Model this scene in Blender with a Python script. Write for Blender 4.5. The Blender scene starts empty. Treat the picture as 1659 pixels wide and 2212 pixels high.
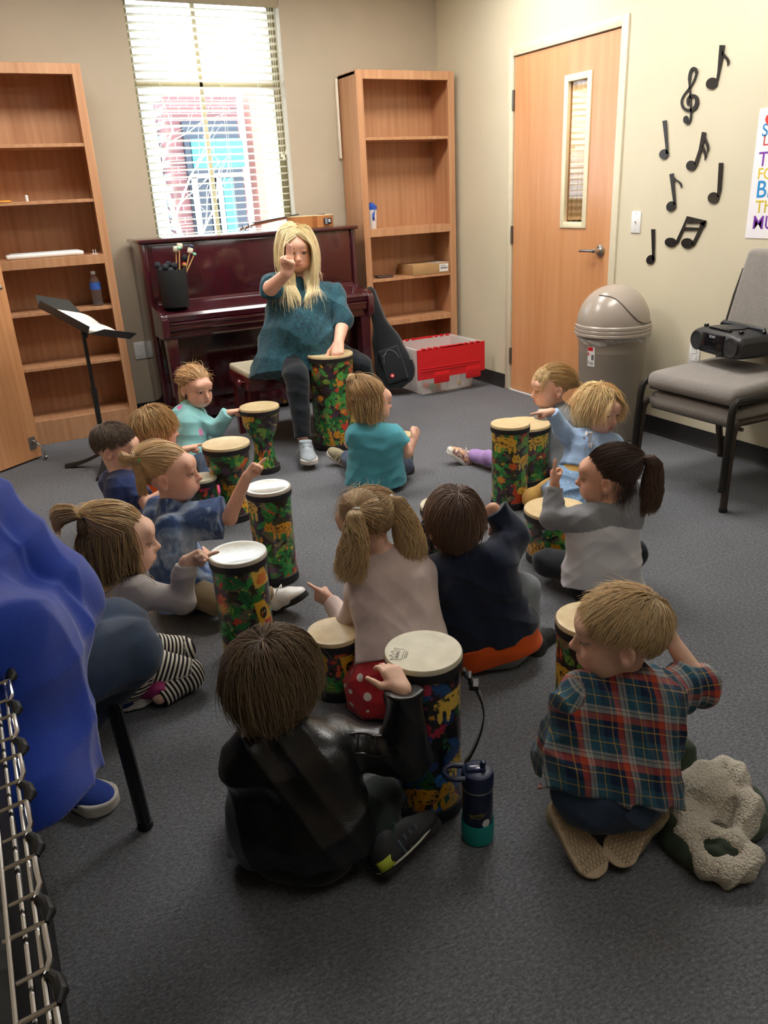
import bpy, bmesh, math, random
import numpy as np
from mathutils import Vector, Matrix
SC = bpy.context.scene
COL = SC.collection
PI = math.pi
# ------------------------------------------------------------------ camera model (solved from the room's own verticals and edges)
FPX, PITCH, ROLL, YAW, CAMH = 1710.28, .383, -.0513, .463, 1.3806
_cy, _sy, _cp, _sp = math.cos(YAW), math.sin(YAW), math.cos(PITCH), math.sin(PITCH)
FW = np.array([_sy, _cy, 0.]); RT = np.array([_cy, -_sy, 0.]); UPV = np.array([0, 0, 1.])
CF = FW*_cp-UPV*_sp; _U = UPV*_cp+FW*_sp
CR = RT*math.cos(ROLL)+_U*math.sin(ROLL); CU = _U*math.cos(ROLL)-RT*math.sin(ROLL)
CC = np.array([0, 0, CAMH])
def _ray(x, y): return CF+CR*(x-829.5)/FPX-CU*(y-1106)/FPX
def onz(x, y, z=0.): r = _ray(x, y); return CC+r*((z-CAMH)/r[2])      # where a sight line meets a height
def ony(x, y, Y): r = _ray(x, y); return CC+r*(Y/r[1])                # ... a plane parallel to the back wall
def onx(x, y, X): r = _ray(x, y); return CC+r*(X/r[0])                # ... a plane parallel to the right wall
def ond(x, y, d): r = _ray(x, y); return CC+r*(d/(r@FW))              # ... a distance from the viewpoint
V3 = lambda *a: np.array(a, float)
def nrm(v): v = np.asarray(v, float); return v/(np.linalg.norm(v)+1e-12)
# ------------------------------------------------------------------ objects and tags
def tag(o, label=None, cat=None, group=None, kind=None):
    if label: o['label'] = label
    if cat: o['category'] = cat
    if group: o['group'] = group
    if kind: o['kind'] = kind
    return o
def empty(name, loc=(0, 0, 0), rotz=0., label=None, cat=None, group=None):
    o = bpy.data.objects.new(name, None); COL.objects.link(o)
    o.location = loc; o.rotation_euler = (0, 0, rotz); o.empty_display_size = .05
    return tag(o, label, cat, group)
def link(name, me, m, parent=None):
    o = bpy.data.objects.new(name, me); COL.objects.link(o)
    for q in (m if isinstance(m, (list, tuple)) else [m]):
        if q is not None: me.materials.append(q)
    if parent is not None: o.parent = parent
    return o
def copy_tree(o, parent=None):
    c = o.copy(); COL.objects.link(c)
    if parent is not None: c.parent = parent
    for ch in list(o.children): copy_tree(ch, c)
    return c
def to_local(parent, *obs):
    """meshes built in world coordinates: keep them in place under a parent empty"""
    bpy.context.view_layer.update()
    for o in obs: o.matrix_parent_inverse = parent.matrix_world.inverted()
# ------------------------------------------------------------------ mesh collector
class MB:
    def __init__(s): s.b = bmesh.new(); s.mi = 0
    def _fin(s, fs):
        for f in fs: f.material_index = s.mi
    def box(s, c, d, rot=None, bev=0., seg=2):
        M = Matrix.Translation(Vector(c)) @ (rot.to_4x4() if rot is not None else Matrix.Identity(4)) @ Matrix.Diagonal((*d, 1))
        r = bmesh.ops.create_cube(s.b, size=1., matrix=M); vs = r['verts']
        fs = set(f for v in vs for f in v.link_faces); s._fin(fs)
        if bev > 0:
            es = list(set(e for v in vs for e in v.link_edges))
            rr = bmesh.ops.bevel(s.b, geom=es, offset=bev, segments=seg, profile=.5, affect='EDGES')
            s._fin(rr['faces'])
        return s
    def bb(s, lo, hi, bev=0., seg=2):
        lo, hi = np.minimum(lo, hi), np.maximum(lo, hi)
        return s.box((lo+hi)/2, hi-lo, None, bev, seg)
    def hexa(s, P):
        """8 points: bottom ring of four then top ring of four"""
        v = [s.b.verts.new(p) for p in P]
        fs = [s.b.faces.new([v[i] for i in q]) for q in ((3, 2, 1, 0), (4, 5, 6, 7), (0, 1, 5, 4), (1, 2, 6, 5), (2, 3, 7, 6), (3, 0, 4, 7))]
        s._fin(fs); return s
    def tube(s, pts, r, n=10, closed=False, caps=True):
        pts = [Vector(p) for p in pts]; m = len(pts)
        rs = list(r) if hasattr(r, '__len__') else [r]*m
        rings = []; prev = None
        for i, p in enumerate(pts):
            if closed: t = pts[(i+1) % m]-pts[i-1]
            else: t = pts[min(i+1, m-1)]-pts[max(i-1, 0)]
            t.normalize()
            if prev is None:
                a = Vector((0, 0, 1)) if abs(t.z) < .9 else Vector((1, 0, 0))
                u = t.cross(a).normalized()
            else:
                u = (prev-t*prev.dot(t)).normalized()
            prev = u; w = t.cross(u)
            rings.append([s.b.verts.new(p+(u*math.cos(2*PI*k/n)+w*math.sin(2*PI*k/n))*rs[i]) for k in range(n)])
        fs = []
        for i in range(m if closed else m-1):
            A, B = rings[i], rings[(i+1) % m]
            for k in range(n): fs.append(s.b.faces.new((A[k], A[(k+1) % n], B[(k+1) % n], B[k])))
        if caps and not closed:
            fs.append(s.b.faces.new(rings[0][::-1])); fs.append(s.b.faces.new(rings[-1]))
        s._fin(fs); return s
    def lathe(s, prof, c=(0, 0, 0), n=48, M=None, caps=True, sx=1., sy=1.):
        c = Vector(c); rings = []
        for r, z in prof:
            if r < 1e-6: rings.append([s.b.verts.new(Vector((0, 0, z)))])
            else: rings.append([s.b.verts.new(Vector((sx*r*math.cos(2*PI*k/n), sy*r*math.sin(2*PI*k/n), z))) for k in range(n)])
        fs = []
        for A, B in zip(rings[:-1], rings[1:]):
            for k in range(n):
                q = [A[k % len(A)], A[(k+1) % len(A)], B[(k+1) % len(B)], B[k % len(B)]]
                q = list(dict.fromkeys(q))
                if len(q) > 2: fs.append(s.b.faces.new(q))
        if caps:
            if len(rings[0]) > 1: fs.append(s.b.faces.new(rings[0][::-1]))
            if len(rings[-1]) > 1: fs.append(s.b.faces.new(rings[-1]))
        s._fin(fs)
        T = Matrix.Translation(c) @ (M.to_4x4() if M is not None else Matrix.Identity(4))
        for R in rings:
            for v in R: v.co = T @ v.co
        return s
    def prism(s, poly, O, U, W, N, th, bev=0.):
        """outline poly [(u,w)] in the plane O,U,W, thickness th along N"""
        O, U, W, N = map(Vector, (O, U, W, N))
        a = [s.b.verts.new(O+U*p[0]+W*p[1]) for p in poly]; b = [s.b.verts.new(O+U*p[0]+W*p[1]+N*th) for p in poly]
        n = len(poly); fs = [s.b.faces.new(a[::-1]), s.b.faces.new(b)]
        for i in range(n): fs.append(s.b.faces.new((a[i], a[(i+1) % n], b[(i+1) % n], b[i])))
        s._fin(fs); return s
    def grid(s, P):
        """P[i][j] points -> quads"""
        v = [[s.b.verts.new(p) for p in row] for row in P]; fs = []
        for i in range(len(v)-1):
            for j in range(len(v[0])-1): fs.append(s.b.faces.new((v[i][j], v[i+1][j], v[i+1][j+1], v[i][j+1])))
        s._fin(fs); return s
    def build(s, name, m, parent=None, smooth=True, solid=0., ang=35):
        bmesh.ops.recalc_face_normals(s.b, faces=s.b.faces[:])
        me = bpy.data.meshes.new(name); s.b.to_mesh(me); s.b.free()
        if smooth:
            me.polygons.foreach_set('use_smooth', [True]*len(me.polygons))
            if ang: me.set_sharp_from_angle(angle=math.radians(ang))
        o = link(name, me, m, parent)
        if solid:
            md = o.modifiers.new('s', 'SOLIDIFY'); md.thickness = solid; md.offset = 0
        return o
def np_mesh(name, V, Q, m, parent=None, col=None, uv=None, smooth=True):
    """fast mesh from numpy arrays; Q (n,4) or (n,3); col (nv,3) linear colours; uv (nv,3) vector attribute"""
    V = np.ascontiguousarray(V, np.float32); Q = np.ascontiguousarray(Q, np.int32)
    me = bpy.data.meshes.new(name); k = Q.shape[1]
    me.vertices.add(len(V)); me.vertices.foreach_set('co', V.ravel())
    me.loops.add(Q.size); me.loops.foreach_set('vertex_index', Q.ravel())
    me.polygons.add(len(Q)); me.polygons.foreach_set('loop_start', np.arange(0, Q.size, k, dtype=np.int32))
    if smooth: me.polygons.foreach_set('use_smooth', np.ones(len(Q), bool))
    me.update(calc_edges=True)
    if col is not None:
        a = me.color_attributes.new('col', 'FLOAT_COLOR', 'POINT')
        c = np.ones((len(V), 4), np.float32); c[:, :3] = col; a.data.foreach_set('color', c.ravel())
    if uv is not None:
        a = me.attributes.new('uvp', 'FLOAT_VECTOR', 'POINT'); a.data.foreach_set('vector', np.ascontiguousarray(uv, np.float32).ravel())
    return link(name, me, m, parent)
# ------------------------------------------------------------------ materials
def lin(c):
    if isinstance(c, str): c = tuple(int(c[i:i+2], 16)/255 for i in (0, 2, 4))
    return tuple(x/12.92 if x <= .04045 else ((x+.055)/1.055)**2.4 for x in c)
class NT:
    def __init__(s, name):
        s.m = bpy.data.materials.new(name); s.m.use_nodes = True
        s.t = s.m.node_tree; s.p = s.t.nodes['Principled BSDF']; s.out = s.t.nodes['Material Output']
    def n(s, typ, **k):
        q = s.t.nodes.new(typ)
        for a, v in k.items(): setattr(q, a, v)
        return q
    def l(s, a, b): s.t.links.new(a, b)
    def coord(s, w='Object', scale=(1, 1, 1), rot=(0, 0, 0), attr=None):
        mp = s.n('ShaderNodeMapping'); mp.inputs['Scale'].default_value = scale; mp.inputs['Rotation'].default_value = rot
        if attr:
            a = s.n('ShaderNodeAttribute', attribute_name=attr); s.l(a.outputs['Vector'], mp.inputs[0])
        else: s.l(s.n('ShaderNodeTexCoord').outputs[w], mp.inputs[0])
        return mp.outputs[0]
    def noise(s, v, sc, det=3., rough=.55, dist=0.):
        q = s.n('ShaderNodeTexNoise'); q.inputs['Scale'].default_value = sc; q.inputs['Detail'].default_value = det
        q.inputs['Roughness'].default_value = rough; q.inputs['Distortion'].default_value = dist
        if v is not None: s.l(v, q.inputs['Vector'])
        return q.outputs['Fac']
    def ramp(s, f, stops, interp='LINEAR'):
        q = s.n('ShaderNodeValToRGB'); e = q.color_ramp.elements; q.color_ramp.interpolation = interp
        while len(e) < len(stops): e.new(.5)
        for i, (p, c) in enumerate(stops):
            e[i].position = p; e[i].color = (*c[:3], 1) if hasattr(c, '__len__') else (c, c, c, 1)
        s.l(f, q.inputs[0]); return q.outputs[0]
    def math(s, op, a, b=None):
        q = s.n('ShaderNodeMath', operation=op)
        for i, x in enumerate((a, b)):
            if x is None: continue
            if isinstance(x, (int, float)): q.inputs[i].default_value = x
            else: s.l(x, q.inputs[i])
        return q.outputs[0]
    def mix(s, f, a, b, mode='MIX'):
        q = s.n('ShaderNodeMix', data_type='RGBA', blend_type=mode)
        for sock, x in ((q.inputs[0], f), (q.inputs[6], a), (q.inputs[7], b)):
            if isinstance(x, (int, float)): sock.default_value = x
            elif hasattr(x, '__len__'): sock.default_value = (*x[:3], 1)
            else: s.l(x, sock)
        return q.outputs[2]
    def sep(s, v):
        q = s.n('ShaderNodeSeparateXYZ'); s.l(v, q.inputs[0]); return q.outputs
    def bump(s, h, st=.3, dist=.005):
        q = s.n('ShaderNodeBump'); q.inputs['Strength'].default_value = st; q.inputs['Distance'].default_value = dist
        s.l(h, q.inputs['Height']); s.l(q.outputs[0], s.p.inputs['Normal'])
    def set(s, col=None, rough=None, **k):
        if col is not None:
            if hasattr(col, '__len__'): s.p.inputs['Base Color'].default_value = (*col[:3], 1)
            else: s.l(col, s.p.inputs['Base Color'])
        if rough is not None:
            if isinstance(rough, (int, float)): s.p.inputs['Roughness'].default_value = rough
            else: s.l(rough, s.p.inputs['Roughness'])
        for a, v in k.items(): s.p.inputs[a.replace('_', ' ')].default_value = v
        return s.m
_MC = {}
def M(name, col, rough=.5, var=.08, sc=20., bump=0., bsc=60., **k):
    """plain surface with a little tonal noise and optional bump"""
    key = (name, str(col))
    if key in _MC: return _MC[key]
    t = NT(name); c = lin(col) if isinstance(col, str) else col
    co = t.coord(); f = t.noise(co, sc, 4)
    lo = tuple(x*(1-var) for x in c); hi = tuple(min(1, x*(1+var)) for x in c)
    t.set(t.ramp(f, [(.3, lo), (.7, hi)]), rough, **k)
    if bump: t.bump(t.noise(co, bsc, 4), bump, .004)
    _MC[key] = t.m; return t.m
def Mvc(name, rough=.6, bump=0., bsc=200., sheen=0., **k):
    """colour from the painted vertex attribute"""
    key = (name,)
    if key in _MC: return _MC[key]
    t = NT(name); a = t.n('ShaderNodeAttribute', attribute_name='col')
    f = t.noise(t.coord(), 90, 3)
    t.set(t.mix(.5, a.outputs['Color'], t.mix(1., a.outputs['Color'], t.ramp(f, [(.25, .8), (.75, 1.2)]), 'MULTIPLY')), rough, **k)
    if sheen: t.p.inputs['Sheen Weight'].default_value = sheen
    if bump: t.bump(t.noise(t.coord(), bsc, 3), bump, .003)
    _MC[key] = t.m; return t.m
def fabric(name, col, rough=.9, weave=900., st=.25, var=.12, sheen=.2, spec=.2, fleck=0.):
    t = NT(name); c = lin(col); co = t.coord()
    n1 = t.noise(co, 14, 4); n2 = t.noise(co, weave, 2)
    b = t.ramp(n1, [(.3, tuple(x*(1-var) for x in c)), (.7, tuple(min(1, x*(1+var)) for x in c))])
    if fleck: b = t.mix(fleck, b, t.ramp(n2, [(.35, tuple(x*.35 for x in c)), (.65, tuple(min(1, x*1.7) for x in c))]))
    t.set(b, rough, Sheen_Weight=sheen, Specular_IOR_Level=spec); t.bump(t.math('ADD', n2, t.math('MULTIPLY', n1, 1.5)), st, .002)
    return t.m
def wood(name, c0, c1, rough=.35, sc=(14, 14, .9), det=5, coat=.0, fig=6., wv=.07):
    t = NT(name); co = t.coord(scale=sc)
    n = t.noise(co, 1.2, det, .6, .8); w = t.n('ShaderNodeTexWave', wave_type='BANDS', bands_direction='X')
    w.inputs['Scale'].default_value = fig*.12; w.inputs['Distortion'].default_value = 5.; w.inputs['Detail'].default_value = 2.; t.l(co, w.inputs['Vector'])
    fine = t.noise(t.coord(scale=(160, 160, 5)), 1., 2)
    f = t.math('ADD', t.math('MULTIPLY', n, .6), t.math('ADD', t.math('MULTIPLY', w.outputs['Fac'], wv), t.math('MULTIPLY', fine, .16)))
    t.set(t.ramp(f, [(.22, lin(c0)), (.62, lin(c1))]), rough, Coat_Weight=coat, Coat_Roughness=.08)
    t.bump(fine, .05, .001); return t.m
# ================================================================== ROOM
XR, YB, XL, YF, ZC = 3.42, 5.61, -.56, -2.6, 2.76
I3 = Matrix.Identity(3)
def rot(ax, a): return Matrix.Rotation(a, 3, ax)
def attach(e, *obs):
    inv = Matrix.Translation(-Vector(e.location))
    if e.rotation_euler.z: inv = (Matrix.Translation(e.location) @ Matrix.Rotation(e.rotation_euler.z, 4, 'Z')).inverted()
    for o in obs: o.parent = e; o.matrix_parent_inverse = inv
    return e
def wallmat(name, c, var=.03):
    t = NT(name); co = t.coord(); f = t.noise(co, 3, 3)
    c = lin(c); t.set(t.ramp(f, [(.3, tuple(x*(1-var) for x in c)), (.7, tuple(x*(1+var) for x in c))]), .62, Specular_IOR_Level=.35)
    t.bump(t.noise(co, 160, 3), .12, .003); return t.m
MW_BACK = wallmat('taupe_paint', 'b8ab96'); MW_RIGHT = wallmat('cream_paint', 'd6cdb3'); MCEIL = wallmat('ceiling_tile', 'e6e3da')
MTRIM = M('cream_enamel', 'dcd4ba', .4, .03); MBASE = M('black_rubber', '1d1e20', .45, .1); MWHITE = M('white_plastic', 'eeeeec', .35, .02)
MBLACK = M('black_paint', '17181a', .5, .15); MSTEEL = M('brushed_steel', 'b9b9b6', .28, .05, Metallic=1.); MDARKST = M('dull_steel', '8b8781', .4, .08, Metallic=.9)
MCHROME = M('chrome', 'd8d8d8', .12, .02, Metallic=1.)
# carpet: dark grey loop with flecks, one faint seam across the room
t = NT('grey_loop_carpet'); co = t.coord()
n1 = t.noise(co, 2.2, 4); n2 = t.noise(co, 150, 3, .75); n3 = t.noise(t.coord(scale=(1, 2.2, 1), rot=(0, 0, .3)), 75, 4, .75)
b = t.mix(.6, t.ramp(n2, [(.3, .06), (.5, .15), (.7, .32)]), t.ramp(n3, [(.32, .07), (.5, .16), (.68, .30)]))
b = t.mix(.3, b, t.mix(1., b, t.ramp(n1, [(.3, .75), (.7, 1.25)]), 'MULTIPLY'))
s = t.sep(co); sm = t.math('LESS_THAN', t.math('ABSOLUTE', t.math('ADD', t.math('SUBTRACT', s[1], 1.888), t.math('MULTIPLY', t.math('SUBTRACT', n3, .5), .02))), .0035)
b = t.mix(t.math('MULTIPLY', sm, .55), b, (.2, .19, .17))
t.set(t.mix(1., b, (.93, .97, 1.06), 'MULTIPLY'), .95, Specular_IOR_Level=.15); t.bump(t.math('ADD', n2, t.math('MULTIPLY', n3, .6)), .8, .004)
MCARPET = t.m
fl = MB().bb((XL, YF, -.05), (XR, YB, 0)).build('floor', MCARPET, smooth=False); tag(fl, 'dark grey loop pile carpet with one faint seam', 'floor', kind='structure')
ce = MB().bb((XL-.1, YF-.1, ZC), (XR+.1, YB+.14, ZC+.08)).build('ceiling', MCEIL, smooth=False); tag(ce, 'pale ceiling above the class', 'ceiling', kind='structure')
# back wall with the window opening
WX0, WX1, WZ0, WZ1 = 1.228, 2.222, 1.03, 2.60
m = MB()
for lo, hi in (((XL-.1, YB, 0), (WX0, YB+.14, ZC)), ((WX1, YB, 0), (XR+.1, YB+.14, ZC)), ((WX0, YB, 0), (WX1, YB+.14, WZ0)), ((WX0, YB, WZ1), (WX1, YB+.14, ZC))): m.bb(lo, hi)
tag(m.build('wall_back', MW_BACK, smooth=False), 'taupe painted wall behind the piano and window', 'wall', kind='structure')
# right wall with the door opening
DY0, DY1, DZ = 3.71, 4.675, 2.14
m = MB()
for lo, hi in (((XR, YF, 0), (XR+.14, DY0, ZC)), ((XR, DY1, 0), (XR+.14, YB+.0, ZC)), ((XR, DY0, DZ), (XR+.14, DY1, ZC))): m.bb(lo, hi)
tag(m.build('wall_right', MW_RIGHT, smooth=False), 'cream wall with the oak door and music note cutouts', 'wall', kind='structure')
# left wall, with the doorway of the open door
LY0, LY1 = 3.50, 4.45
m = MB()
for lo, hi in (((XL-.1, YF, 0), (XL, LY0, ZC)), ((XL-.1, LY1, 0), (XL, YB, ZC)), ((XL-.1, LY0, 2.14), (XL, LY1, ZC))): m.bb(lo, hi)
tag(m.build('wall_left', MW_BACK, smooth=False), 'taupe wall behind the open door', 'wall', kind='structure')
tag(MB().bb((XL-.1, YF-.1, 0), (XR+.1, YF, ZC)).build('wall_front', MW_BACK, smooth=False), 'taupe wall at the near end of the room', 'wall', kind='structure')
# baseboards: coved black rubber
def base(name, a, b, n, lab):
    a, b, n = V3(*a, 0), V3(*b, 0), V3(*n, 0); m = MB()
    prof = [(0.001, .10), (.004, .10), (.005, .02), (.016, .004), (.018, 0), (.001, 0)]
    m.grid([[p+n*q[0]+UPV*q[1] for q in prof] for p in (a, b)])
    tag(m.build(name, MBASE), lab, 'baseboard', kind='structure')
base('baseboard_back', (XL, YB), (XR, YB), (0, -1), 'black rubber base strip along the taupe wall')
base('baseboard_right', (XR, YF), (XR, DY0-.055), (-1, 0), 'long black rubber base strip under the note cutouts')
base('baseboard_corner', (XR, DY1+.055), (XR, YB), (-1, 0), 'short black rubber base strip between door and corner')
base('baseboard_left', (XL, YF), (XL, LY0-.05), (1, 0), 'black rubber base strip along the near left wall')
# ------------------------------------------------------------------ window
w = empty('window_1', ((WX0+WX1)/2, YB+.1, WZ0)); tag(w, 'tall window with bronze mullion over the piano', 'window', kind='structure')
MBRZ = M('olive_aluminium', '8a8061', .45, .05); MFR = M('beige_aluminium', 'b9ac8c', .45, .05)
m = MB(); y0, y1 = YB+.09, YB+.135
for lo, hi in (((WX0, y0, WZ0), (WX0+.035, y1, WZ1)), ((WX1-.05, y0, WZ0), (WX1, y1, WZ1)), ((WX0, y0, WZ0), (WX1, y1, WZ0+.04)), ((WX0, y0, WZ1-.05), (WX1, y1, WZ1))): m.bb(lo, hi, .004)
f = m.build('window_frame', MBRZ)
mu = MB().bb((1.662, y0, WZ0+.03), (1.69, y1-.01, WZ1-.04), .004).build('mullion', MFR)
mr = MB().bb((WX0+.03, y0, 2.068), (WX1-.04, y1-.01, 2.106), .004).build('meeting_rail', MFR)
t = NT('clear_glass'); tr_ = t.n('ShaderNodeBsdfTransparent'); gl_ = t.n('ShaderNodeBsdfGlossy'); gl_.inputs['Roughness'].default_value = .02; mx_ = t.n('ShaderNodeMixShader'); mx_.inputs[0].default_value = .03
t.l(tr_.outputs[0], mx_.inputs[1]); t.l(gl_.outputs[0], mx_.inputs[2]); t.l(mx_.outputs[0], t.out.inputs[0]); MPANE = t.m
pn = MB().bb((WX0+.03, y0+.02, WZ0+.03), (WX1-.04, y0+.024, WZ1-.04)).build('pane', MPANE, smooth=False)
sl = MB().bb((WX0-.0, YB+.0, WZ0-.02), (WX1+.0, YB+.1, WZ0+.006), .004).build('window_sill', MTRIM)
attach(w, f, mu, mr, pn, sl)
# horizontal blind: slats, headrail, valance, cords with tassels
t = NT('ivory_slat'); t.set(lin('f2efe4'), .45)
tr = t.n('ShaderNodeBsdfTranslucent'); tr.inputs[0].default_value = (*lin('f5f0df'), 1); mx = t.n('ShaderNodeMixShader'); mx.inputs[0].default_value = .55
t.l(t.p.outputs[0], mx.inputs[1]); t.l(tr.outputs[0], mx.inputs[2]); t.l(mx.outputs[0], t.out.inputs[0]); MSLAT = t.m
bl = empty('window_blind', ((WX0+WX1)/2, YB+.04, WZ1-.05), label='ivory horizontal slat blind lowered in front of the tall window', cat='blind')
m = MB(); z = WZ1-.10; ns = 0
while z > WZ0+.03:
    a = rot('X', math.radians(-7)); rows = []
    for x in (WX0+.012, WX1-.02):
        row = []
        for k in range(7):
            u = (k/6-.5)*.05; p = a @ Vector((0, u, .0022*(1-(u/.025)**2)))
            row.append(Vector((x, YB+.034, z))+p)
        rows.append(row)
    m.grid(rows); z -= .0437
sl = m.build('slats', MSLAT, solid=.0026)
hr = MB().bb((WX0+.005, YB+.012, WZ1-.055), (WX1-.008, YB+.064, WZ1-.005), .003).build('headrail', MSLAT)
va = MB().bb((WX0+.003, YB-.004, WZ1-.075), (WX1-.005, YB+.008, WZ1+.0), .003).build('valance', M('taupe_valance', 'a59a80', .5, .04))
m = MB()
for x in (WX0+.17, (WX0+WX1)/2+.07, WX1-.17):
    for y in (YB+.010, YB+.058): m.tube([(x, y, WZ1-.06), (x, y, WZ0+.03)], .0012, 6)
lc = m.build('ladder_cord', MSLAT)
m = MB()
for x, zz in ((WX1-.035, 1.66), (WX1-.055, 1.63), (WX1-.07, 1.645)):
    m.tube([(x, YB+.002, WZ1-.06), (x+.004, YB-.002, zz+.03)], .0012, 6)
    m.lathe([(.002, .03), (.005, .024), (.009, .0), (.008, -.006), (0, -.008)], (x+.004, YB-.002, zz), 12)
tc = m.build('pull_cord', MSLAT)
attach(bl, sl, hr, va, lc, tc)
# ------------------------------------------------------------------ doors
MOAK = wood('oak_veneer', 'c98a58', 'e2a878', .38, (9, 9, .55), 6, .15, 9.)
d = empty('door_1', (XR, DY1-.01, 0)); tag(d, 'closed oak veneer door with a narrow curtained window', 'door', kind='structure')
S0, S1 = DY0+.008, DY1-.008; G0, G1, GZ0, GZ1 = 3.965, 4.14, 1.155, 1.935
m = MB()
for lo, hi in (((XR+.002, S0, .012), (XR+.045, G0, DZ-.006)), ((XR+.002, G1, .012), (XR+.045, S1, DZ-.006)), ((XR+.002, G0, .012), (XR+.045, G1, GZ0)), ((XR+.002, G0, GZ1), (XR+.045, G1, DZ-.006))): m.bb(lo, hi)
slab = m.build('door_slab', MOAK, smooth=False)
m = MB(); bw = .032
for lo, hi in (((XR-.006, G0-bw, GZ0-bw), (XR+.02, G0+.004, GZ1+bw)), ((XR-.006, G1-.004, GZ0-bw), (XR+.02, G1+bw, GZ1+bw)), ((XR-.006, G0, GZ0-bw), (XR+.02, G1, GZ0+.004)), ((XR-.006, G0, GZ1-.004), (XR+.02, G1, GZ1+bw))): m.bb(lo, hi, .003)
for zz in np.linspace(GZ0, GZ1, 5):
    for yy in (G0-bw/2, G1+bw/2): m.lathe([(.004, 0), (.003, .002), (0, .0025)], (XR-.006, yy, zz), 10, rot('Y', -PI/2))
lite = m.build('window_frame', M('cream_metal', 'f0e6c4', .35, .03))
gl = MB().bb((XR+.014, G0, GZ0), (XR+.017, G1, GZ1)).build('pane', MPANE, smooth=False)
t = NT('score_print_cloth'); co = t.coord(); s = t.sep(co)
ban = t.math('SINE', t.math('ADD', t.math('MULTIPLY', s[2], 2*PI/.0385), t.math('MULTIPLY', t.noise(co, 30, 2), 1.5)))
blot = t.noise(t.coord(scale=(1, 1, 3)), 95, 4, .8)
f2 = t.math('MULTIPLY', t.math('GREATER_THAN', t.math('ADD', ban, t.math('MULTIPLY', blot, 1.2)), .55), t.ramp(blot, [(.35, .3), (.6, 1.)]))
t.set(t.mix(f2, t.mix(t.noise(co, 12), lin('ecc590'), lin('f6dcb2')), lin('c29a64')), .85); t.bump(t.noise(t.coord(scale=(1, 1, .05)), 40), .4, .01)
cu = MB(); rows = []
for k in range(25):
    y = G0+.003+(G1-G0-.006)*k/24; x = XR+.026+.004*math.sin(k*1.1)
    rows.append([(x, y, GZ0+.012+.003*math.sin(k*.9)), (x, y, GZ1-.002)])
cu = cu.grid(rows).build('curtain', t.m, solid=.001)
m = MB()
for zz in (1.893, 1.072, .246):
    m.tube([(XR-.008, S1+.006, zz-.057), (XR-.008, S1+.006, zz+.057)], .0075, 10)
    m.bb((XR-.004, S1-.004, zz-.057), (XR+.003, S1+.022, zz+.057))
    for q in (-.02, .02): m.tube([(XR-.008, S1+.006, zz+q-.001), (XR-.008, S1+.006, zz+q+.001)], .0083, 10)
hi_ = m.build('hinge', MDARKST)
m = MB(); hy, hz = 3.795, 1.0
m.lathe([(.034, 0), (.033, .006), (.02, .010), (.014, .014), (.012, .05), (.0125, .055), (0, .058)], (XR, hy, hz), 28, rot('Y', -PI/2))
m.tube([(XR-.052, hy, hz), (XR-.055, hy+.03, hz+.001), (XR-.056, hy+.09, hz), (XR-.054, hy+.125, hz-.003)], [.0095, .009, .0085, .007], 12)
ha = m.build('door_handle', MSTEEL)
attach(d, slab, lite, gl, cu, hi_, ha)
fr = MB(); q = .052
for lo, hi in (((XR-.012, DY0-q, 0), (XR+.05, DY0, DZ+q)), ((XR-.012, DY1, 0), (XR+.05, DY1+q, DZ+q)), ((XR-.012, DY0, DZ), (XR+.05, DY1, DZ+q))): fr.bb(lo, hi, .004)
tag(fr.build('trim_1', MTRIM), 'cream painted steel frame around the oak door', 'door frame', kind='structure')
tag(MB().bb((XR-.01, DY0, 0), (XR+.06, DY1, .006)).build('gap_light_strip', MWHITE), 'white strip painted as the light gap under the oak door', 'painted light gap', kind='structure')  # white strip stands in for light leaking under the door
tag(MB().bb((XR+.14, DY0-.3, 0), (XR+.18, DY1+.3, 2.4)).build('wall_hallway', MW_RIGHT, smooth=False), 'corridor wall behind the oak door', 'wall', kind='structure')
# the open door at the left: slab swung in from the left wall, with a lever and a kick-down holder
fe = onz(92, 988); fe = V3(fe[0], fe[1], 0); hg = V3(XL+.02, LY1-.01, 0); dv = nrm(fe-hg); nv = V3(dv[1], -dv[0], 0)   # nv: towards the class
L = np.linalg.norm(fe-hg)
def dpt(u, n, z): return hg+dv*u+nv*n+UPV*z
d2 = empty('door_2', tuple(hg)); tag(d2, 'oak veneer door standing open in front of the tall bookcase', 'door', kind='structure')
R2 = Matrix((dv, nv, UPV)).transposed()
slab = MB().box(dpt(L/2, -.0225, 1.072), (L, .045, 2.12), R2).build('door_slab', MOAK, smooth=False)
m = MB(); c = dpt(L-.05, .001, .105)
m.box(c, (.05, .006, .075), R2, .002); m.box(c+nv*.014+dv*.008, (.02, .024, .03), R2, .004)
a0 = c+nv*.022+dv*.012; m.tube([a0, a0+nv*.03-UPV*.035+dv*.01, a0+nv*.035-UPV*.085+dv*.014], [.007, .006, .006], 10)
m.lathe([(.009, 0), (.011, .004), (.011, .016), (.008, .02)], a0+nv*.035-UPV*.1+dv*.014, 14)
hold = m.build('door_holder', MSTEEL)
m = MB(); hc = dpt(L-.07, .0, 1.0)
rz = Matrix((UPV, dv, nv)).transposed()
m.lathe([(.034, 0), (.033, .006), (.02, .010), (.014, .014), (.012, .05), (0, .056)], hc, 28, rz)
m.tube([hc+nv*.052, hc+nv*.055-dv*.04, hc+nv*.054-dv*.12], [.0095, .009, .007], 12)
ha = m.build('door_handle', MSTEEL)
attach(d2, slab, hold, ha)
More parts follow.
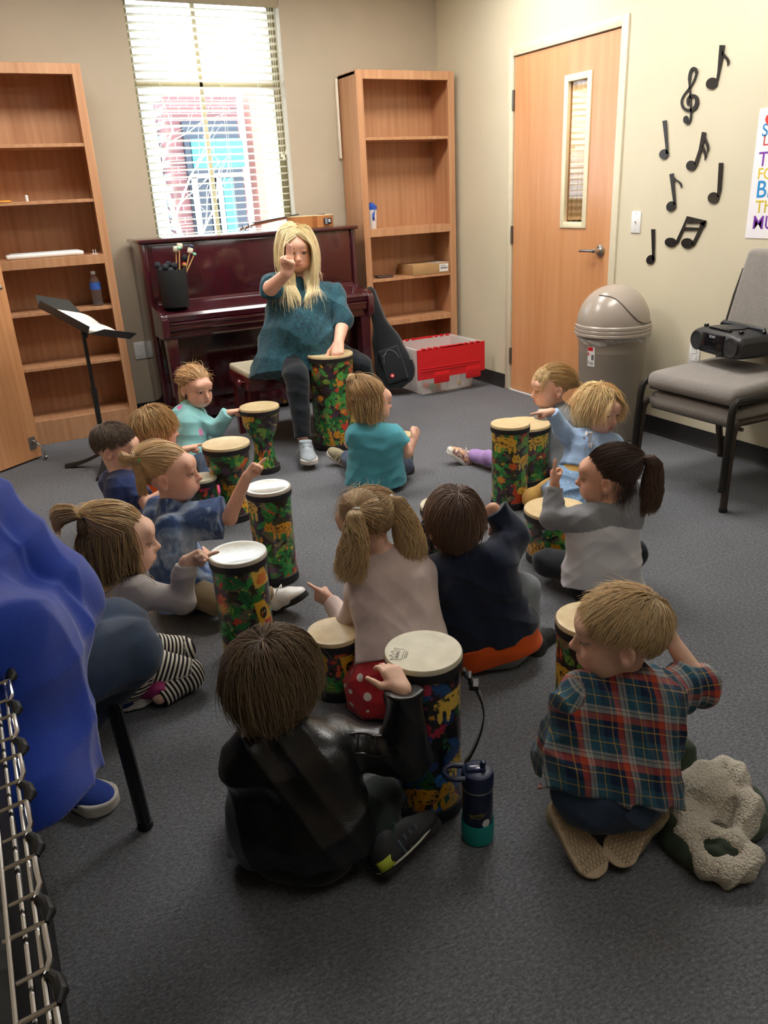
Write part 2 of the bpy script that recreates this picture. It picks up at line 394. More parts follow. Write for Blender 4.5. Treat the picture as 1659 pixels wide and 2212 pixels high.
tag(MB().bb((XL-1.0, LY0-1.2, 0), (XL-.95, LY1+1.2, 2.6)).bb((XL-1.0, LY0-1.2, -.05), (XL-.1, LY1+1.2, 0)).bb((XL-1.0, LY0-1.2, 2.6), (XL-.1, LY1+1.2, 2.65)).bb((XL-1.0, LY0-1.25, 0), (XL-.1, LY0-1.2, 2.65)).bb((XL-1.0, LY1+1.2, 0), (XL-.1, LY1+1.25, 2.65)).build('wall_sky_block', MW_RIGHT, smooth=False), 'unseen corridor box added to stop sky light at the open door', 'wall', kind='structure')  # unseen corridor added to keep sky light out of the doorway
# ------------------------------------------------------------------ small wall things
def plate(name, c, n, u, h, w_, lab, cat, toggle):
    R = Matrix((u, UPV, n)).transposed(); e = empty(name, tuple(c), label=lab, cat=cat)
    p = MB().box(V3(*c)+V3(*n)*.003, (w_, h, .006), R, .002).build('cover_plate', MWHITE)
    m = MB()
    if toggle:
        m.box(V3(*c)+V3(*n)*.006, (.011, .026, .004), R, .001); m.box(V3(*c)+V3(*n)*.011+UPV*.005, (.008, .012, .012), R @ rot('X', .5), .002)
        nm = 'toggle'
    else:
        for s in (-1, 1): m.box(V3(*c)+V3(*n)*.0065+UPV*.02*s, (.033, .028, .002), R, .004)
        nm = 'socket'
    q = m.build(nm, MWHITE)
    return attach(e, p, q, *[MB().lathe([(.003, 0), (.002, .0015), (0, .002)], V3(*c)+V3(*n)*.006+UPV*.042*s, 10, R).build('screw', MSTEEL) for s in ((-1, 1) if toggle else (0,))])
plate('light_switch', (XR, 3.516, 1.161), (-1, 0, 0), (0, 1, 0), .114, .07, 'white toggle light switch on the cream wall beside the oak door', 'switch', True)
plate('wall_outlet', (XR, 3.02, .50), (-1, 0, 0), (0, 1, 0), .114, .07, 'white outlet low on the cream wall behind the chair stack', 'outlet', False)
plate('wall_outlet', (1.0, YB, .46), (0, -1, 0), (1, 0, 0), .114, .07, 'white outlet on the taupe wall beside the piano', 'outlet', False)
# ------------------------------------------------------------------ ceiling lights: recessed troffers over the far half, two added fill panels at the near end
t = NT('lit_diffuser'); e_ = t.n('ShaderNodeEmission'); e_.inputs[0].default_value = (1, .965, .91, 1); e_.inputs[1].default_value = 14.5; t.l(e_.outputs[0], t.out.inputs[0]); MLAMP = t.m
t = NT('fill_diffuser'); e_ = t.n('ShaderNodeEmission'); e_.inputs[0].default_value = (1, .965, .91, 1); e_.inputs[1].default_value = 2.7; t.l(e_.outputs[0], t.out.inputs[0]); MFILL = t.m  # dim emission for two panels added to fill the children's backs
for i, (x, y) in enumerate(((.75, 4.25), (2.45, 4.25), (2.35, 2.75), (.9, .1), (2.3, .1))):
    e = empty('ceiling_light', (x, y, ZC), label='lit fluorescent ceiling panel '+('near the window above the piano', 'near the window above the oak door side', 'above the chair stack side', 'added as fill light over the near end, rack side', 'added as fill light over the near end, chair side')[i], cat='ceiling light', group='fluorescent ceiling panels')
    m = MB()
    for lo, hi in (((-.61, -.305, -.012), (-.58, .305, 0)), ((.58, -.305, -.012), (.61, .305, 0)), ((-.58, -.305, -.012), (.58, -.275, 0)), ((-.58, .275, -.012), (.58, .305, 0))): m.bb(lo, hi)
    m.build('frame', MWHITE, e, smooth=False)
    MB().bb((-.58, -.275, -.008), (.58, .275, -.004)).build('diffuser', MLAMP if i < 3 else MFILL, e, smooth=False)
# ================================================================== OUTSIDE THE WINDOW
t = NT('red_brick'); br = t.n('ShaderNodeTexBrick'); t.l(t.coord(rot=(PI/2, 0, 0)), br.inputs['Vector'])
br.inputs['Color1'].default_value = (*lin('7e4f4c'), 1); br.inputs['Color2'].default_value = (*lin('63403f'), 1); br.inputs['Mortar'].default_value = (*lin('a59f9a'), 1)
br.inputs['Scale'].default_value = 4.2; br.inputs['Mortar Size'].default_value = .018; br.inputs['Brick Width'].default_value = .85; br.inputs['Row Height'].default_value = .3
t.set(br.outputs['Color'], .85); MBRICK = t.m
MSIDE = M('pale_siding', 'c9c2b8', .7, .04); MDKGL = M('dark_window_glass', '14222f', .25, .2, 4); MTEAL = M('teal_panel', '35787e', .5, .1, 5); MPINK = M('salmon_brick', 'a86a5a', .8, .1, 9)
og = MB().bb((-8, YB+.2, -.4), (16, 30, -.2)).build('ground_exterior', M('pavement', 'b9bbb8', .9, .1, 3), smooth=False); tag(og, 'pale pavement outside the window', 'ground', kind='structure')
YO = 10.2
def ob(px0, py0, px1, py1, y, th, mat, nm, e, z0=None, z1=None):
    a = ony(px0, py0, y); b = ony(px1, py1, y); zl = min(a[2], b[2]) if z0 is None else z0; zh = max(a[2], b[2]) if z1 is None else z1
    o = MB().bb((min(a[0], b[0]), y, zl), (max(a[0], b[0]), y+th, zh)).build(nm, mat, smooth=False); attach(e, o); return o
e = empty('brick_building', tuple(ony(450, 480, YO)*V3(1, 1, 0)), label='red brick building with dark windows seen through the blind', cat='building')
ob(345, 205, 540, 500, YO+.12, .4, MBRICK, 'wall', e, z0=-.2)
ob(392, 262, 537, 500, YO+.05, .1, MDKGL, 'window', e, z0=-.2)
ob(412, 300, 530, 360, YO+.02, .05, MTEAL, 'awning_panel', e); ob(480, 385, 515, 500, YO+.02, .05, MTEAL, 'door', e, z0=-.2)
for px in (425, 462, 478): ob(px, 380, px+4, 500, YO+.0, .04, MSIDE, 'window_frame', e, z0=-.2)
ob(412, 376, 535, 381, YO+.0, .04, MSIDE, 'window_frame', e)
e = empty('pale_building', tuple(ony(590, 480, YO)*V3(1, 1, 0)), label='pale sided building with a salmon brick pier outside the window', cat='building')
ob(538, 60, 680, 500, YO+.3, .4, MSIDE, 'wall', e, z0=-.2); ob(553, 190, 566, 500, YO+.1, .25, MPINK, 'brick_pier', e, z0=-.2)
e = empty('teal_building', tuple(ony(320, 480, YO)*V3(1, 1, 0)), label='teal fronted building at the left edge of the window view', cat='building')
ob(250, 232, 343, 500, YO+.5, .4, MTEAL, 'wall', e, z0=-.2); ob(300, 245, 322, 500, YO+.35, .2, MDKGL, 'window', e, z0=-.2)
# bare tree
random.seed(5); tb = MB(); troot = ony(385, 500, 8.6)*V3(1, 1, 0)-UPV*.2
def branch(p, d, L, r, k):
    q = [p]; dd = d
    for i in range(4):
        dd = nrm(dd+V3(*(random.uniform(-.18, .18) for _ in range(3)))); q.append(q[-1]+dd*L/4)
    tb.tube(q, [r*(1-.1*i) for i in range(5)], 6)
    if k:
        for i in range(3): branch(q[2+i % 3], nrm(dd+V3(random.uniform(-.8, .8), random.uniform(-.5, .5), random.uniform(-.1, .6))), L*.72, r*.5, k-1)
branch(troot, UPV, 1.2, .06, 4)
o = tb.build('tree_trunk', M('pale_bark', 'a09a90', .8, .2)); tag(o, None); e = empty('bare_tree', tuple(troot), label='bare winter tree with pale branches outside the window', cat='tree'); attach(e, o)
# ================================================================== FURNITURE
MCASE = wood('bookcase_maple', 'ab7650', 'd0a078', .42, (11, 11, .7), 5, .1, 5.)
YFR = 5.305
def bookcase(x0, x1, yb, shelves, fixed, base_z, lab):
    h, st = 2.14, .05; e = empty('bookcase', ((x0+x1)/2, YFR, 0), label=lab, cat='bookcase', group='tall maple bookcases')
    obs = []
    def B(nm, *bx):
        m = MB()
        for lo, hi in bx: m.bb(lo, hi, .0015, 1)
        obs.append(m.build(nm, MCASE)); return obs[-1]
    B('side_panel', ((x0+.004, YFR+.02, 0), (x0+.024, yb, h-.005))); B('side_panel', ((x1-.024, YFR+.02, 0), (x1-.004, yb, h-.005)))
    B('back_panel', ((x0+.02, yb-.008, .02), (x1-.02, yb, h-.01)))
    B('top_panel', ((x0+.004, YFR+.018, h-.025), (x1-.004, yb, h)))
    B('face_frame', ((x0, YFR, 0), (x0+st, YFR+.02, h)), ((x1-st, YFR, 0), (x1, YFR+.02, h)), ((x0+st, YFR, h-.055), (x1-st, YFR+.02, h)),
      ((x0+st, YFR, fixed-.055), (x1-st, YFR+.02, fixed)), ((x0+st, YFR, 0), (x1-st, YFR+.02, base_z)))
    for z in list(shelves)+[fixed, base_z]:
        f = z in (fixed, base_z)
        B('shelf', ((x0+.026, YFR+(.02 if f else .012), z-.02), (x1-.026, yb-.008, z-.0005)))
    attach(e, *obs); return e
bookcase(.108, .871, YB-.012, (1.733, 1.432, .807, .48), 1.115, .15, 'tall maple bookcase at the left behind the music stand')
bookcase(2.605, 3.368, YB-.012, (1.735, .798, .496, .478), 1.145, .12, 'tall maple bookcase between the piano and the corner')
def solo(nm, lab, cat, base_pt, *obs, group=None):
    return attach(empty(nm, tuple(base_pt), label=lab, cat=cat, group=group), *obs)
MSTRIP = M('white_strip', 'efe6d2', .5, .03)
o = MB().bb((2.585, YB-.03, 1.62), (2.6, YB-.004, 2.12), .002).build('wood_strip', MSTRIP); tag(o, 'white strip standing between the taupe wall and right bookcase', 'strip')
# ---- things on the bookcases
def water_bottle(c):
    t = NT('thin_clear_plastic'); t.set((.95, .97, 1), .05, Transmission_Weight=.9, IOR=1.12, Alpha=.55)
    e = empty('water_bottle', tuple(c), label='clear plastic water bottle with a blue label on the left bookcase', cat='bottle')
    pr = [(.028, 0), (.032, .004), (.032, .03), (.030, .036), (.032, .042), (.030, .05), (.032, .056), (.030, .064), (.032, .07), (.0325, .115), (.032, .14), (.026, .165), (.0135, .185), (.0125, .192)]
    MB().lathe(pr, n=32).build('bottle_body', t.m, e)
    MB().lathe([(.0335, .098), (.0335, .142)], n=32, caps=False).build('label_band', M('blue_label', '3a5fb0', .4, .3, 30), e)
    MB().lathe([(.0145, .19), (.0145, .206), (.013, .208), (0, .208)], n=24).build('cap', MWHITE, e)
water_bottle((.752, 5.38, .807))
wb = ony(12, 552, 5.36); we = ony(180, 538, 5.36)
o = MB().box(((wb[0]+we[0])/2, 5.40, 1.115+.014), (we[0]-wb[0], .1, .028), None, .012, 3).build('tray_body', MWHITE)
o2 = MB().box(((wb[0]+we[0])/2, 5.40, 1.115+.030), (we[0]-wb[0]-.05, .07, .006), None, .002).build('lid', M('pale_grey_plastic', 'd5d7dc', .3, .03))
solo('plastic_case', 'long slim white plastic case lying on the left bookcase', 'case', ((wb[0]+we[0])/2, 5.4, 1.115), o, o2)
m = MB().bb((.762, 5.345, 1.115), (.80, 5.375, 1.119), .001)
for q in (.774, .788): m.tube([(q, 5.36, 1.118), (q, 5.36, 1.142)], .0022, 8)
tag(m.build('plug_adapter', MWHITE), 'small white two prong piece on the left bookcase shelf', 'plug')
p = ony(57, 425, 5.34); o = MB().lathe([(.009, 0), (.009, .03), (.006, .034), (0, .035)], (p[0], 5.34, 1.432), 16).build('chalk_stub', MWHITE); tag(o, 'small white stub standing on an upper left bookcase shelf', 'stub')
o = MB().hexa([(.20, 5.31, 1.4325), (.375, 5.315, 1.4325), (.37, 5.5, 1.4325), (.2, 5.5, 1.4325), (.20, 5.31, 1.436), (.36, 5.315, 1.444), (.36, 5.5, 1.438), (.2, 5.5, 1.436)]).build('paper_sheet', M('orange_paper', 'f0a53a', .7, .1)); tag(o, 'orange paper lying on an upper left bookcase shelf', 'paper')
e = empty('shaker_cup', (2.70, 5.36, 1.145), label='white shaker cup with a blue lid on the right bookcase', cat='cup')
MB().lathe([(.028, 0), (.03, .004), (.036, .13), (.037, .135)], n=32).build('cup_body', M('frosted_white', 'ece8e6', .4, .03), e)
MB().lathe([(.0385, .128), (.0385, .15), (.03, .158), (.02, .162), (.018, .172), (.012, .175), (0, .175)], n=32).build('lid', M('blue_plastic', '2f55b0', .35, .05), e)
m = MB(); a0 = -PI/2-.15
for pts in ([(-.3, .1), (.1, .115), (.4, .10), (.25, .085), (.3, .06), (0, .055), (-.25, .06)], [(.1, .11), (.45, .13), (.55, .125), (.3, .1)]):
    P = [[(.0363*math.cos(a0+u*.8), .0363*math.sin(a0+u*.8), z)] for u, z in pts]
    m.b.faces.new([m.b.verts.new(q[0]) for q in P])
m.build('emblem', M('blue_print', '2b4fa6', .4, .05), e, solid=.001)
MCARD = M('kraft_cardboard', 'b08a5c', .8, .06, 8)
p0, p1 = ony(793+100, 593, 5.31), ony(972, 585, 5.31)
e = empty('cardboard_box', ((p0[0]+p1[0])/2, 5.42, .798), label='flat kraft cardboard box with a white shipping label on the right bookcase', cat='box')
w_ = p1[0]-p0[0]
MB().bb((-w_/2, -.105, 0), (w_/2, .13, .075), .002).build('carton', MCARD, e)
m = MB(); m.bb((.07, -.1058, .012), (.145, -.1052, .066)); m.mi = 1
for k in range(14): m.bb((.078+k*.0045, -.1063, .03), (.078+k*.0045+.0012+.0015*(k % 3), -.1058, .044))
for k in range(3): m.bb((.078, -.1063, .05+k*.004), (.13-.008*k, -.1058, .0515+k*.004))
m.build('shipping_label', [MWHITE, MBLACK], e)
MB().bb((.03, -.105, .075), (w_/2-.01, .02, .0757)).build('tape', M('clear_tape', 'e3ddd2', .2, .05), e)
o = MB().box((2.795, 5.40, .798+.008), (.12, .09, .016), rot('Z', -.15), .003).build('pocket_book', M('brown_cover', '4a3b36', .4, .1)); tag(o, 'small dark brown book lying on the right bookcase', 'book')
# ------------------------------------------------------------------ piano
MPI = wood('polished_mahogany', '34101a', '4c1820', .16, (5, 5, 1.5), 3, .8, 4., 0.)
PX0, PX1, PY0, PYK, PYB = 1.035, 2.497, 5.22, 4.985, 5.575
e = empty('upright_piano', ((PX0+PX1)/2, 5.3, 0), label='polished mahogany upright piano below the window', cat='piano'); obs = []
def P_(nm, *bx, mat=None, bev=.006):
    m = MB()
    for lo, hi in bx: m.bb(lo, hi, bev)
    obs.append(m.build(nm, mat or MPI)); return obs[-1]
P_('side_panel', ((PX0, PY0, .05), (PX0+.035, PYB, 1.16))); P_('side_panel', ((PX1-.035, PY0, .05), (PX1, PYB, 1.16)))
P_('back_panel', ((PX0+.03, PYB-.03, .05), (PX1-.03, PYB-.002, 1.15)))
P_('top_lid', ((PX0-.015, PY0-.018, 1.158), (PX1+.015, PYB, 1.182)), bev=.008)
P_('upper_panel', ((PX0+.035, PY0+.012, .76), (PX1-.035, PY0+.03, 1.158)), ((PX0+.06, PY0+.006, .80), (PX1-.06, PY0+.02, 1.145)), bev=.004)
# arms: rounded cheeks either side of the closed fallboard
for x0, x1 in ((PX0+.005, PX0+.05), (PX1-.05, PX1-.005)):
    prof = [(PY0+.02, .60), (PYK+.0, .60), (PYK-.01, .615), (PYK-.012, .72), (PYK+.002, .75), (PYK+.03, .765), (PYK+.12, .775), (PY0+.02, .80)]
    obs.append(MB().prism([(y, z) for y, z in prof], (x0, 0, 0), (0, 1, 0), (0, 0, 1), (1, 0, 0), x1-x0).build('arm', MPI))
    md = obs[-1].modifiers.new('b', 'BEVEL'); md.width = .006; md.segments = 3
# closed fallboard: slopes forward with a rolled nose
prof = [(PY0+.012, .815), (PY0-.015, .812), (PY0-.03, .795), (PY0-.05, .787), (PYK+.06, .762), (PYK+.025, .752), (PYK+.012, .735), (PYK+.014, .705), (PYK+.03, .70), (PY0+.012, .70)]
obs.append(MB().prism(prof, (PX0+.05, 0, 0), (0, 1, 0), (0, 0, 1), (1, 0, 0), PX1-PX0-.10).build('fallboard', MPI))
P_('key_slip', ((PX0+.05, PYK+.004, .648), (PX1-.05, PYK+.03, .70)), ((PX0+.05, PYK-.002, .684), (PX1-.05, PYK+.02, .699)))
P_('keybed', ((PX0+.02, PYK+.02, .60), (PX1-.02, PY0+.04, .65)))
P_('lower_panel', ((PX0+.035, PY0+.035, .13), (PX1-.035, PY0+.06, .60)), bev=.003)
P_('kick_board', ((PX0+.03, PY0+.0, .03), (PX1-.03, PY0+.06, .135)))
for x in (PX0+.03, PX1-.095):
    m = MB(); m.hexa([(x+.005, PYK+.03, .04), (x+.055, PYK+.03, .04), (x+.055, PYK+.085, .04), (x+.005, PYK+.085, .04), (x-.005, PYK+.015, .60), (x+.065, PYK+.015, .60), (x+.065, PYK+.095, .60), (x-.005, PYK+.095, .60)])
    m.bb((x-.004, PYK+.01, .035), (x+.064, PY0+.06, .095), .006); obs.append(m.build('leg', MPI))
for x in (1.69, 1.765, 1.84):
    m = MB().tube([(x, PY0+.02, .075), (x, PY0-.02, .07), (x, PY0-.075, .062)], [.006, .008, .012], 10); obs.append(m.build('pedal', M('brass', 'c9a24e', .25, .05, Metallic=1.)))
for x in (PX0+.06, PX1-.06):
    for y in (PYK+.06, PYB-.05): obs.append(MB().lathe([(.018, -.01), (.018, .01)], (x, y, .02), 16, rot('Y', PI/2)).build('caster', MBLACK))
attach(e, *obs)
# ---- mallets in a black bin
bc = V3(1.17, 5.085, .786)
e = empty('mallet_bin', tuple(bc), label='black cylindrical bin full of mallets on the piano', cat='bin')
m = MB().lathe([(0, .0), (.078, .0), (.081, .004), (.091, .215), (.0915, .222), (.088, .222), (.078, .02), (0, .018)], n=48, caps=False)
m.build('bin_body', M('matte_black_vinyl', '23262a', .6, .06), e)
MWOODL = wood('birch_handle', 'c99a5e', 'e0b981', .5, (60, 60, 6), 3)
def mallet(foot, head, hr, colr, lab, sq=1., yarn=False, stick=.004, stem=MWOODL):
    e = empty('mallet', tuple(foot), label=lab, cat='mallet', group='mallets in the black bin'); f, h = V3(*foot), V3(*head)
    a = nrm(h-f); o1 = MB().tube([f, f+(h-f)*.5, h], [stick, stick*.95, stick*.9], 8).build('handle', stem)
    R = Vector(a).to_track_quat('Z', 'Y').to_matrix()
    pr = [(hr*math.sin(t_), -hr*sq*math.cos(t_)) for t_ in np.linspace(0, PI, 14)]
    if yarn: pr = [(0, -hr*.9), (hr*.8, -hr*.9), (hr, -hr*.6), (hr, hr*.6), (hr*.8, hr*.9), (0, hr*.9)]
    o2 = MB().lathe(pr, h, 20, R, caps=False).build('head', colr); attach(e, o1, o2)
MMINT = M('mint_rubber', '7fd0b0', .5, .05); MYARN = M('cream_yarn', 'e9e2cf', .95, .15, 80, .8, 120); MNAVY = M('navy_rubber', '2a3858', .5, .05); MFELT = M('black_felt', '2c3036', .95, .15, 60, .5, 200); MRAIN = None
t = NT('striped_ball'); s = t.sep(t.coord('Generated')); t.set(t.ramp(s[2], [(0, lin('5f9a70')), (.35, lin('c9a24a')), (.6, lin('d86a4a')), (1, lin('4a5a70'))], 'CONSTANT'), .6); MRAIN = t.m
def bp(x, y, d=0.): return ony(x, y, bc[1]+d)
mallet(bc+V3(.02, .03, .02), bp(380, 538, .0), .017, MYARN, 'mallet with a square cream yarn head, leaning left in the black bin', yarn=True)
mallet(bc+V3(.03, .05, .02), bp(388, 531, .05), .0175, MYARN, 'mallet with a ragged white yarn head behind the mint one', yarn=True)
mallet(bc+V3(.03, .0, .02), bp(387, 536, -.03), .012, MMINT, 'mallet with a mint head among the yarn heads', .8)
mallet(bc+V3(.02, .02, .02), bp(411, 541, .02), .017, MYARN, 'mallet with a cream yarn head under the navy one', yarn=True)
mallet(bc+V3(.03, .04, .02), bp(413, 532, .045), .0155, MNAVY, 'mallet with a navy head highest at the right of the bin', .75)
mallet(bc+V3(-.02, .0, .02), bp(420, 549, -.02), .0115, MMINT, 'mallet with a mint head leaning farthest right', .85)
mallet(bc+V3(.04, .02, .02), bp(398, 572, .02), .0145, MRAIN, 'mallet with a striped red and green ball head', 1.)
for i, (x, y, d_) in enumerate(((341, 573, .0), (357, 577, -.05), (364, 571, .03), (377, 574, .0), (349, 584, -.03), (369, 585, -.06), (400, 557, .05))):
    mallet(bc+V3(.0, .0, .03), bp(x, y, d_), .0205, MFELT, 'black felt ball mallet, '+('leftmost', 'in front of the cluster', 'at the back of the cluster', 'beside the wooden handles', 'low at the left rim', 'low at the front rim', 'behind the striped ball')[i]+' in the black bin', stem=MBLACK)
# ---- small guitar lying on the piano
MSPR = wood('mahogany_body', 'a8683a', 'c98a55', .3, (20, 20, 3), 4, .4); MNECK = wood('dark_neck', '6a3f28', '8a5638', .35, (30, 30, 4), 4, .2)
zt = 1.182; gy = 5.39
e = empty('small_guitar', (2.23, gy, zt), label='small mahogany guitar lying on its back on the piano top', cat='guitar'); obs = []
out = []
for k in range(64):
    a = 2*PI*k/64; u = math.cos(a); v = math.sin(a); wd = .105*(1-.16*u if u < 0 else 1)+.0
    w2 = (.108 if u > 0 else .082)*abs(v)**.85*(1-.34*math.exp(-((u+.18)/.26)**2)); out.append((2.23+.172*u, math.copysign(w2, v)))
m = MB().prism([(x, y) for x, y in out], (0, gy, zt+.001), (1, 0, 0), (0, 1, 0), (0, 0, 1), .072); o = m.build('guitar_body', MSPR); obs.append(o)
obs.append(MB().prism([(2.23+(x-2.23)*1.01, y*1.012) for x, y in out], (0, gy, zt+.073), (1, 0, 0), (0, 1, 0), (0, 0, 1), .005).build('soundboard', M('pale_spruce', 'e8d6b0', .3, .05, 30)))
m = MB(); m.bb((2.295, gy-.1125, zt+.018), (2.35, gy-.100, zt+.058), .004); m.mi = 1; m.bb((2.325, gy-.1135, zt+.03), (2.34, gy-.112, zt+.05))
for k in range(4): m.bb((2.30, gy-.1135, zt+.022+k*.009), (2.318, gy-.112, zt+.026+k*.009))
obs.append(m.build('preamp', [MBLACK, M('preamp_legend', 'c5cdd6', .4, .05)]))
n0 = V3(2.09, gy, zt+.07); n1 = ony(548, 488, gy-.0); n1 = V3(n1[0], gy, n1[2]); n2 = ony(516, 497, gy); n2 = V3(n2[0], gy, zt+.012)
def bar(a, b, w0, w1, th): s_ = V3(0, 1, 0); return [a-s_*w0, a+s_*w0, b+s_*w1, b-s_*w1, a-s_*w0+UPV*th, a+s_*w0+UPV*th, b+s_*w1+UPV*th, b-s_*w1+UPV*th]
obs.append(MB().hexa(bar(n0, n1, .024, .019, .016)).build('neck', MNECK)); obs.append(MB().hexa(bar(n0+UPV*.016+V3(.06, 0, 0), n1+UPV*.016, .025, .02, .005)).build('fretboard', MBLACK))
hd = MB().hexa(bar(n1, n2, .02, .03, .012)).build('headstock', MNECK); obs.append(hd)
for i in range(4):
    c = n1+(n2-n1)*(.35 if i < 2 else .75); s_ = (-1, 1)[i % 2]; m = MB().tube([c+V3(0, .02*s_, .006), c+V3(0, .045*s_, .004)], .0035, 8); m.lathe([(.004, 0), (.008, .003), (.008, .01), (.004, .014)], c+V3(0, .045*s_, .004), 10, rot('X', -PI/2*s_)); m.tube([c+UPV*.005, c+UPV*.026], .003, 8)
    obs.append(m.build('tuning_peg', MSTEEL))
m = MB()
for k in range(4): y = gy-.015+.01*k; m.tube([(2.33, y, zt+.084), (n1[0], gy+(y-gy)*.8, n1[2]+.023), (n1[0]-.03, gy+(y-gy)*.9, n1[2]+.01)], .0008, 5)
obs.append(m.build('strings', MSTEEL)); obs.append(MB().bb((2.31, gy-.05, zt+.078), (2.33, gy+.05, zt+.084), .002).build('bridge', MNECK)); attach(e, *obs)
# ------------------------------------------------------------------ piano bench
MCHER = wood('red_mahogany', '4d1216', '6e2022', .25, (12, 12, 1), 4, .5)
bx0, bx1, by0, by1, bh = 1.375, 2.03, 4.45, 4.82, .435
e = empty('piano_bench', ((bx0+bx1)/2, (by0+by1)/2, 0), label='red mahogany piano bench with a cream padded seat under the teacher', cat='bench'); obs = []
obs.append(MB().bb((bx0+.004, by0+.004, bh-.03), (bx1-.004, by1-.004, bh+.012), .014, 4).build('seat_cushion', M('cream_vinyl', 'cfc8b0', .45, .04, 9, .1)))
obs.append(MB().bb((bx0, by0, bh-.105), (bx1, by1, bh-.022), .005).build('seat_frame', MCHER))
for x, y in ((bx0+.012, by0+.012), (bx1-.07, by0+.012), (bx0+.012, by1-.07), (bx1-.07, by1-.07)):
    sx = .012 if x < 1.6 else -.012
    obs.append(MB().hexa([(x+.012-sx, y+.01, 0), (x+.05-sx, y+.01, 0), (x+.05-sx, y+.05, 0), (x+.012-sx, y+.05, 0), (x, y, bh-.1), (x+.058, y, bh-.1), (x+.058, y+.058, bh-.1), (x, y+.058, bh-.1)]).build('leg', MCHER))
for x, s_ in ((bx0, -1), (bx1, 1)):
    obs.append(MB().lathe([(.012, 0), (.014, .012), (.026, .016), (.03, .026), (.026, .036), (.012, .042), (0, .043)], (x, (by0+by1)/2-.1, bh-.065), 24, rot('Y', PI/2*s_)).build('height_knob', MCHER))
attach(e, *obs)
# ------------------------------------------------------------------ music stand with an open book
sb = V3(.50, 4.575, 0); tp = ond(176, 702, 4.335)
e = empty('music_stand', tuple(sb), label='black music stand with an open white book at the left bookcase', cat='music stand'); obs = []
MSTD = M('black_powder_coat', '1d1f22', .45, .08)
sb[:2] = tp[:2]; e.location = tuple(sb)
obs.append(MB().tube([sb+UPV*.05, sb+UPV*.42], .0145, 16).build('lower_pole', MSTD)); obs.append(MB().tube([sb+UPV*.40, tp-UPV*.02], .0105, 16).build('upper_pole', MSTD))
obs.append(MB().lathe([(.014, -.03), (.017, -.028), (.017, .028), (.014, .03)], sb+UPV*.43, 20).build('collar', MSTD))
for ang in (2.55, -1.9, .45):
    dv_ = V3(math.cos(ang), math.sin(ang), 0); P = []
    for k in range(9):
        u = k/8; P.append(sb+dv_*(.02+.23*u)+UPV*(.075*(1-u)**1.6+.012))
    m = MB(); sd = V3(-dv_[1], dv_[0], 0); rows = []
    for k, p in enumerate(P):
        wd = .012+.012*k/8; rows.append([p-sd*wd-UPV*.010, p-sd*wd*.7+UPV*.009, p+sd*wd*.7+UPV*.009, p+sd*wd-UPV*.010])
    m.grid(rows); m.b.faces.new([m.b.verts.new(q) for q in rows[-1]]); obs.append(m.build('foot', MSTD))
    bmesh_fix = obs[-1]
A = onz(112, 672, .828); B = onz(246, 716, .752); A = tp+nrm(V3(.20, -.42, -.12))*-.24; dx = nrm(V3(.22, -.40, -.145)); nz = nrm(np.cross(dx, np.cross(V3(.25, .1, 1.), dx))); dy = np.cross(nz, dx)
def dk(u, v, w=0.): return tp+dx*u+dy*v+nz*w
RD = Matrix((dx, dy, nz)).transposed(); m = MB()
m.box(dk(0, .02, .012), (.40, .28, .003), RD, .001)
m.hexa([dk(-.20, -.12, .0105), dk(-.20, .16, .0105), dk(-.285, .13, .052), dk(-.285, -.09, .052), dk(-.20, -.12, .0135), dk(-.20, .16, .0135), dk(-.285, .13, .055), dk(-.285, -.09, .055)])
m.hexa([dk(.20, -.12, .0105), dk(.20, .16, .0105), dk(.265, .13, .062), dk(.265, -.09, .062), dk(.20, -.12, .0135), dk(.20, .16, .0135), dk(.265, .13, .065), dk(.265, -.09, .065)])
m.box(dk(0, -.125, .03), (.40, .003, .04), RD, .001); obs.append(m.build('desk', MSTD))
m = MB().lathe([(.02, -.03), (.022, -.025), (.022, .025), (.02, .03)], tp-UPV*.003, 20, Matrix((nz, dy, dx)).transposed()); obs.append(m.build('tilt_joint', MDARKST))
m = MB().lathe([(.006, 0), (.013, .004), (.013, .012), (0, .014)], tp-UPV*.05+dx*.012, 16, Matrix((nz, dy, dx)).transposed()); obs.append(m.build('locking_knob', MSTD))
attach(e, *obs)
m = MB()
for s_ in (-1, 1):
    rows = []
    for k in range(9):
        u = k/8*.19*s_; hh = .018+.012*math.sin(PI*k/8*.9)*(1 if s_ < 0 else .8); rows.append([dk(u*.88+.02, -.115, hh), dk(u*.88+.02, .10, hh)])
    m.grid(rows)
pg = m.build('page', M('white_paper', 'f0eee8', .7, .02), solid=.012)
o = MB().box(dk(.02, -.005, .0155), (.34, .22, .004), RD, .001).build('cover', M('buff_cover', 'd9c9a8', .6, .04))
solo('open_book', 'open white song book lying on the music stand desk', 'book', dk(0, 0, .014), pg, o)
# ------------------------------------------------------------------ tote with red flip lids
t = NT('frosted_clear_plastic'); t.set(lin('f6f4f2'), .35); t.p.inputs['Alpha'].default_value = .34; MFROST = t.m
MRED = M('red_plastic', 'd6202a', .35, .03, 10)
tx0, tx1, ty0, ty1, tz = 2.765, 3.29, 4.87, 5.275, .335
e = empty('storage_tote', ((tx0+tx1)/2, (ty0+ty1)/2, 0), label='clear storage tote with open red lid flaps in the corner', cat='tote'); obs = []
def ring(z, g): return [V3(tx0+g, ty0+g, z), V3(tx1-g, ty0+g, z), V3(tx1-g, ty1-g, z), V3(tx0+g, ty1-g, z)]
m = MB()
R_ = [ring(tz, 0), ring(tz-.0, .008), ring(.012, .05), ring(.001, .055)]
for A_, B_ in ((0, 1), (1, 2), (2, 3)):
    for k in range(4): m.b.faces.new([m.b.verts.new(q) for q in (R_[A_][k], R_[A_][(k+1) % 4], R_[B_][(k+1) % 4], R_[B_][k])])
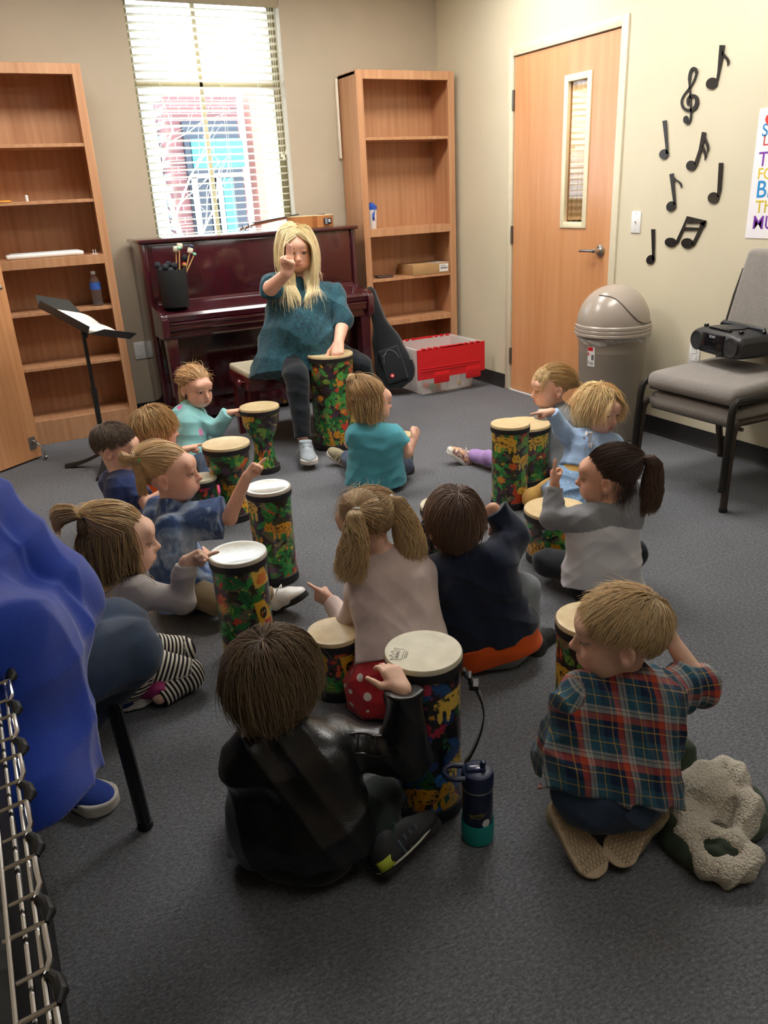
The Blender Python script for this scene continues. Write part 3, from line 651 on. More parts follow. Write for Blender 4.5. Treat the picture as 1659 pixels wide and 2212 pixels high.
m.b.faces.new([m.b.verts.new(q) for q in R_[3]])
obs.append(m.build('bin_body', MFROST, smooth=False, solid=.004))
m = MB(); zz = tz
for (a, b) in ((0, 1), (1, 2), (2, 3), (3, 0)): m.tube([ring(zz, -.004)[a], ring(zz, -.004)[b]], .009, 8)
for k in range(1, 4): # stiffening ribs on the long and short sides
    u = k/4
    for (a, b) in ((0, 1), (2, 3), (3, 0)):
        p1 = ring(tz-.02, .004)[a]*(1-u)+ring(tz-.02, .004)[b]*u; p2 = ring(.03, .046)[a]*(1-u)+ring(.03, .046)[b]*u; m.tube([p1, p2], .004, 6)
obs.append(m.build('rim', MFROST))
def flap(yo, s_):
    m = MB(); y = yo
    m.hexa([(tx0-.02, y, tz-.205), (tx1+.02, y, tz-.205), (tx1+.02, y+.012*s_, tz-.205), (tx0-.02, y+.012*s_, tz-.205), (tx0-.02, yo, tz+.008), (tx1+.02, yo, tz+.008), (tx1+.02, yo+.012*s_, tz+.008), (tx0-.02, yo+.012*s_, tz+.008)])
    yf = y+.012*s_
    for zz in (tz-.13, tz-.148): m.bb((tx0+.005, yf, zz), (tx1-.03, yf+.006*s_, zz+.006), .002)
    m.bb((tx0+.11, yf-.004*s_, tz-.245), (tx0+.235, yf+.008*s_, tz-.165), .003); m.bb((tx1-.145, yf-.004*s_, tz-.245), (tx1-.02, yf+.008*s_, tz-.155), .003)
    for zz in (.185, .2, .215, .23): m.bb((tx0+.115, yf, tz-zz), (tx0+.23, yf+.011*s_, tz-zz+.005)); m.bb((tx1-.14, yf, tz-zz), (tx1-.025, yf+.011*s_, tz-zz+.005))
    for k in range(10):
        if k in (4, 5): continue
        x = tx0+.02+(tx1-tx0-.07)*k/9; m.bb((x, yo-.014*s_, tz+.0), (x+.028, yo+.012*s_, tz+.014), .002)
    m.bb((tx0+.2, yo-.01*s_, tz), (tx0+.36, yo+.012*s_, tz+.013), .002)
    return m.build('lid_flap', MRED)
obs += [flap(ty0-.014, -1), flap(ty1+.004, 1)]
o = MB().bb((tx0-.012, ty0+.09, tz-.075), (tx0+.012, ty0+.2, tz-.01), .004).build('handle', MFROST); obs.append(o); attach(e, *obs)
for i, (c, x, y, r, nm, lab) in enumerate((('e0922f', 2.98, 4.98, .03, 'toy_egg', 'orange toy piece seen through the clear tote'), ('2f9a5a', 2.93, 4.965, .026, 'toy_egg', 'green toy piece seen through the clear tote'), ('d9564a', 2.91, 5.02, .025, 'toy_egg', 'red toy piece seen through the clear tote'), ('e8c46a', 3.17, 4.97, .02, 'toy_egg', 'yellow toy piece alone at the right inside the clear tote'))):
    tag(MB().lathe([(r*math.sin(q), r*1.15*(1-math.cos(q))) for q in np.linspace(0, PI, 14)], (x, y, .006), 20, caps=False).build(nm, M('toy_'+c, c, .35, .05)), lab, 'toy')
# ------------------------------------------------------------------ gig bag leaning on the piano side
gb0 = onz(868, 853); g_top = ony(818, 690, 5.14); axis = nrm(g_top-(gb0+UPV*.05)); sd = nrm(np.cross(axis, V3(-.5, -.8, .2))); nn = np.cross(sd, axis)
if nn@(CC-gb0) > 0: nn, sd = -nn, -sd
e = empty('gig_bag', tuple(gb0), label='black padded guitar gig bag leaning between piano and tote', cat='bag'); obs = []
Lb = np.linalg.norm(g_top-gb0)+.18; R3 = Matrix((sd, nn, axis)).transposed()
def section(u):
    w = .042+.105*math.exp(-((u-.20)/.19)**2)+.045*math.exp(-((u-.48)/.13)**2); w = min(w, .14); w *= min(1, (u/.06)**.5+.2) if u < .06 else 1
    return max(.03, w*(1 if u < .75 else 1-.5*(u-.75))), .062*(1-.45*u)
rows = []
for k in range(30):
    u = k/29; a_, b_ = section(u); b_ *= 1 if k not in (0, 29) else .3; a_ *= 1 if k not in (0, 29) else .6; c = gb0+UPV*.055+nn*.0+axis*(u*Lb-.0)
    rows.append([c+sd*a_*math.copysign(abs(math.cos(q))**.7, math.cos(q))+nn*b_*math.copysign(abs(math.sin(q))**.7, math.sin(q)) for q in np.linspace(0, 2*PI, 33)])
MNYL = fabric('black_nylon', '1d2126', .7, 500, .3, .1, .3)
o = MB().grid(rows).build('bag_body', MNYL); obs.append(o)
m = MB(); pr_ = [rows[k][0]*.0+gb0+UPV*.055+axis*(k/29*Lb)+sd*section(k/29)[0]*1.0 for k in range(1, 29)]; m.tube(pr_, .005, 6); pr2 = [gb0+UPV*.055+axis*(k/29*Lb)-sd*section(k/29)[0] for k in range(1, 29)]; m.tube(pr2, .005, 6)
obs.append(m.build('piping', M('grey_piping', '5a5f66', .5, .05)))
pk = gb0+UPV*.055+axis*.18-nn*.062
m = MB().box(pk, (.15, .03, .25), R3, .014, 3); obs.append(m.build('pocket', MNYL))
m = MB().tube([pk-nn*.017+sd*(.06*math.cos(q))+axis*(.11*math.sin(q)) for q in np.linspace(.3, 2.8, 14)], .0025, 6); m.tube([pk-nn*.018+axis*.1+sd*.02, pk-nn*.02+axis*.085+sd*.03, pk-nn*.02+axis*.08+sd*.055], .003, 6); obs.append(m.build('zip', M('zip_grey', '6a7078', .4, .05)))
m = MB().lathe([(.016, 0), (.016, .003), (0, .0035)], pk-nn*.016-axis*.07+sd*.03, 20, Matrix((sd, axis, -nn)).transposed()); m.mi = 1; m.box(pk-nn*.0205-axis*.07+sd*.03, (.018, .002, .005), R3); m.box(pk-nn*.0205-axis*.07+sd*.03, (.005, .002, .018), R3)
obs.append(m.build('badge', [MRED, MWHITE])); attach(e, *obs)
# ------------------------------------------------------------------ bin with a swing dome lid
cx, cy_ = 3.16, 3.375
e = empty('trash_can', (cx, cy_, 0), label='taupe swing-top trash can by the oak door', cat='trash can')
MTAU = M('taupe_plastic', '9a9084', .35, .03, 6); MTAU2 = M('taupe_gloss', 'a79b90', .22, .03, 6)
MB().lathe([(0, .0), (.148, 0), (.155, .004), (.16, .03), (.185, .60), (.192, .615), (.188, .62), (.15, .02), (0, .018)], n=64, caps=False).build('can_body', MTAU, e)
pr = [(.2035, .598), (.207, .60), (.207, .612), (.203, .616), (.206, .62), (.206, .632), (.202, .636), (.205, .64), (.204, .652), (.198, .658)]
MB().lathe(pr, n=64, caps=False).build('lid_collar', MTAU2, e)
dm = [(.196*math.cos(q), .655+.205*math.sin(q)) for q in np.linspace(0, PI/2, 26)]; dm[-1] = (0, .86)
MB().lathe(dm, n=72, caps=False).build('dome_lid', MTAU2, e)
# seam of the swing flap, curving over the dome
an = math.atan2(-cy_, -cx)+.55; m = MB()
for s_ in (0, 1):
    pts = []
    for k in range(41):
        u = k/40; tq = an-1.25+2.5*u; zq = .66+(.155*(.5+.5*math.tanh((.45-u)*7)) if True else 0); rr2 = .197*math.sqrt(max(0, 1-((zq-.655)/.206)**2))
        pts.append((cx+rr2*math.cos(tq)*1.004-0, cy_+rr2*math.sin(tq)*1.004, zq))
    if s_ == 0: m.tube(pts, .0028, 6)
o = m.build('flap_seam', M('seam_grey', '5a4f47', .6, .05)); attach(e, o)
m = MB(); rows = []
random.seed(2)
for i in range(7):
    rows.append([(cx+(.1885+.004*math.sin(k*.7+i)+.003*math.sin(k*2.3)+.012*(i/6))*math.cos(2*PI*k/96), cy_+(.1885+.004*math.sin(k*.7+i)+.003*math.sin(k*2.3)+.012*(i/6))*math.sin(2*PI*k/96), .565+.012*math.sin(k*.21)+(.598-.565)*i/6) for k in range(97)])
t = NT('clear_liner'); t.set(lin('e8e6e2'), .2, Alpha=.4); m.grid(rows); o = m.build('bag_liner', t.m); attach(e, o)
m = MB(); a0 = math.atan2(-cy_, -cx)-.62
def cyl(u, z, g=0): r_ = .1835+(z-.55)*.044+.0016+g; return (cx+r_*math.cos(a0+u/.18), cy_+r_*math.sin(a0+u/.18), z)
def cp(u0, u1, z0, z1, g): m.grid([[cyl(u0+(u1-u0)*i/6, z0, g), cyl(u0+(u1-u0)*i/6, z1, g)] for i in range(7)])
cp(-.023, .023, .44, .548, 0); m.mi = 1; cp(-.021, .012, .525, .545, .0004); cp(-.021, -.012, .498, .515, .0004); m.mi = 2
cp(.002, .018, .475, .505, .0004)
for k in range(6): cp(-.005+.0038*k, -.003+.0038*k, .447, .465, .0004)
for k in range(3): cp(-.02, -.008, .452+.007*k, .455+.007*k, .0004)
o = m.build('sticker', [MWHITE, MRED, M('sticker_grey', '6a6a6e', .5, .05)]); attach(e, o)
# ------------------------------------------------------------------ stacking chairs
MCH = fabric('taupe_tweed', '8d8782', .95, 500, .5, .08, .15, .15, .55); MFRM = M('dark_bronze_metal', '2a2724', .42, .1, Metallic=.4); MFRB = M('brown_bronze_metal', '4b3f37', .42, .1, Metallic=.4)
def make_chair(nm, lab, mf, mframe, loc, rz, group=None, hz=.0):
    """local: faces -x, seat width along y"""
    e = empty(nm, loc, rz, lab, 'chair', group)
    def pad(f, nm, n=(22, 22)):
        rows = []
        for i in range(n[0]+1): rows.append([f(i/n[0], 2*PI*j/n[1]) for j in range(n[1]+1)])
        return MB().grid(rows)
    # seat: rounded slab with crowned top and waterfall front
    bmx = MB(); bmx.bb((-.25, -.255, .36), (.23, .255, .455), .035, 5); o = bmx.build('seat', mf, e)
    for v in o.data.vertices:
        x, y, z = v.co
        if z > .41: v.co.z += .022*(1-(y/.27)**2)*(1-((x)/.27)**2)-.02*max(0, (-x-.12)/.13)**2
        if z < .40: v.co.z += .012*max(0, -x-.1)
    md = o.modifiers.new('s', 'SUBSURF'); md.levels = md.render_levels = 1
    bmx = MB(); bmx.bb((-.035, -.235, -.22), (.03, .235, .24), .03, 5); o = bmx.build('backrest', mf, e)
    for v in o.data.vertices:
        x, y, z = v.co; u = (z+.22)/.46
        y *= 1-.10*max(0, u-.55)/.45; v.co = (x+.205+.06+.13*u-.05*u*u+.035*(y/.23)**2*-.6, y, .575+u*.375+.02*(1-(y/.235)**2)*u)
    md = o.modifiers.new('s', 'SUBSURF'); md.levels = md.render_levels = 1
    for s_ in (-1, 1):
        y = .262*s_
        def sq(pts, nm, w=.0125, h=.0125):
            m = MB(); m.tube(pts, w*1.3, 8); m.build(nm, mframe, e)
        sq([(-.20, y, .395), (-.235, y, .395), (-.255, y, .375), (-.262, y, .34), (-.27, y*1.02, .16), (-.275, y*1.03, .004)], 'leg')
        sq([(.20, y, .395), (.232, y, .385), (.25, y, .35), (.29, y*1.01, .16), (.33, y*1.02, .004)], 'leg')
        sq([(-.21, y, .395), (0, y, .392), (.21, y, .395), (.245, y, .43), (.262, y*.97, .56), (.30, y*.93, .74), (.335, y*.9, .86)], 'side_rail')
        MB().tube([(-.275, y*1.03, .0), (-.275, y*1.03, .016)], .0185, 10).build('foot_cap', MBLACK, e); MB().tube([(.33, y*1.02, .0), (.33, y*1.02, .016)], .0185, 10).build('foot_cap', MBLACK, e)
    MB().tube([(-.2, -.26, .36), (-.2, .26, .36)], .009, 8).build('crossbar', mframe, e); MB().tube([(.18, -.26, .36), (.18, .26, .36)], .009, 8).build('crossbar', mframe, e)
    return e
chL = make_chair('stacking_chair', 'lower grey tweed chair of the stack of two', MCH, MFRB, (3.055, 2.485, 0), 0, 'grey tweed stacking chairs')
make_chair('stacking_chair', 'upper grey tweed chair of the stack with the boombox on it', MCH, MFRM, (3.035, 2.485, .098), 0, 'grey tweed stacking chairs')
make_chair('stacking_chair', 'black metal chair under the adult in the blue fleece', fabric('dark_tweed', '2a2a2e', .95, 700, .4), M('black_metal', '141416', .4, .1), (-.155, 1.875, 0), PI)
# ------------------------------------------------------------------ boombox
MGR = M('charcoal_plastic', '2a2b2e', .4, .06, 8); MGLS = M('black_gloss', '141519', .12, .05)
e = empty('boombox', (3.125, 2.555, .598), 0, 'charcoal cassette boombox on the upper grey chair', 'boombox')
e.rotation_euler = (0, 0, -.22)
# local: front faces -x, length along y
rows = []; hl = .18
for i in range(41):
    y = -hl+2*hl*i/40; s_ = (1-(abs(y)/hl)**5)**.5 if abs(y) < hl else 0; s_ = .35+.65*max(0, s_)
    c_ = []
    for q in np.linspace(0, 2*PI, 33):
        ca, sa = math.cos(q), math.sin(q); c_.append((math.copysign(abs(ca)**.5, ca)*.10*(.7+.3*s_)+.0, y, .064+math.copysign(abs(sa)**.45, sa)*.062*s_))
    rows.append(c_)
m = MB().grid(rows); m.b.faces.new([m.b.verts.new(p) for p in rows[0][:-1]]); m.b.faces.new([m.b.verts.new(p) for p in rows[-1][:-1]]); m.build('case', MGR, e)
m = MB().bb((-.105, -.075, .018), (-.09, .075, .108), .003); m.build('cassette_door', MGLS, e)
for s_ in (-1, 1): MB().lathe([(.044, 0), (.046, .004), (.042, .008), (.03, .004), (.008, .006), (0, .007)], (-.094, .124*s_, .062), 32, rot('Y', -PI/2)).build('speaker_grille', M('grille_black', '1a1b1d', .7, .2, 300, .6, 700), e)
m = MB(); m.lathe([(.06, 0), (.062, .006), (.05, .010), (0, .011)], (.0, .0, .124), 40); m.build('disc_lid', MGR, e)
m = MB()
for k in range(6): m.bb((-.075, -.075+.026*k, .124), (-.058, -.053+.026*k, .131), .002)
m.build('button', MGLS, e)
for s_ in (-1, 1): MB().lathe([(.011, 0), (.011, .010), (.009, .012), (0, .012)], (-.05, .125*s_, .122), 20).build('dial', MGLS, e)
MB().tube([(.05, -.15, .12), (.055, -.14, .132), (.055, .14, .132), (.05, .15, .12)], .009, 10).build('carry_handle', MGR, e)
def text(nm, s, size, mat, parent, M4, depth=.0006, align='CENTER', bold=0.):
    cu = bpy.data.curves.new(nm, 'FONT'); cu.body = s; cu.offset = bold*size; cu.size = size; cu.align_x = align; cu.align_y = 'CENTER'; cu.extrude = depth
    tmp = bpy.data.objects.new(nm, cu); COL.objects.link(tmp); bpy.context.view_layer.update()
    dg = bpy.context.evaluated_depsgraph_get(); me = bpy.data.meshes.new_from_object(tmp.evaluated_get(dg)); bpy.data.objects.remove(tmp)
    me.transform(M4); me.materials.clear(); o = link(nm, me, mat, parent); return o
def frame4(o, x, y, z): return Matrix.Translation(Vector(o)) @ Matrix((Vector(x), Vector(y), Vector(z))).transposed().to_4x4()
MLOGO = M('silver_print', 'b9bcc2', .4, .03)
text('logo', 'SONY', .017, MLOGO, e, frame4((-.1056, 0, .094), (0, -1, 0), (0, 0, 1), (-1, 0, 0)))
m = MB(); [m.bb((-.1056, -.03+.012*k, .03), (-.105, -.022+.012*k, .032)) for k in range(5)]; m.build('legend', M('legend_grey', '55585e', .5, .03), e)
o = MB().tube([(3.37, 2.30, .32), (3.385, 2.2, .315), (3.39, 2.1, .31), (3.38, 2.0, .318), (3.39, 1.85, .30)], .0035, 8).build('power_cord', MBLACK); tag(o, 'thin black cord running along the wall behind the chair stack', 'cord')
# ------------------------------------------------------------------ music notes on the wall (sheet cutouts standing 4 mm off)
MNOTE = M('black_acrylic', '262422', .22, .05, Coat_Weight=.3)
def wp(x, y): return onx(x, y, XR)[1:]
def bez(P, n=10):
    out = []
    for i in range(0, len(P)-3, 3):
        for k in range(n):
            u = k/n; out.append(tuple((1-u)**3*P[i][j]+3*u*(1-u)**2*P[i+1][j]+3*u*u*(1-u)*P[i+2][j]+u**3*P[i+3][j] for j in (0, 1)))
    out.append(tuple(P[-1])); return out
def sheet(polys, nm, lab):
    """polys in photo pixels on the right wall -> real sheet shapes"""
    m = MB()
    for p in polys:
        q = [wp(*a) for a in p]; m.prism([(a[0], a[1]) for a in q], (XR-.004, 0, 0), (0, 1, 0), (0, 0, 1), (-1, 0, 0), .004)
    o = m.build(nm, MNOTE, smooth=False); tag(o, lab, 'wall decoration', 'black music note cutouts on the cream wall')
def ell(c, a, b, th, n=28): return [(c[0]+a*math.cos(q)*math.cos(th)-b*math.sin(q)*math.sin(th), c[1]+a*math.cos(q)*math.sin(th)+b*math.sin(q)*math.cos(th)) for q in [2*PI*k/n for k in range(n)]]
def Z(x0, y0, s, P): return [(x0+a/s, y0+b/s) for a, b in P]
zs = lambda P: Z(1400, 60, 3.95, P)
N_ = 'music_note'
sheet([zs(ell((552, 474), 54, 46, -.75)), zs([(618, 148), (662, 148), (648, 250), (606, 450), (590, 440), (600, 380)]), zs(bez([(640, 190), (660, 235), (705, 260), (700, 290), (700, 310), (692, 320), (684, 330), (690, 285), (660, 250), (640, 235)]))], N_, 'black eighth note with one flag, topmost on the cream wall')
sheet([zs(ell((143, 1077), 44, 38, -.9)), zs([(131, 795), (164, 788), (180, 1075), (162, 1080), (155, 1000)])], N_, 'black quarter note below and left of the treble clef')
sheet([zs(ell((375, 1176), 44, 42, -.9)), zs([(468, 888), (503, 893), (480, 1000), (425, 1180), (400, 1160), (440, 1040)]), zs(bez([(495, 920), (510, 970), (530, 990), (526, 1030), (522, 1060), (518, 1060), (510, 1075), (515, 1030), (500, 985), (490, 970)])), zs(bez([(475, 990), (490, 1040), (510, 1060), (506, 1095), (502, 1115), (498, 1120), (488, 1132), (494, 1090), (480, 1060), (465, 1035)]))], N_, 'black sixteenth note with two flags in the middle of the cream wall')
sheet([zs(ell((204, 1522), 46, 38, -.9)), zs([(190, 1250), (224, 1240), (244, 1500), (226, 1515)]), zs(bez([(222, 1262), (240, 1300), (300, 1310), (296, 1345), (295, 1360), (292, 1365), (289, 1370), (285, 1330), (260, 1310), (230, 1300)]))], N_, 'black eighth note with one flag above the beamed pair')
sheet([zs(ell((565, 1450), 50, 46, -.8)), zs([(612, 1152), (648, 1152), (632, 1380), (612, 1450), (596, 1440)])], N_, 'black quarter note to the right, above the beamed pair')
sheet([zs(ell((28, 1977), 42, 34, -1.0)), zs([(34, 1718), (65, 1718), (62, 1980), (44, 1985)])], N_, 'small black quarter note, lowest, beside the light switch')
sheet([zs(ell((200, 1830), 50, 40, .1)), zs(ell((342, 1838), 52, 44, .1)), zs([(340, 1606), (320, 1700), (262, 1840), (240, 1830), (300, 1700)]), zs([(340, 1606), (505, 1645), (490, 1700), (450, 1668), (345, 1670), (330, 1660)]), zs([(320, 1700), (440, 1705), (432, 1728), (305, 1730)]), zs([(505, 1645), (478, 1700), (398, 1862), (376, 1850), (440, 1720), (455, 1665)])], N_, 'black beamed pair of sixteenth notes beside the light switch')
# treble clef: a thick swept ribbon
def ribbon(P, wd):
    n = len(P); L_, R_ = [], []
    for i, p in enumerate(P):
        a, b = P[max(0, i-1)], P[min(n-1, i+1)]; d = (b[0]-a[0], b[1]-a[1]); l = math.hypot(*d)+1e-9; k = wd[i]/2
        L_.append((p[0]-d[1]/l*k, p[1]+d[0]/l*k)); R_.append((p[0]+d[1]/l*k, p[1]-d[0]/l*k))
    return [[L_[i], L_[i+1], R_[i+1], R_[i]] for i in range(n-1)]
cl = bez([(355, 665), (335, 640), (345, 595), (380, 580), (420, 575), (440, 620), (415, 670), (390, 720), (310, 720), (295, 650), (285, 580), (350, 540), (385, 480), (425, 410), (430, 350), (400, 345), (370, 345), (355, 420), (362, 490), (368, 600), (378, 690), (372, 760), (368, 815), (345, 820), (335, 815)], 9)
wdl = [14+18*math.sin(PI*min(1, i/30))+(10 if 40 < i < 58 else 0) for i in range(len(cl))]; wdl = [min(36, w) for w in wdl]; wdl[-20:] = [15]*20
m = MB()
for q in ribbon(zs(cl), [w/3.95 for w in wdl])+[zs(ell((330, 783), 22, 34, .1))]:
    q = [wp(*a) for a in q]; m.prism([(a[0], a[1]) for a in q], (XR-.004, 0, 0), (0, 1, 0), (0, 0, 1), (-1, 0, 0), .004)
tag(m.build('treble_clef', MNOTE, smooth=False), 'black treble clef cutout on the cream wall', 'wall decoration', 'black music note cutouts on the cream wall')
# ------------------------------------------------------------------ poster (its right half runs past the chair backs)
yl, zt_, zb_ = 2.785, 1.655, 1.094; e = empty('poster', (XR-.003, yl-.24, zb_), label='white poster with hand drawn coloured letters above the chair stack', cat='poster')
o = MB().bb((XR-.003, yl-.46, zb_), (XR-.0015, yl, zt_)).build('sheet', M('poster_paper', 'f1eef2', .6, .015)); attach(e, o)
def let(s, px, py, size, col, px1=None):
    y, z = wp(px, py); mt = M('ink_'+col, col, .6, .05); o = text('lettering', s, size, mt, None, frame4((XR-.0034, y, z), (0, -1, 0), (0, 0, 1), (-1, 0, 0)), .0003, 'LEFT', .006); attach(e, o)
hy, hz_ = wp(1655, 262); hp = [(hy-.035-.038*math.sin(q)**3*1.0, hz_+.0024*(13*math.cos(q)-5*math.cos(2*q)-2*math.cos(3*q)-math.cos(4*q))) for q in np.linspace(0, 2*PI, 40, endpoint=False)]
o = MB().prism(hp, (XR-.0034, 0, 0), (0, 1, 0), (0, 0, 1), (-1, 0, 0), .0006).build('heart', M('ink_red', 'e0302a', .6, .05), smooth=False); attach(e, o)
let('So', 1647, 283, .075, '1f86c8'); let('Lov', 1649, 305, .062, 'c9443c'); let('THE', 1639, 346, .088, '7a35a8'); let('FO', 1637, 377, .068, 'dcc02e'); let('BE', 1634, 411, .105, '1f8fd0'); let('Th', 1632, 448, .078, 'd8bd2c'); let('MU', 1626, 482, .085, '7a35a8')
# ------------------------------------------------------------------ near-left rack with chrome rails
e = empty('instrument_rack', (-.16, .9, 0), label='black rack with chrome wire rails at the near left edge', cat='rack'); obs = []
zr = .66; x0, ya, yb_ = -.068, .50, 1.42
m = MB().bb((x0-.20, ya, .05), (x0-.035, yb_, zr-.02), .01); obs.append(m.build('side_panel', M('black_board', '0f1010', .5, .2)))
m = MB()
for dx_, dz in ((-.005, 0), (-.018, -.006), (-.034, .0)): m.tube([(x0+dx_-.0, ya, zr+dz), (x0+dx_, yb_, zr+dz)], .0032, 8)
obs.append(m.build('rail', MCHROME))
for k in range(8):
    y = ya+.03+.108*k; obs.append(MB().tube([(x0+.004, y, zr+.004), (x0-.04, y, zr-.001)], .003, 8).build('cross_wire', MCHROME)); obs.append(MB().tube([(x0-.002, y+.045, zr+.006), (x0-.03, y+.045, zr+.002)], .0025, 8).build('cross_wire', MCHROME))
    m = MB(); m.tube([(x0+.004, y+.002, zr+.0), (x0+.008, y+.014, zr+.001), (x0+.007, y+.03, zr+.002), (x0-.001, y+.044, zr+.003)], [.004, .0085, .007, .004], 10); obs.append(m.build('hook', MBLACK))
    m = MB().tube([(x0-.001, y+.04, zr+.005), (x0+.004, y+.055, zr+.007), (x0+.003, y+.10, zr+.007)], .0035, 8); obs.append(m.build('hook_wire', MCHROME))
for y in (ya+.05, yb_-.05): obs.append(MB().bb((x0-.14, y-.02, 0), (x0-.1, y+.02, .06)).build('foot', MBLACK))
attach(e, *obs)
# ================================================================== DRUMS (printed jungle wrap painted per vertex on a fine grid)
class Wrap:
    def __init__(s, circ, h, seed, res=.0026, bright=1.):
        s.c, s.h = circ, h; s.nu = int(circ/res); s.nv = int(h/res); s.rg = random.Random(seed)
        s.U, s.Z = np.meshgrid(np.arange(s.nu)/s.nu*circ, np.linspace(0, h, s.nv+1), indexing='ij')
        s.img = np.zeros(s.U.shape+(3,)); s.img[:] = lin('2a2218')
        s.nz = sum(a*np.sin(2*PI*(k*s.U/circ)+b+q*s.Z*50) for a, k, b, q in [(s.rg.uniform(.3, 1), s.rg.randint(1, 7), s.rg.uniform(0, 6), s.rg.uniform(-2, 2)) for _ in range(9)])
    def d(s, u, z): du = (s.U-u+s.c/2) % s.c-s.c/2; return du, s.Z-z
    def put(s, msk, col): s.img[msk] = lin(col)
    def loc(s, u, z, a):
        x, y = s.d(u, z); return x*math.cos(a)+y*math.sin(a), -x*math.sin(a)+y*math.cos(a)
    def ell(s, u, z, a, rx, ry, col, jag=0., jn=9):
        x, y = s.loc(u, z, a); q = np.sqrt((x/rx)**2+(y/ry)**2); th = np.arctan2(y/ry, x/rx)
        s.put(q < 1-jag*(.5+.5*np.cos(th*jn)), col)
    def leaf(s, u, z, a, L, W, col, vein=None):
        x, y = s.loc(u, z, a); t_ = np.clip(x/L, 0, 1); w = W*np.sin(PI*t_)**.8*(1-.25*(np.sin(x*PI/L*9) > .2)); m = (x > 0) & (x < L) & (abs(y) < w); s.put(m, col)
        if vein: s.put(m & (abs(y) < .0014), vein)
    def palm(s, u, z, h, tc, lc, R):
        x, y = s.d(u, z); w = .012*(1+.25*np.sin(y*60)); s.put((y > 0) & (y < h) & (abs(x-.15*y*math.sin(u*40)) < w), tc)
        for k in range(9): s.leaf(u, z+h, k*2*PI/9+.3, R*s.rg.uniform(.7, 1.1), R*.22, lc if k % 2 else '1f5a2c')
    def flame(s, u, z, h, col):
        x, y = s.d(u, z); t_ = np.clip(y/h, 0, 1); s.put((y > 0) & (y < h) & (abs(x-.3*h*.2*np.sin(t_*7)) < .22*h*(1-t_)*(1+.4*np.sin(t_*14))), col)
    def cat(s, u, z, S, body, flip=1):
        f = flip; s.ell(u, z, 0, .055*S, .024*S, body, .06, 14); s.ell(u+.058*S*f, z+.012*S, 0, .02*S, .018*S, body); s.ell(u+.05*S*f, z+.03*S, .4, .006*S, .006*S, body); s.ell(u+.066*S*f, z+.029*S, 0, .006*S, .006*S, body)
        for q in (-.04, -.02, .025, .045): s.ell(u+q*S, z-.028*S, 0, .006*S, .018*S, body)
        for k in range(26): s.ell(u+s.rg.uniform(-.05, .04)*S, z+s.rg.uniform(-.018, .018)*S, s.rg.uniform(0, 3), .0038*S, .0026*S, '2a1a10')
        for q in (-.007, .007): s.ell(u+(.06+q)*S*f, z+.015*S, 0, .0024*S, .0024*S, '1a1008')
        s.ell(u+.066*S*f, z+.006*S, 0, .003*S, .0022*S, '1a1008')
    def neck(s, u, z, h, col, dot):
        x, y = s.d(u, z); t_ = y/h; s.put((t_ > 0) & (t_ < 1) & (abs(x-.035*(1-t_)) < .02+.016*(1-t_)), col)
        s.ell(u+.012, z+h*.62, .1, .015, .021, '2a1c16'); [s.ell(u+.012+q, z+h*.65, 0, .003, .004, 'cfae4a') for q in (-.005, .005)]
        s.ell(u+.03, z+h*.2, 0, .024, .018, dot); s.ell(u+.018, z+h*.33, .5, .008, .006, dot); s.ell(u+.042, z+h*.32, -.5, .008, .006, dot)
    def jungle(s, pal='warm'):
        G = ['3a9a48', '2a7f3c', '58ad4c', '86b84a', '1f6a38']; Y = ['eebb3a', 'e0a02c', 'f3cb58']; Rr = ['d8492f', 'e2683a', 'b03a30', 'e88a3a']; D = ['3a2a38', '553052', '45432e', '6b6a4a', '8a8660']
        if pal == 'cool': G = ['1e5a34', '2a6a3e', '24508a', '2f74c0', '1e3c70']; D = ['121018', '1a2040', '10181a', '1c1624', '2a1a30']; Rr = ['c93a5a', 'b52f48', 'd9502f', 'a03a8a']
        r = s.rg; A = s.c*s.h
        s.put(s.nz > .6, D[0]); s.put(s.nz < -.7, D[2]); s.put(s.nz > 1.6, D[3]); s.put(s.nz < -1.8, D[1])
        n = int(A/.0021)
        def ru(): return r.uniform(0, s.c)
        for k in range(n): s.ell(ru(), r.uniform(0, s.h), r.uniform(0, 3), r.uniform(.015, .045), r.uniform(.010, .024), r.choice(D+Rr[:2]+G[:2]), .35, r.randint(5, 9))
        for k in range(int(n*.9)): s.leaf(ru(), r.uniform(0, s.h), r.uniform(0, 6.3), r.uniform(.03, .075), r.uniform(.009, .02), r.choice(G), r.choice([None, '12301a']))
        for k in range(int(n*.22)): s.ell(ru(), r.uniform(.01, s.h), r.uniform(0, 3), r.uniform(.008, .02), r.uniform(.005, .010), r.choice(Y+Rr), .4, 6)
        step = .09
        for k in range(max(3, int(s.c/.085))):
            u = k*s.c/max(3, int(s.c/.085))+r.uniform(-.012, .012); t_ = r.random()
            if t_ < .55: s.palm(u, 0., min(.13, s.h*.35)*r.uniform(.8, 1.1), r.choice(['d9952a', '3a2438', 'c97a22', '4a2a3a']), r.choice(G[:3]), .045)
            else: s.flame(u, .01, min(.11, s.h*.35), r.choice(['d9502a', 'e0a030', 'b5382a']))
        for z in np.arange(.05, s.h-.02, .085):
            for k in range(max(2, int(s.c/.2))):
                u = (k+.5*((z/.085) % 2))*s.c/max(2, int(s.c/.2))+r.uniform(-.03, .03); q = r.random()
                if q < .42: s.cat(u, z+r.uniform(0, .02), r.uniform(.85, 1.25), r.choice(Y), r.choice((-1, 1)))
                elif q < .6: s.neck(u, z-.02, .12, r.choice(Y), r.choice(Rr))
                elif q < .8: s.ell(u, z, 0, .025, .02, r.choice(Rr), .3, 7); s.ell(u, z, 0, .012, .010, 'd9a52a', .2, 8)
                else:
                    for j in range(6): s.leaf(u, z, j*1.05, .04, .011, r.choice(G[:4]), None)
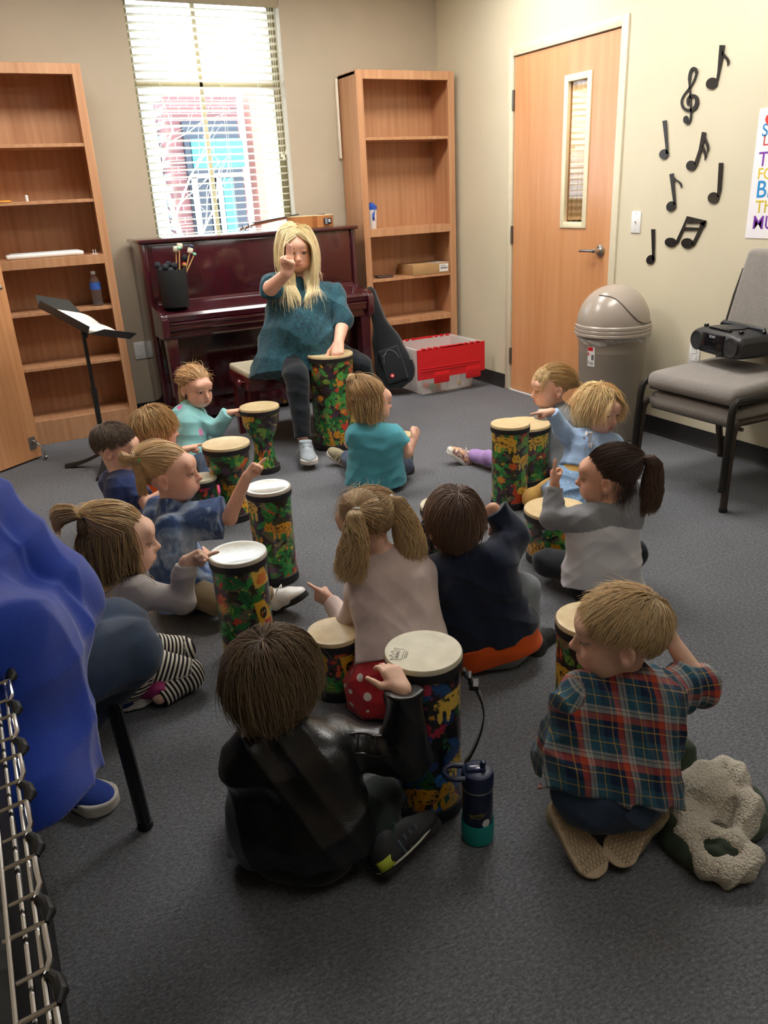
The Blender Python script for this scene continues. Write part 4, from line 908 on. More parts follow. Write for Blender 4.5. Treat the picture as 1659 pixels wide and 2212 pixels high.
        for k in range(n): s.ell(ru(), r.uniform(0, s.h), 0, .0032, .0032, r.choice(Rr+Y+G[:2]))
        return s
    def mesh(s, name, prof, m, parent=None):
        """prof(t)-> (radius,z) for t in 0..1"""
        nu, nv = s.nu, s.nv+1; P = np.array([prof(t_) for t_ in np.linspace(0, 1, nv)]); an = np.arange(nu)/nu*2*PI
        V = np.stack([P[None, :, 0]*np.cos(an)[:, None], P[None, :, 0]*np.sin(an)[:, None], np.broadcast_to(P[None, :, 1], (nu, nv))], -1).reshape(-1, 3)
        i = np.arange(nu)[:, None]; j = np.arange(nv-1)[None]; a = i*nv+j; b = ((i+1) % nu)*nv+j
        return np_mesh(name, V, np.stack([a, b, b+1, a+1], -1).reshape(-1, 4), m, parent, s.img.reshape(-1, 3))
MWRAP = Mvc('printed_wrap', .3, Coat_Weight=.25, Coat_Roughness=.15); MBAND = M('black_rim_band', '232225', .6, .1)
t = NT('tan_drumhead'); co = t.coord(); t.set(t.ramp(t.noise(co, 26, 4), [(.3, lin('d2b98a')), (.7, lin('e2cda2'))]), .3, Coat_Weight=.15); MHEAD = t.m
t = NT('white_drumhead'); co = t.coord(); t.set(t.ramp(t.noise(co, 30, 4), [(.3, lin('b9b5a6')), (.7, lin('cfcbbd'))]), .22, Coat_Weight=.8, Coat_Roughness=.12); MHEADW = t.m
t = NT('cream_drumhead'); co = t.coord(); t.set(t.ramp(t.noise(co, 30, 4), [(.3, lin('c9c2a8')), (.7, lin('d8d2ba'))]), .45); MHEADC = t.m
DRG = 'jungle print hand drums'
def drum(kind, r, h, seed, loc, rz, lab, head=None, pal='warm', feet=False, tilt=None, rb=None, strap=None):
    e = empty('hand_drum' if kind != 'djembe' else 'djembe', tuple(loc), rz, lab, 'drum', DRG)
    if tilt: e.rotation_euler = (tilt[0], tilt[1], rz)
    rb = rb or r*.97
    if kind == 'djembe':
        def prof(t_):
            pts = [(0, .74), (.06, .70), (.22, .58), (.38, .50), (.50, .52), (.64, .74), (.8, .94), (1, 1.0)]
            x = [p[0] for p in pts]; y = [p[1] for p in pts]; tt = t_
            return (r*float(np.interp(tt, x, y)), .018+(h-.05)*t_)
        w = Wrap(2*PI*r*.8, h-.03, seed)
    else:
        def prof(t_): return (rb+(r-rb)*t_, .02+(h-.05)*t_)
        w = Wrap(2*PI*r, h-.03, seed)
    w.jungle(pal).mesh('shell', prof, MWRAP, e)
    MB().lathe([(prof(1)[0]+.001, h-.034), (r+.005, h-.033), (r+.006, h-.012), (r+.003, h-.008), (r-.004, h-.008)], n=64, caps=False).build('rim_band', MBAND, e)
    MB().lathe([(r+.0052, h-.013), (r+.0055, h-.004), (r+.003, h+.0005), (r-.003, h+.0015), (r-.01, h), (0, h-.001)], n=64, caps=False).build('drum_head', head or MHEAD, e)
    q = prof(0)[0]
    m = MB(); m.lathe([(q+.0, .034), (q+.004, .032), (q+.005, .004), (q+.002, 0), (q-.012, 0), (q-.012, .03)], n=64, caps=False); m.build('foot_ring', MBAND, e)
    if feet:
        for k in range(3):
            a = k*2*PI/3+1.2; m = MB(); m.tube([(q*math.cos(a+u), q*math.sin(a+u), .014) for u in np.linspace(-.35, .35, 9)], .016, 8); m.build('rubber_foot', MBAND, e)
    for zz, a in ((h-.055, .9),):
        m = MB().lathe([(.006, 0), (.0065, .002), (.003, .0025), (.003, .001)], (r*.985*math.cos(a), r*.985*math.sin(a), zz), 16, Matrix(((-math.sin(a), 0, math.cos(a)), (math.cos(a), 0, math.sin(a)), (0, 1, 0)))); m.build('grommet', MSTEEL, e)
    if strap:
        a, n = strap; R_ = V3(math.cos(a), math.sin(a), 0); m = MB(); P = []
        for u in np.linspace(0, 1, 15): P.append(R_*(r*.99+.008+n*math.sin(PI*u)**.8)+UPV*(h*.88-.6*h*u*(1-.12*math.sin(PI*u))))
        sd_ = V3(-R_[1], R_[0], 0)*.014; rows = [[p-sd_, p+sd_] for p in P]; m.grid(rows); m.build('strap', fabric('black_webbing', '17181b', .8, 800, .4), e, solid=.003)
        m = MB(); m.box(P[2], (.022, .034, .012), rot('Z', a), .002); m.box(P[1], (.008, .03, .02), rot('Z', a), .002); m.tube([P[0]-sd_*.6, P[0]+sd_*.6], .005, 8); m.build('buckle', MBLACK, e)
    return e
def fl(x, y, dd=0.):
    p = onz(x, y); return V3(p[0], p[1], 0)
dT = drum('tube', .126, .548, 11, fl(727, 962), 2.0, 'tallest jungle print drum between the knees of the adult in teal', feet=True)
dA = drum('djembe', .101, .362, 12, fl(575, 1016), .4, 'goblet drum under the hand of the child in the aqua hoodie')
dB = drum('djembe', .103, .366, 13, fl(508, 1118), 1.9, 'larger goblet drum behind the upright white headed drum')
dE = drum('tube', .0815, .382, 14, fl(600, 1248), .7, 'upright tube drum with a white head beside the child in the tie-dye dress', MHEADW)
dF = drum('tube', .0845, .384, 15, onz(513, 1193, .384)*V3(1, 1, 0), 2.6, 'upright tube drum with a white head beside the child in striped leggings', MHEADW)
dG = drum('tube', .083, .425, 16, fl(925, 1728), -.2, 'upright drum with a printed white head beside the child in black leather', MHEADC, 'cool', strap=(-.42, .045))
dJ = drum('tube', .083, .395, 17, fl(1100, 1090), 1.2, 'upright tube drum in front of the child in the blue dress')
dJ2 = drum('tube', .118, .30, 18, onz(1134, 914, .30)*V3(1, 1, 0), 0., 'wider drum half hidden behind the tube drum by the child in grey')
dL = drum('tube', .116, .215, 19, fl(1196, 1205), 2.75, 'wide low drum in front of the child with grey sleeves', rb=.105)
dN7 = drum('tube', .056, .21, 20, fl(872, 1020), .3, 'small drum at the right hand of the child in the turquoise tee')
dC = drum('tube', .062, .235, 21, onz(436, 1030, .235)*V3(1, 1, 0), .2, 'small drum with a white head in front of the child in the navy tee', MHEADC, 'cool')
dH = drum('tube', .076, .20, 22, onz(722, 1362, .20)*V3(1, 1, 0), .9, 'low left drum of the pair before the child in the polka dot skirt')
dH2 = drum('tube', .066, .20, 23, onz(790, 1352, .20)*V3(1, 1, 0)+V3(.055, .04, 0), 3.9, 'low right drum of the pair before the child in the polka dot skirt')
dM = drum('tube', .083, .38, 24, onz(1278, 1335, .38)*V3(1, 1, 0), 2.3, 'upright drum hidden behind the child in the plaid shirt')
dK = drum('tube', .086, .36, 25, onz(963, 1088, .36)*V3(1, 1, 0), .5, 'drum with a white head behind the child in the navy sweatshirt', MHEADC, 'cool', strap=(2.75, .03))
# printed maker's mark on the near drum head
MINK = M('head_print', '4a4842', .5, .05); lx = -RT; ly = -FW
def mark():
    z = .425+.0018; c = onz(862, 1413, z); c = V3(c[0], c[1], 0)-V3(*dG.location)*V3(1, 1, 0); a = 1.05; x_ = V3(math.cos(a), math.sin(a), 0); x_ = RT*.22+FW*.97; x_ = nrm(x_); y_ = V3(-x_[1], x_[0], 0)
    R_ = Matrix.Rotation(.2, 4, 'Z')
    F_ = Matrix.Translation(Vector((c[0], c[1], z-.0))) @ Matrix((Vector(x_), Vector(y_), Vector((0, 0, 1)))).transposed().to_4x4()
    s_ = []
    s_.append(text('logo', 'REMO', .0105, MINK, dG, R_ @ F_ @ Matrix.Translation((0, .003, 0)), .0002))
    m = MB(); pts = [(-.018, .009), (-.022, -.004), (.022, -.004), (.018, .009)]
    cr = [(-.02, .009), (-.024, -.016), (-.014, -.009), (-.008, -.02), (0, -.010), (.008, -.02), (.014, -.009), (.024, -.016), (.02, .009), (-.02, .009)]
    m.tube([R_ @ F_ @ Vector((p[0], -p[1], 0)) for p in cr], .0005, 5)
    for k in range(2): m.tube([R_ @ F_ @ Vector((-.016+.004*k, -.014-.004*k, 0)), R_ @ F_ @ Vector((.016-.004*k, -.014-.004*k, 0))], .0006, 5)
    m.build('crown_mark', MINK, dG)
mark()
# ------------------------------------------------------------------ drink bottle on the carpet
c = onz(1032, 1832); c = V3(c[0], c[1], 0)+nrm(V3(c[0], c[1], 0))*.036
e = empty('drink_bottle', tuple(c), label='navy and teal drink bottle standing on the carpet beside the printed drum', cat='bottle')
MNVY = M('navy_metal', '18233f', .3, .06, 20); MNVL = M('navy_plastic', '1f2a4c', .4, .05); MTL = M('teal_silicone', '12908c', .55, .04)
MB().lathe([(0, .006), (.0335, .006), (.0345, .01), (.0345, .135), (.033, .147), (.0335, .149)], n=48, caps=False).build('bottle_body', MNVY, e)
MB().lathe([(0, 0), (.033, 0), (.0365, .004), (.0372, .056), (.0362, .058), (.035, .056)], n=48, caps=False).build('silicone_boot', MTL, e)
MB().lathe([(.0345, .146), (.0352, .149), (.0345, .152)], n=48, caps=False).build('collar_ring', MSTEEL, e)
MB().lathe([(.0352, .151), (.0358, .155), (.0362, .180), (.034, .189), (.028, .192), (0, .193)], n=48, caps=False).build('lid', MNVL, e)
m = MB(); lf = -RT
loop = [lf*.030+FW*.022+UPV*.184]+[lf*(.048+.027*math.sin(q))+FW*.024*math.cos(q)+UPV*.186 for q in np.linspace(.15, PI-.15, 12)]+[lf*.030-FW*.022+UPV*.184]
m.tube(loop, .0065, 10); m.build('carry_loop', MNVL, e)
RB = Matrix((RT, FW, UPV)).transposed(); m = MB(); m.box(UPV*.195-RT*.004, (.044, .022, .008), RB, .003); m.build('spout_cover', M('navy_gloss', '26335a', .2, .04), e)
m = MB(); m.box(UPV*.204+RT*.012, (.010, .016, .018), RB @ rot('Y', .35), .003); m.build('straw_lever', MNVL, e)
ab = math.atan2(-CC[1]-c[1], -c[0])
def bpnt(u, z, g=.0006): a = ab+u/.0345; return V3((.0345+g)*math.cos(a), (.0345+g)*math.sin(a), z)
m = MB(); random.seed(3)
for k in range(7): # a scrawled yellow name tag, too rough to read
    u0 = -.018+.0045*k; m.tube([bpnt(u0+.0035*t_+.001*math.sin(9*t_+k), .088+.0035*math.sin(6*t_+k*1.7)+.0008*k) for t_ in np.linspace(0, 1, 6)], .0006, 4)
m.tube([bpnt(u, .083+.012*max(0, u/.02)**2, .0006) for u in np.linspace(-.016, .022, 10)], .0005, 4); m.build('scrawl', M('mustard_print', '8f8a3a', .5, .05), e)
m = MB(); cc_ = [(.020+.0105*math.cos(q), .066+.0125*math.sin(q)) for q in [k*PI/3 for k in range(6)]]; m.b.faces.new([m.b.verts.new(bpnt(u, z, .0008)) for u, z in cc_]); m.mi = 1
cc_ = [(.020+.007*math.cos(q)*(1+.25*math.sin(3*q)), .066+.009*math.sin(q)) for q in np.linspace(0, 2*PI, 16)[:-1]]; m.b.faces.new([m.b.verts.new(bpnt(u, z, .0012)) for u, z in cc_]); m.build('sticker', [MWHITE, M('tan_print', '9a8468', .6, .08)], e)
# ================================================================== PEOPLE: smooth-union bodies meshed with surface nets
def fold(P, seed=0, sc=1.):
    r = np.random.RandomState(seed); o = np.zeros(P.shape[:-1])
    for i in range(3):
        a = r.normal(size=3)*np.array([1, 1, 1.5]); a *= (44+30*i)*sc/np.linalg.norm(a); b = r.normal(size=3)*22*sc; c = r.uniform(0, 6, 2)
        q = P@a+c[0]+1.6*np.sin(P@b+c[1]); o = o+(1.27-2*np.abs(np.sin(q*.5)))*(-1.)/(1.2+i)*-1.
    return o
class Sdf:
    def __init__(s): s.L = []; s.amp = 0; s.seed = 0; s.fsc = 1.
    def cone(s, a, b, ra, rb, k=.02, fa=0, fb=0, g=0, flat=None):
        """tapered limb; fa/fb flat ends; flat=(dir, factor) squashes the section along dir"""
        a, b = V3(*a), V3(*b); s.L.append(('c', a, b, ra, rb, k, fa, fb, flat, (a+b)/2, np.linalg.norm(b-a)/2+max(ra, rb), g)); return s
    def ell(s, c, r, R=None, k=.02, g=0, sub=False):
        c = V3(*c); R = np.eye(3) if R is None else np.asarray(R); r = V3(*r) if hasattr(r, '__len__') else V3(r, r, r)
        s.L.append(('s' if sub else 'e', c, R, r, k, c, r.max(), g)); return s
    def cut(s, p, n, k=.004): s.L.append(('p', V3(*p), nrm(n), k)); return s
    def sole(s, O, R, L, w0, w1, z0, z1, k=.006):
        O = V3(*O); s.L.append(('o', O, np.asarray(R), L, w0, w1, z0, z1, k, O+np.asarray(R)@V3(0, L/2, 0), L/2+w1, 0)); return s
    @staticmethod
    def val(p, P):
        if p[0] == 'c':
            a, b, ra, rb, _, fa, fb, fl = p[1:9]; ba = b-a; l2 = max(ba@ba, 1e-12); q = P-a; h = np.clip(q@ba/l2, 0, 1)
            v = q-h[..., None]*ba
            if fl is not None: v = v+((v@fl[0])*(1/fl[1]-1))[..., None]*fl[0]
            d = np.sqrt((v*v).sum(-1))-(ra+(rb-ra)*h)
            if fb: d = np.maximum(d, (P-b)@ba/math.sqrt(l2))
            if fa: d = np.maximum(d, (a-P)@ba/math.sqrt(l2))
            return d
        if p[0] in 'es':
            q = (P-p[1])@p[2]; u = q/p[3]; k0 = np.sqrt((u*u).sum(-1)); w = u/p[3]; k1 = np.sqrt((w*w).sum(-1))+1e-9; return np.where(k0 < .05, -p[3].min(), k0*(k0-1)/k1)
        if p[0] == 'o':
            _, O, R, L, w0, w1, z0, z1 = p[:8]; q = (P-O)@R; y0, y1 = w0, L-w1; h = np.clip((q[..., 1]-y0)/(y1-y0), 0, 1)
            hh = h*h*(3-2*h); wd = w0+(w1-w0)*hh-.12*w0*np.sin(PI*h)
            d2 = np.sqrt((q[..., 0]+.006*np.sin(PI*h))**2+(q[..., 1]-(y0+h*(y1-y0)))**2)-wd
            return np.maximum(d2, np.maximum(q[..., 2]-z1, z0-q[..., 2]))
    def ev(s, P, bc=None, bd=0.):
        d = np.full(P.shape[:-1], .4)
        for p in s.L:
            if p[0] == 'p':
                v = (P-p[1])@p[2]; h = np.maximum(p[3]-abs(d-v), 0)/p[3]; d = np.maximum(d, v)+h*h*p[3]*.25; continue
            k = p[4] if p[0] in 'es' else (p[5] if p[0] == 'c' else p[8]); c, r = p[-3], p[-2]
            if bc is not None:
                sel = np.where(((bc-c)**2).sum(-1) < (r+bd+k+.03)**2)[0]
                if not len(sel): continue
                X = P[sel]; D = d[sel]
            else: X, D = P, d
            v = Sdf.val(p, X); k = max(k, 1e-4)
            if p[0] == 's': h = np.maximum(k-abs(D+v), 0)/k; D = np.maximum(D, -v)+h*h*k*.25
            else: h = np.maximum(k-abs(D-v), 0)/k; D = np.minimum(D, v)-h*h*k*.25
            if bc is not None: d[sel] = D
            else: d = D
        if s.amp: d = d-s.amp*1.1*fold(P, s.seed, s.fsc)
        return d
    def mesh(s, h=.004):
        B = 8; pr = [p for p in s.L if p[0] not in 'ps']
        lo = np.min([p[-3]-p[-2] for p in pr], 0)-.03; hi = np.max([p[-3]+p[-2] for p in pr], 0)+.03
        N = np.ceil((hi-lo)/(h*B)).astype(int); g = np.stack(np.meshgrid(*[np.arange(n) for n in N], indexing='ij'), -1).reshape(-1, 3)
        cen = lo+(g+.5)*B*h; bd = B*h*.5*1.7321
        keep = abs(s.ev(cen)) < bd*1.25+s.amp*3.2+.004; g = g[keep]; cen = cen[keep]
        o = np.stack(np.meshgrid(*[np.arange(B+1)]*3, indexing='ij'), -1).reshape(-1, 3)
        P = lo+((g[:, None]*B)+o[None])*h; D = s.ev(P, cen, bd).reshape(-1, B+1, B+1, B+1); nb = len(g)
        D = np.where(D == 0, 1e-9, D)
        NN = N*B+2
        sl = lambda i, j, k: D[:, i:B+i, j:B+j, k:B+k]
        acc = np.zeros((nb, B, B, B, 3)); cnt = np.zeros((nb, B, B, B))
        cs = [(i, j, k) for i in (0, 1) for j in (0, 1) for k in (0, 1)]
        for a in cs:
            for ax in range(3):
                if a[ax]: continue
                b = list(a); b[ax] = 1; da, db = sl(*a), sl(*b); x = (da > 0) != (db > 0); t_ = np.where(x, da/(da-db+1e-20), 0)
                for q in range(3): acc[..., q] += np.where(x, a[q]+(t_ if q == ax else 0), 0)
                cnt += x
        act = np.argwhere(cnt > 0); vi = acc[tuple(act.T)]/cnt[tuple(act.T)][:, None]
        cell = g[act[:, 0]]*B+act[:, 1:]; V = lo+(cell+vi)*h
        key = lambda c: (c[:, 0].astype(np.int64)*NN[1]+c[:, 1])*NN[2]+c[:, 2]
        kk = key(cell); od = np.argsort(kk); ks = kk[od]; Q = []
        for ax in range(3):
            b = [0, 0, 0]; b[ax] = 1; da, db = sl(0, 0, 0), sl(*b); x = np.argwhere((da > 0) != (db > 0)); sg = da[tuple(x.T)] > 0
            c = g[x[:, 0]]*B+x[:, 1:]; u, w = (ax+1) % 3, (ax+2) % 3; eu = np.eye(3, dtype=int)[u]; ew = np.eye(3, dtype=int)[w]
            ids = []; ok = np.ones(len(c), bool)
            for off in (0*eu, -eu, -eu-ew, -ew):
                z = key(c+off); i = np.clip(np.searchsorted(ks, z), 0, len(ks)-1); ok &= ks[i] == z; ids.append(od[i])
            q = np.stack(ids, -1); q[sg] = q[sg][:, ::-1]; Q.append(q[ok])
        return V, np.concatenate(Q)
    def group(s, V):
        """index of the nearest labelled primitive for every vertex"""
        best = np.full(len(V), 9.); g = np.zeros(len(V), int)
        for i, p in enumerate(s.L):
            if p[0] in 'ps': continue
            v = Sdf.val(p, V); m = v < best; best[m] = v[m]; g[m] = p[-1]
        return g
def frame(fwd, up=(0, 0, 1)):
    y = nrm(fwd); x = nrm(np.cross(y, V3(*up))); z = np.cross(x, y); return np.stack([x, y, z], 1)
def heading(deg, pitch=0.):
    """direction in the room: 0 = straight away from the viewpoint, + to its right; pitch up"""
    a = math.radians(deg); p = math.radians(pitch); return (FW*math.cos(a)+RT*math.sin(a))*math.cos(p)+UPV*math.sin(p)
POSES = {'point': ((4, 6, 4), (75, 95, 60), (80, 95, 60), (82, 95, 60)), 'fist': ((72, 95, 60),)*4, 'relax': ((22, 30, 20), (28, 34, 22), (32, 36, 24), (36, 38, 26)), 'flat': ((6, 8, 6),)*4, 'two': ((-2, 4, 3), (-4, 5, 3), (70, 95, 60), (76, 95, 60)), 'droop': ((50, 25, 15), (55, 28, 18), (58, 30, 20), (60, 32, 22))}
def hand(S, W, d, n, side, s=1., pose='relax', bend=0.):
    d = nrm(d); n = nrm(V3(*n)-d*(d@V3(*n))); l = np.cross(d, n)*side; W = V3(*W)
    off = (.0165, .0055, -.0055, -.0155); ln = (.92, 1., .93, .76)
    for i in range(4):
        kn = W+d*(.050-.003*abs(i-1))*s+l*off[i]*s; S.cone(W+l*off[i]*.55*s+d*.004*s, kn, .0125*s, .0088*s, .008*s)
        p = kn; a = 0; L = (.0215*ln[i]*s, .0145*ln[i]*s, .0115*ln[i]*s); r = (.0068*s, .0061*s, .0056*s, .0046*s)
        for q in range(3):
            a += math.radians(POSES[pose][min(i, len(POSES[pose])-1)][q]); e = d*math.cos(a)+n*math.sin(a)+l*off[i]*(2. if pose in ('flat', 'relax') else 0.); p2 = p+nrm(e)*L[q]; S.cone(p, p2, r[q], r[q+1], .0025*s if q == 0 else .0015*s); p = p2
    b = W+d*.012*s+l*.014*s; m1 = b+(nrm(d*.8+l*.30+n*.5) if pose in ('point', 'fist', 'two') else nrm(d*.55+l*.75+n*.35))*.026*s
    tip = nrm(d*.45-l*.75+n*.5) if pose in ('point', 'fist', 'two') else nrm(d*.85+l*.45+n*.2)
    S.cone(b, m1, .0115*s, .0085*s, .008*s); S.cone(m1, m1+tip*.020*s, .008*s, .0065*s, .003*s); S.cone(m1+tip*.020*s, m1+tip*.036*s, .0066*s, .0052*s, .002*s)
def head_prims(S, H, R, s, adult=False):
    T = lambda x, y, z: H+R@(V3(x, y, z)*s)
    E = lambda c, r, k=.012, sub=False, R2=None: S.ell(T(*c), V3(*r)*s, R if R2 is None else R@R2, k*s, 0, sub)
    E((0, -.014, .026), (.0725, .090, .078)); E((0, .022, -.026), (.060, .062, .074), .02)
    E((0, .045, -.078), (.022, .022, .018), .03)
    for q in (-1, 1):
        E((.034*q, .047, -.040), (.024, .026, .026), .02); E((.030*q, .040, -.065), (.022, .03, .022), .025)
        E((.029*q, .094, .003), (.016, .012, .012), .016, True)
        E((.029*q, .0705, .001), (.0145, .0125, .0135), .004)
        E((.0295*q, .083, -.0005), (.0138, .016, .0074), .002, True)
        a = math.radians(14)*q; c_, s_ = math.cos(a), math.sin(a); R2 = np.array([[c_, -s_, 0], [s_, c_, 0], [0, 0, 1]])
        E((.0745*q, -.012, -.010), (.0075, .0175, .027), .006, False, R2); E((.081*q, -.009, -.008), (.006, .010, .017), .004, True, R2); E((.0745*q, -.008, -.032), (.006, .009, .010), .008)
        E((.0085*q, .088, -.031), (.0062, .0075, .0058), .006); E((.004*q, .0945, -.0355), (.0028, .003, .0022), .002, True)
    E((0, .075, .030), (.045, .016, .022), .03)
    S.cone(T(0, .082, .000), T(0, .098, -.026), .0062*s, .0082*s, .014*s); E((0, .099, -.0285), (.0085, .0085, .0075), .006)
    E((0, .074, -.055), (.026, .016, .018), .02)
    E((0, .0885, -.0515), (.0145, .0052, .0042), .005); E((0, .0870, -.0605), (.0125, .0062, .0046), .005); E((0, .094, -.0558), (.017, .006, .0011), .002, True)
SKIN_T = {'fair': ('f0c6ae', 'dd9484'), 'rosy': ('edbba3', 'd98678'), 'warm': ('e3b094', 'cf8871')}
t = NT('skin'); a_ = t.n('ShaderNodeAttribute', attribute_name='col'); f_ = t.noise(t.coord(), 60, 4)
t.set(t.mix(.35, a_.outputs['Color'], t.mix(1., a_.outputs['Color'], t.ramp(f_, [(.3, (.85, .78, .76)), (.7, (1.12, 1.08, 1.06))]), 'MULTIPLY')), .48, Subsurface_Weight=.12, Subsurface_Scale=.006, Specular_IOR_Level=.4)
t.bump(t.noise(t.coord(), 900, 2), .06, .001); MSKIN = t.m
t = NT('hair'); a_ = t.n('ShaderNodeAttribute', attribute_name='col'); t.set(a_.outputs['Color'], .45, Specular_IOR_Level=.4, Sheen_Weight=.1); MHAIR = t.m
MEYE = [M('eye_white', 'e9e4df', .12, .02), M('iris_blue', '4f6f86', .1, .2, 400), M('iris_brown', '4a2f1e', .1, .2, 400), M('pupil', '0a0a0a', .05, .0)]
def skin_cols(V, H, R, s, tone, hairc, hairmask, brow):
    base, lip = lin(SKIN_T[tone][0]), lin(SKIN_T[tone][1]); L = (V-H)@R/s; C = np.tile(base, (len(V), 1)); x, y, z = L[:, 0], L[:, 1], L[:, 2]
    def blend(w, c): C[:] = C*(1-w[:, None])+np.array(c)*w[:, None]
    near = (L*L).sum(1) < .16**2
    for q in (-1, 1):
        blend(near*np.exp(-(((x-.038*q)/.02)**2+((y-.06)/.03)**2+((z+.035)/.018)**2))*.45, lip)
        blend(near*np.exp(-(((x-.076*q)/.012)**2+((y+.01)/.02)**2+((z+.01)/.024)**2))*.3, lip)
        zb = .0245-.35*np.maximum(0, abs(x-.024*q)-.006)*.6; blend(near*(y > .05)*(abs(x-.028*q) < .0165)*np.clip(1.4-abs(z-zb)/.0024, 0, 1)*.45, brow)
        r2 = np.sqrt(((x-.0295*q)/.0145)**2+((z+.0003)/.0078)**2); blend(near*(y > .055)*(z > -.002)*np.exp(-((r2-1)/.18)**2)*.55, (.05, .03, .02))
    blend(near*np.exp(-((x/.012)**2+((y-.1)/.012)**2+((z+.03)/.01)**2))*.3, lip)
    w = near*(y > .07)*np.clip(1.5-np.maximum(abs(x)/.0165, 0)**2-((z+.056)/.0085)**2, 0, 1); blend(np.clip(w, 0, .85), tuple(c*.85 for c in lip))
    hm = near*np.clip((hairmask((L-np.array([0, -.014, .026]))/np.maximum(np.linalg.norm(L-np.array([0, -.014, .026]), axis=1), 1e-6)[:, None], L)-.6)*3, 0, 1); blend(hm*.92, hairc)
    return C
def noface(front=.50, hl=.62, ear=-.12, nape=-.72):
    """hair region of the scalp: hairline height hl at the front, in front of the ears, nape at the back"""
    def f(u, L):
        az = np.arctan2(np.abs(u[:, 0]), u[:, 1]); q = (front-.45)*.6
        lim = np.interp(az, [0, .45, .8, 1.05, 1.25, 1.42, 1.62, 1.8, 2.05, 2.4, 2.75, PI], [hl, hl-.02, hl-.10, hl-.26+q, max(.12, ear+.16), ear, ear+.02, ear-.10, .45*ear+.55*nape+.12, nape+.05, nape, nape])
        return np.clip((u[:, 2]-lim)*9+.5, 0, 1)
    return f
def strands(name, P, r, cols, parent, close=True):
    """P (n,S,3) centre lines -> one mesh of tapering three sided strands"""
    n, S, _ = P.shape; T = np.gradient(P, axis=1); T /= np.linalg.norm(T, axis=2, keepdims=True)+1e-9
    ref = np.array([.31, .52, .79]); U = np.cross(T, ref); U /= np.linalg.norm(U, axis=2, keepdims=True)+1e-9; W = np.cross(T, U)
    tp = np.clip(np.linspace(1.15, .2, S)*1.3, .25, 1)[None, :, None]*(r[:, None, None] if hasattr(r, '__len__') else r)
    V = np.stack([P+tp*(U*math.cos(a)+W*math.sin(a)) for a in (0, 2*PI/3, 4*PI/3)], 2)
    i = (np.arange(n)[:, None, None]*S+np.arange(S-1)[None, :, None])*3; k = np.arange(3)[None, None]; k2 = (k+1) % 3
    Q = np.stack([i+k, i+k2, i+3+k2, i+3+k], -1).reshape(-1, 4)
    C = cols if cols.ndim == 3 else np.broadcast_to(cols[:, None], (n, S, 3))
    return np_mesh(name, V.reshape(-1, 3), Q, MHAIR, parent, np.repeat(C.reshape(-1, 3), 3, 0))
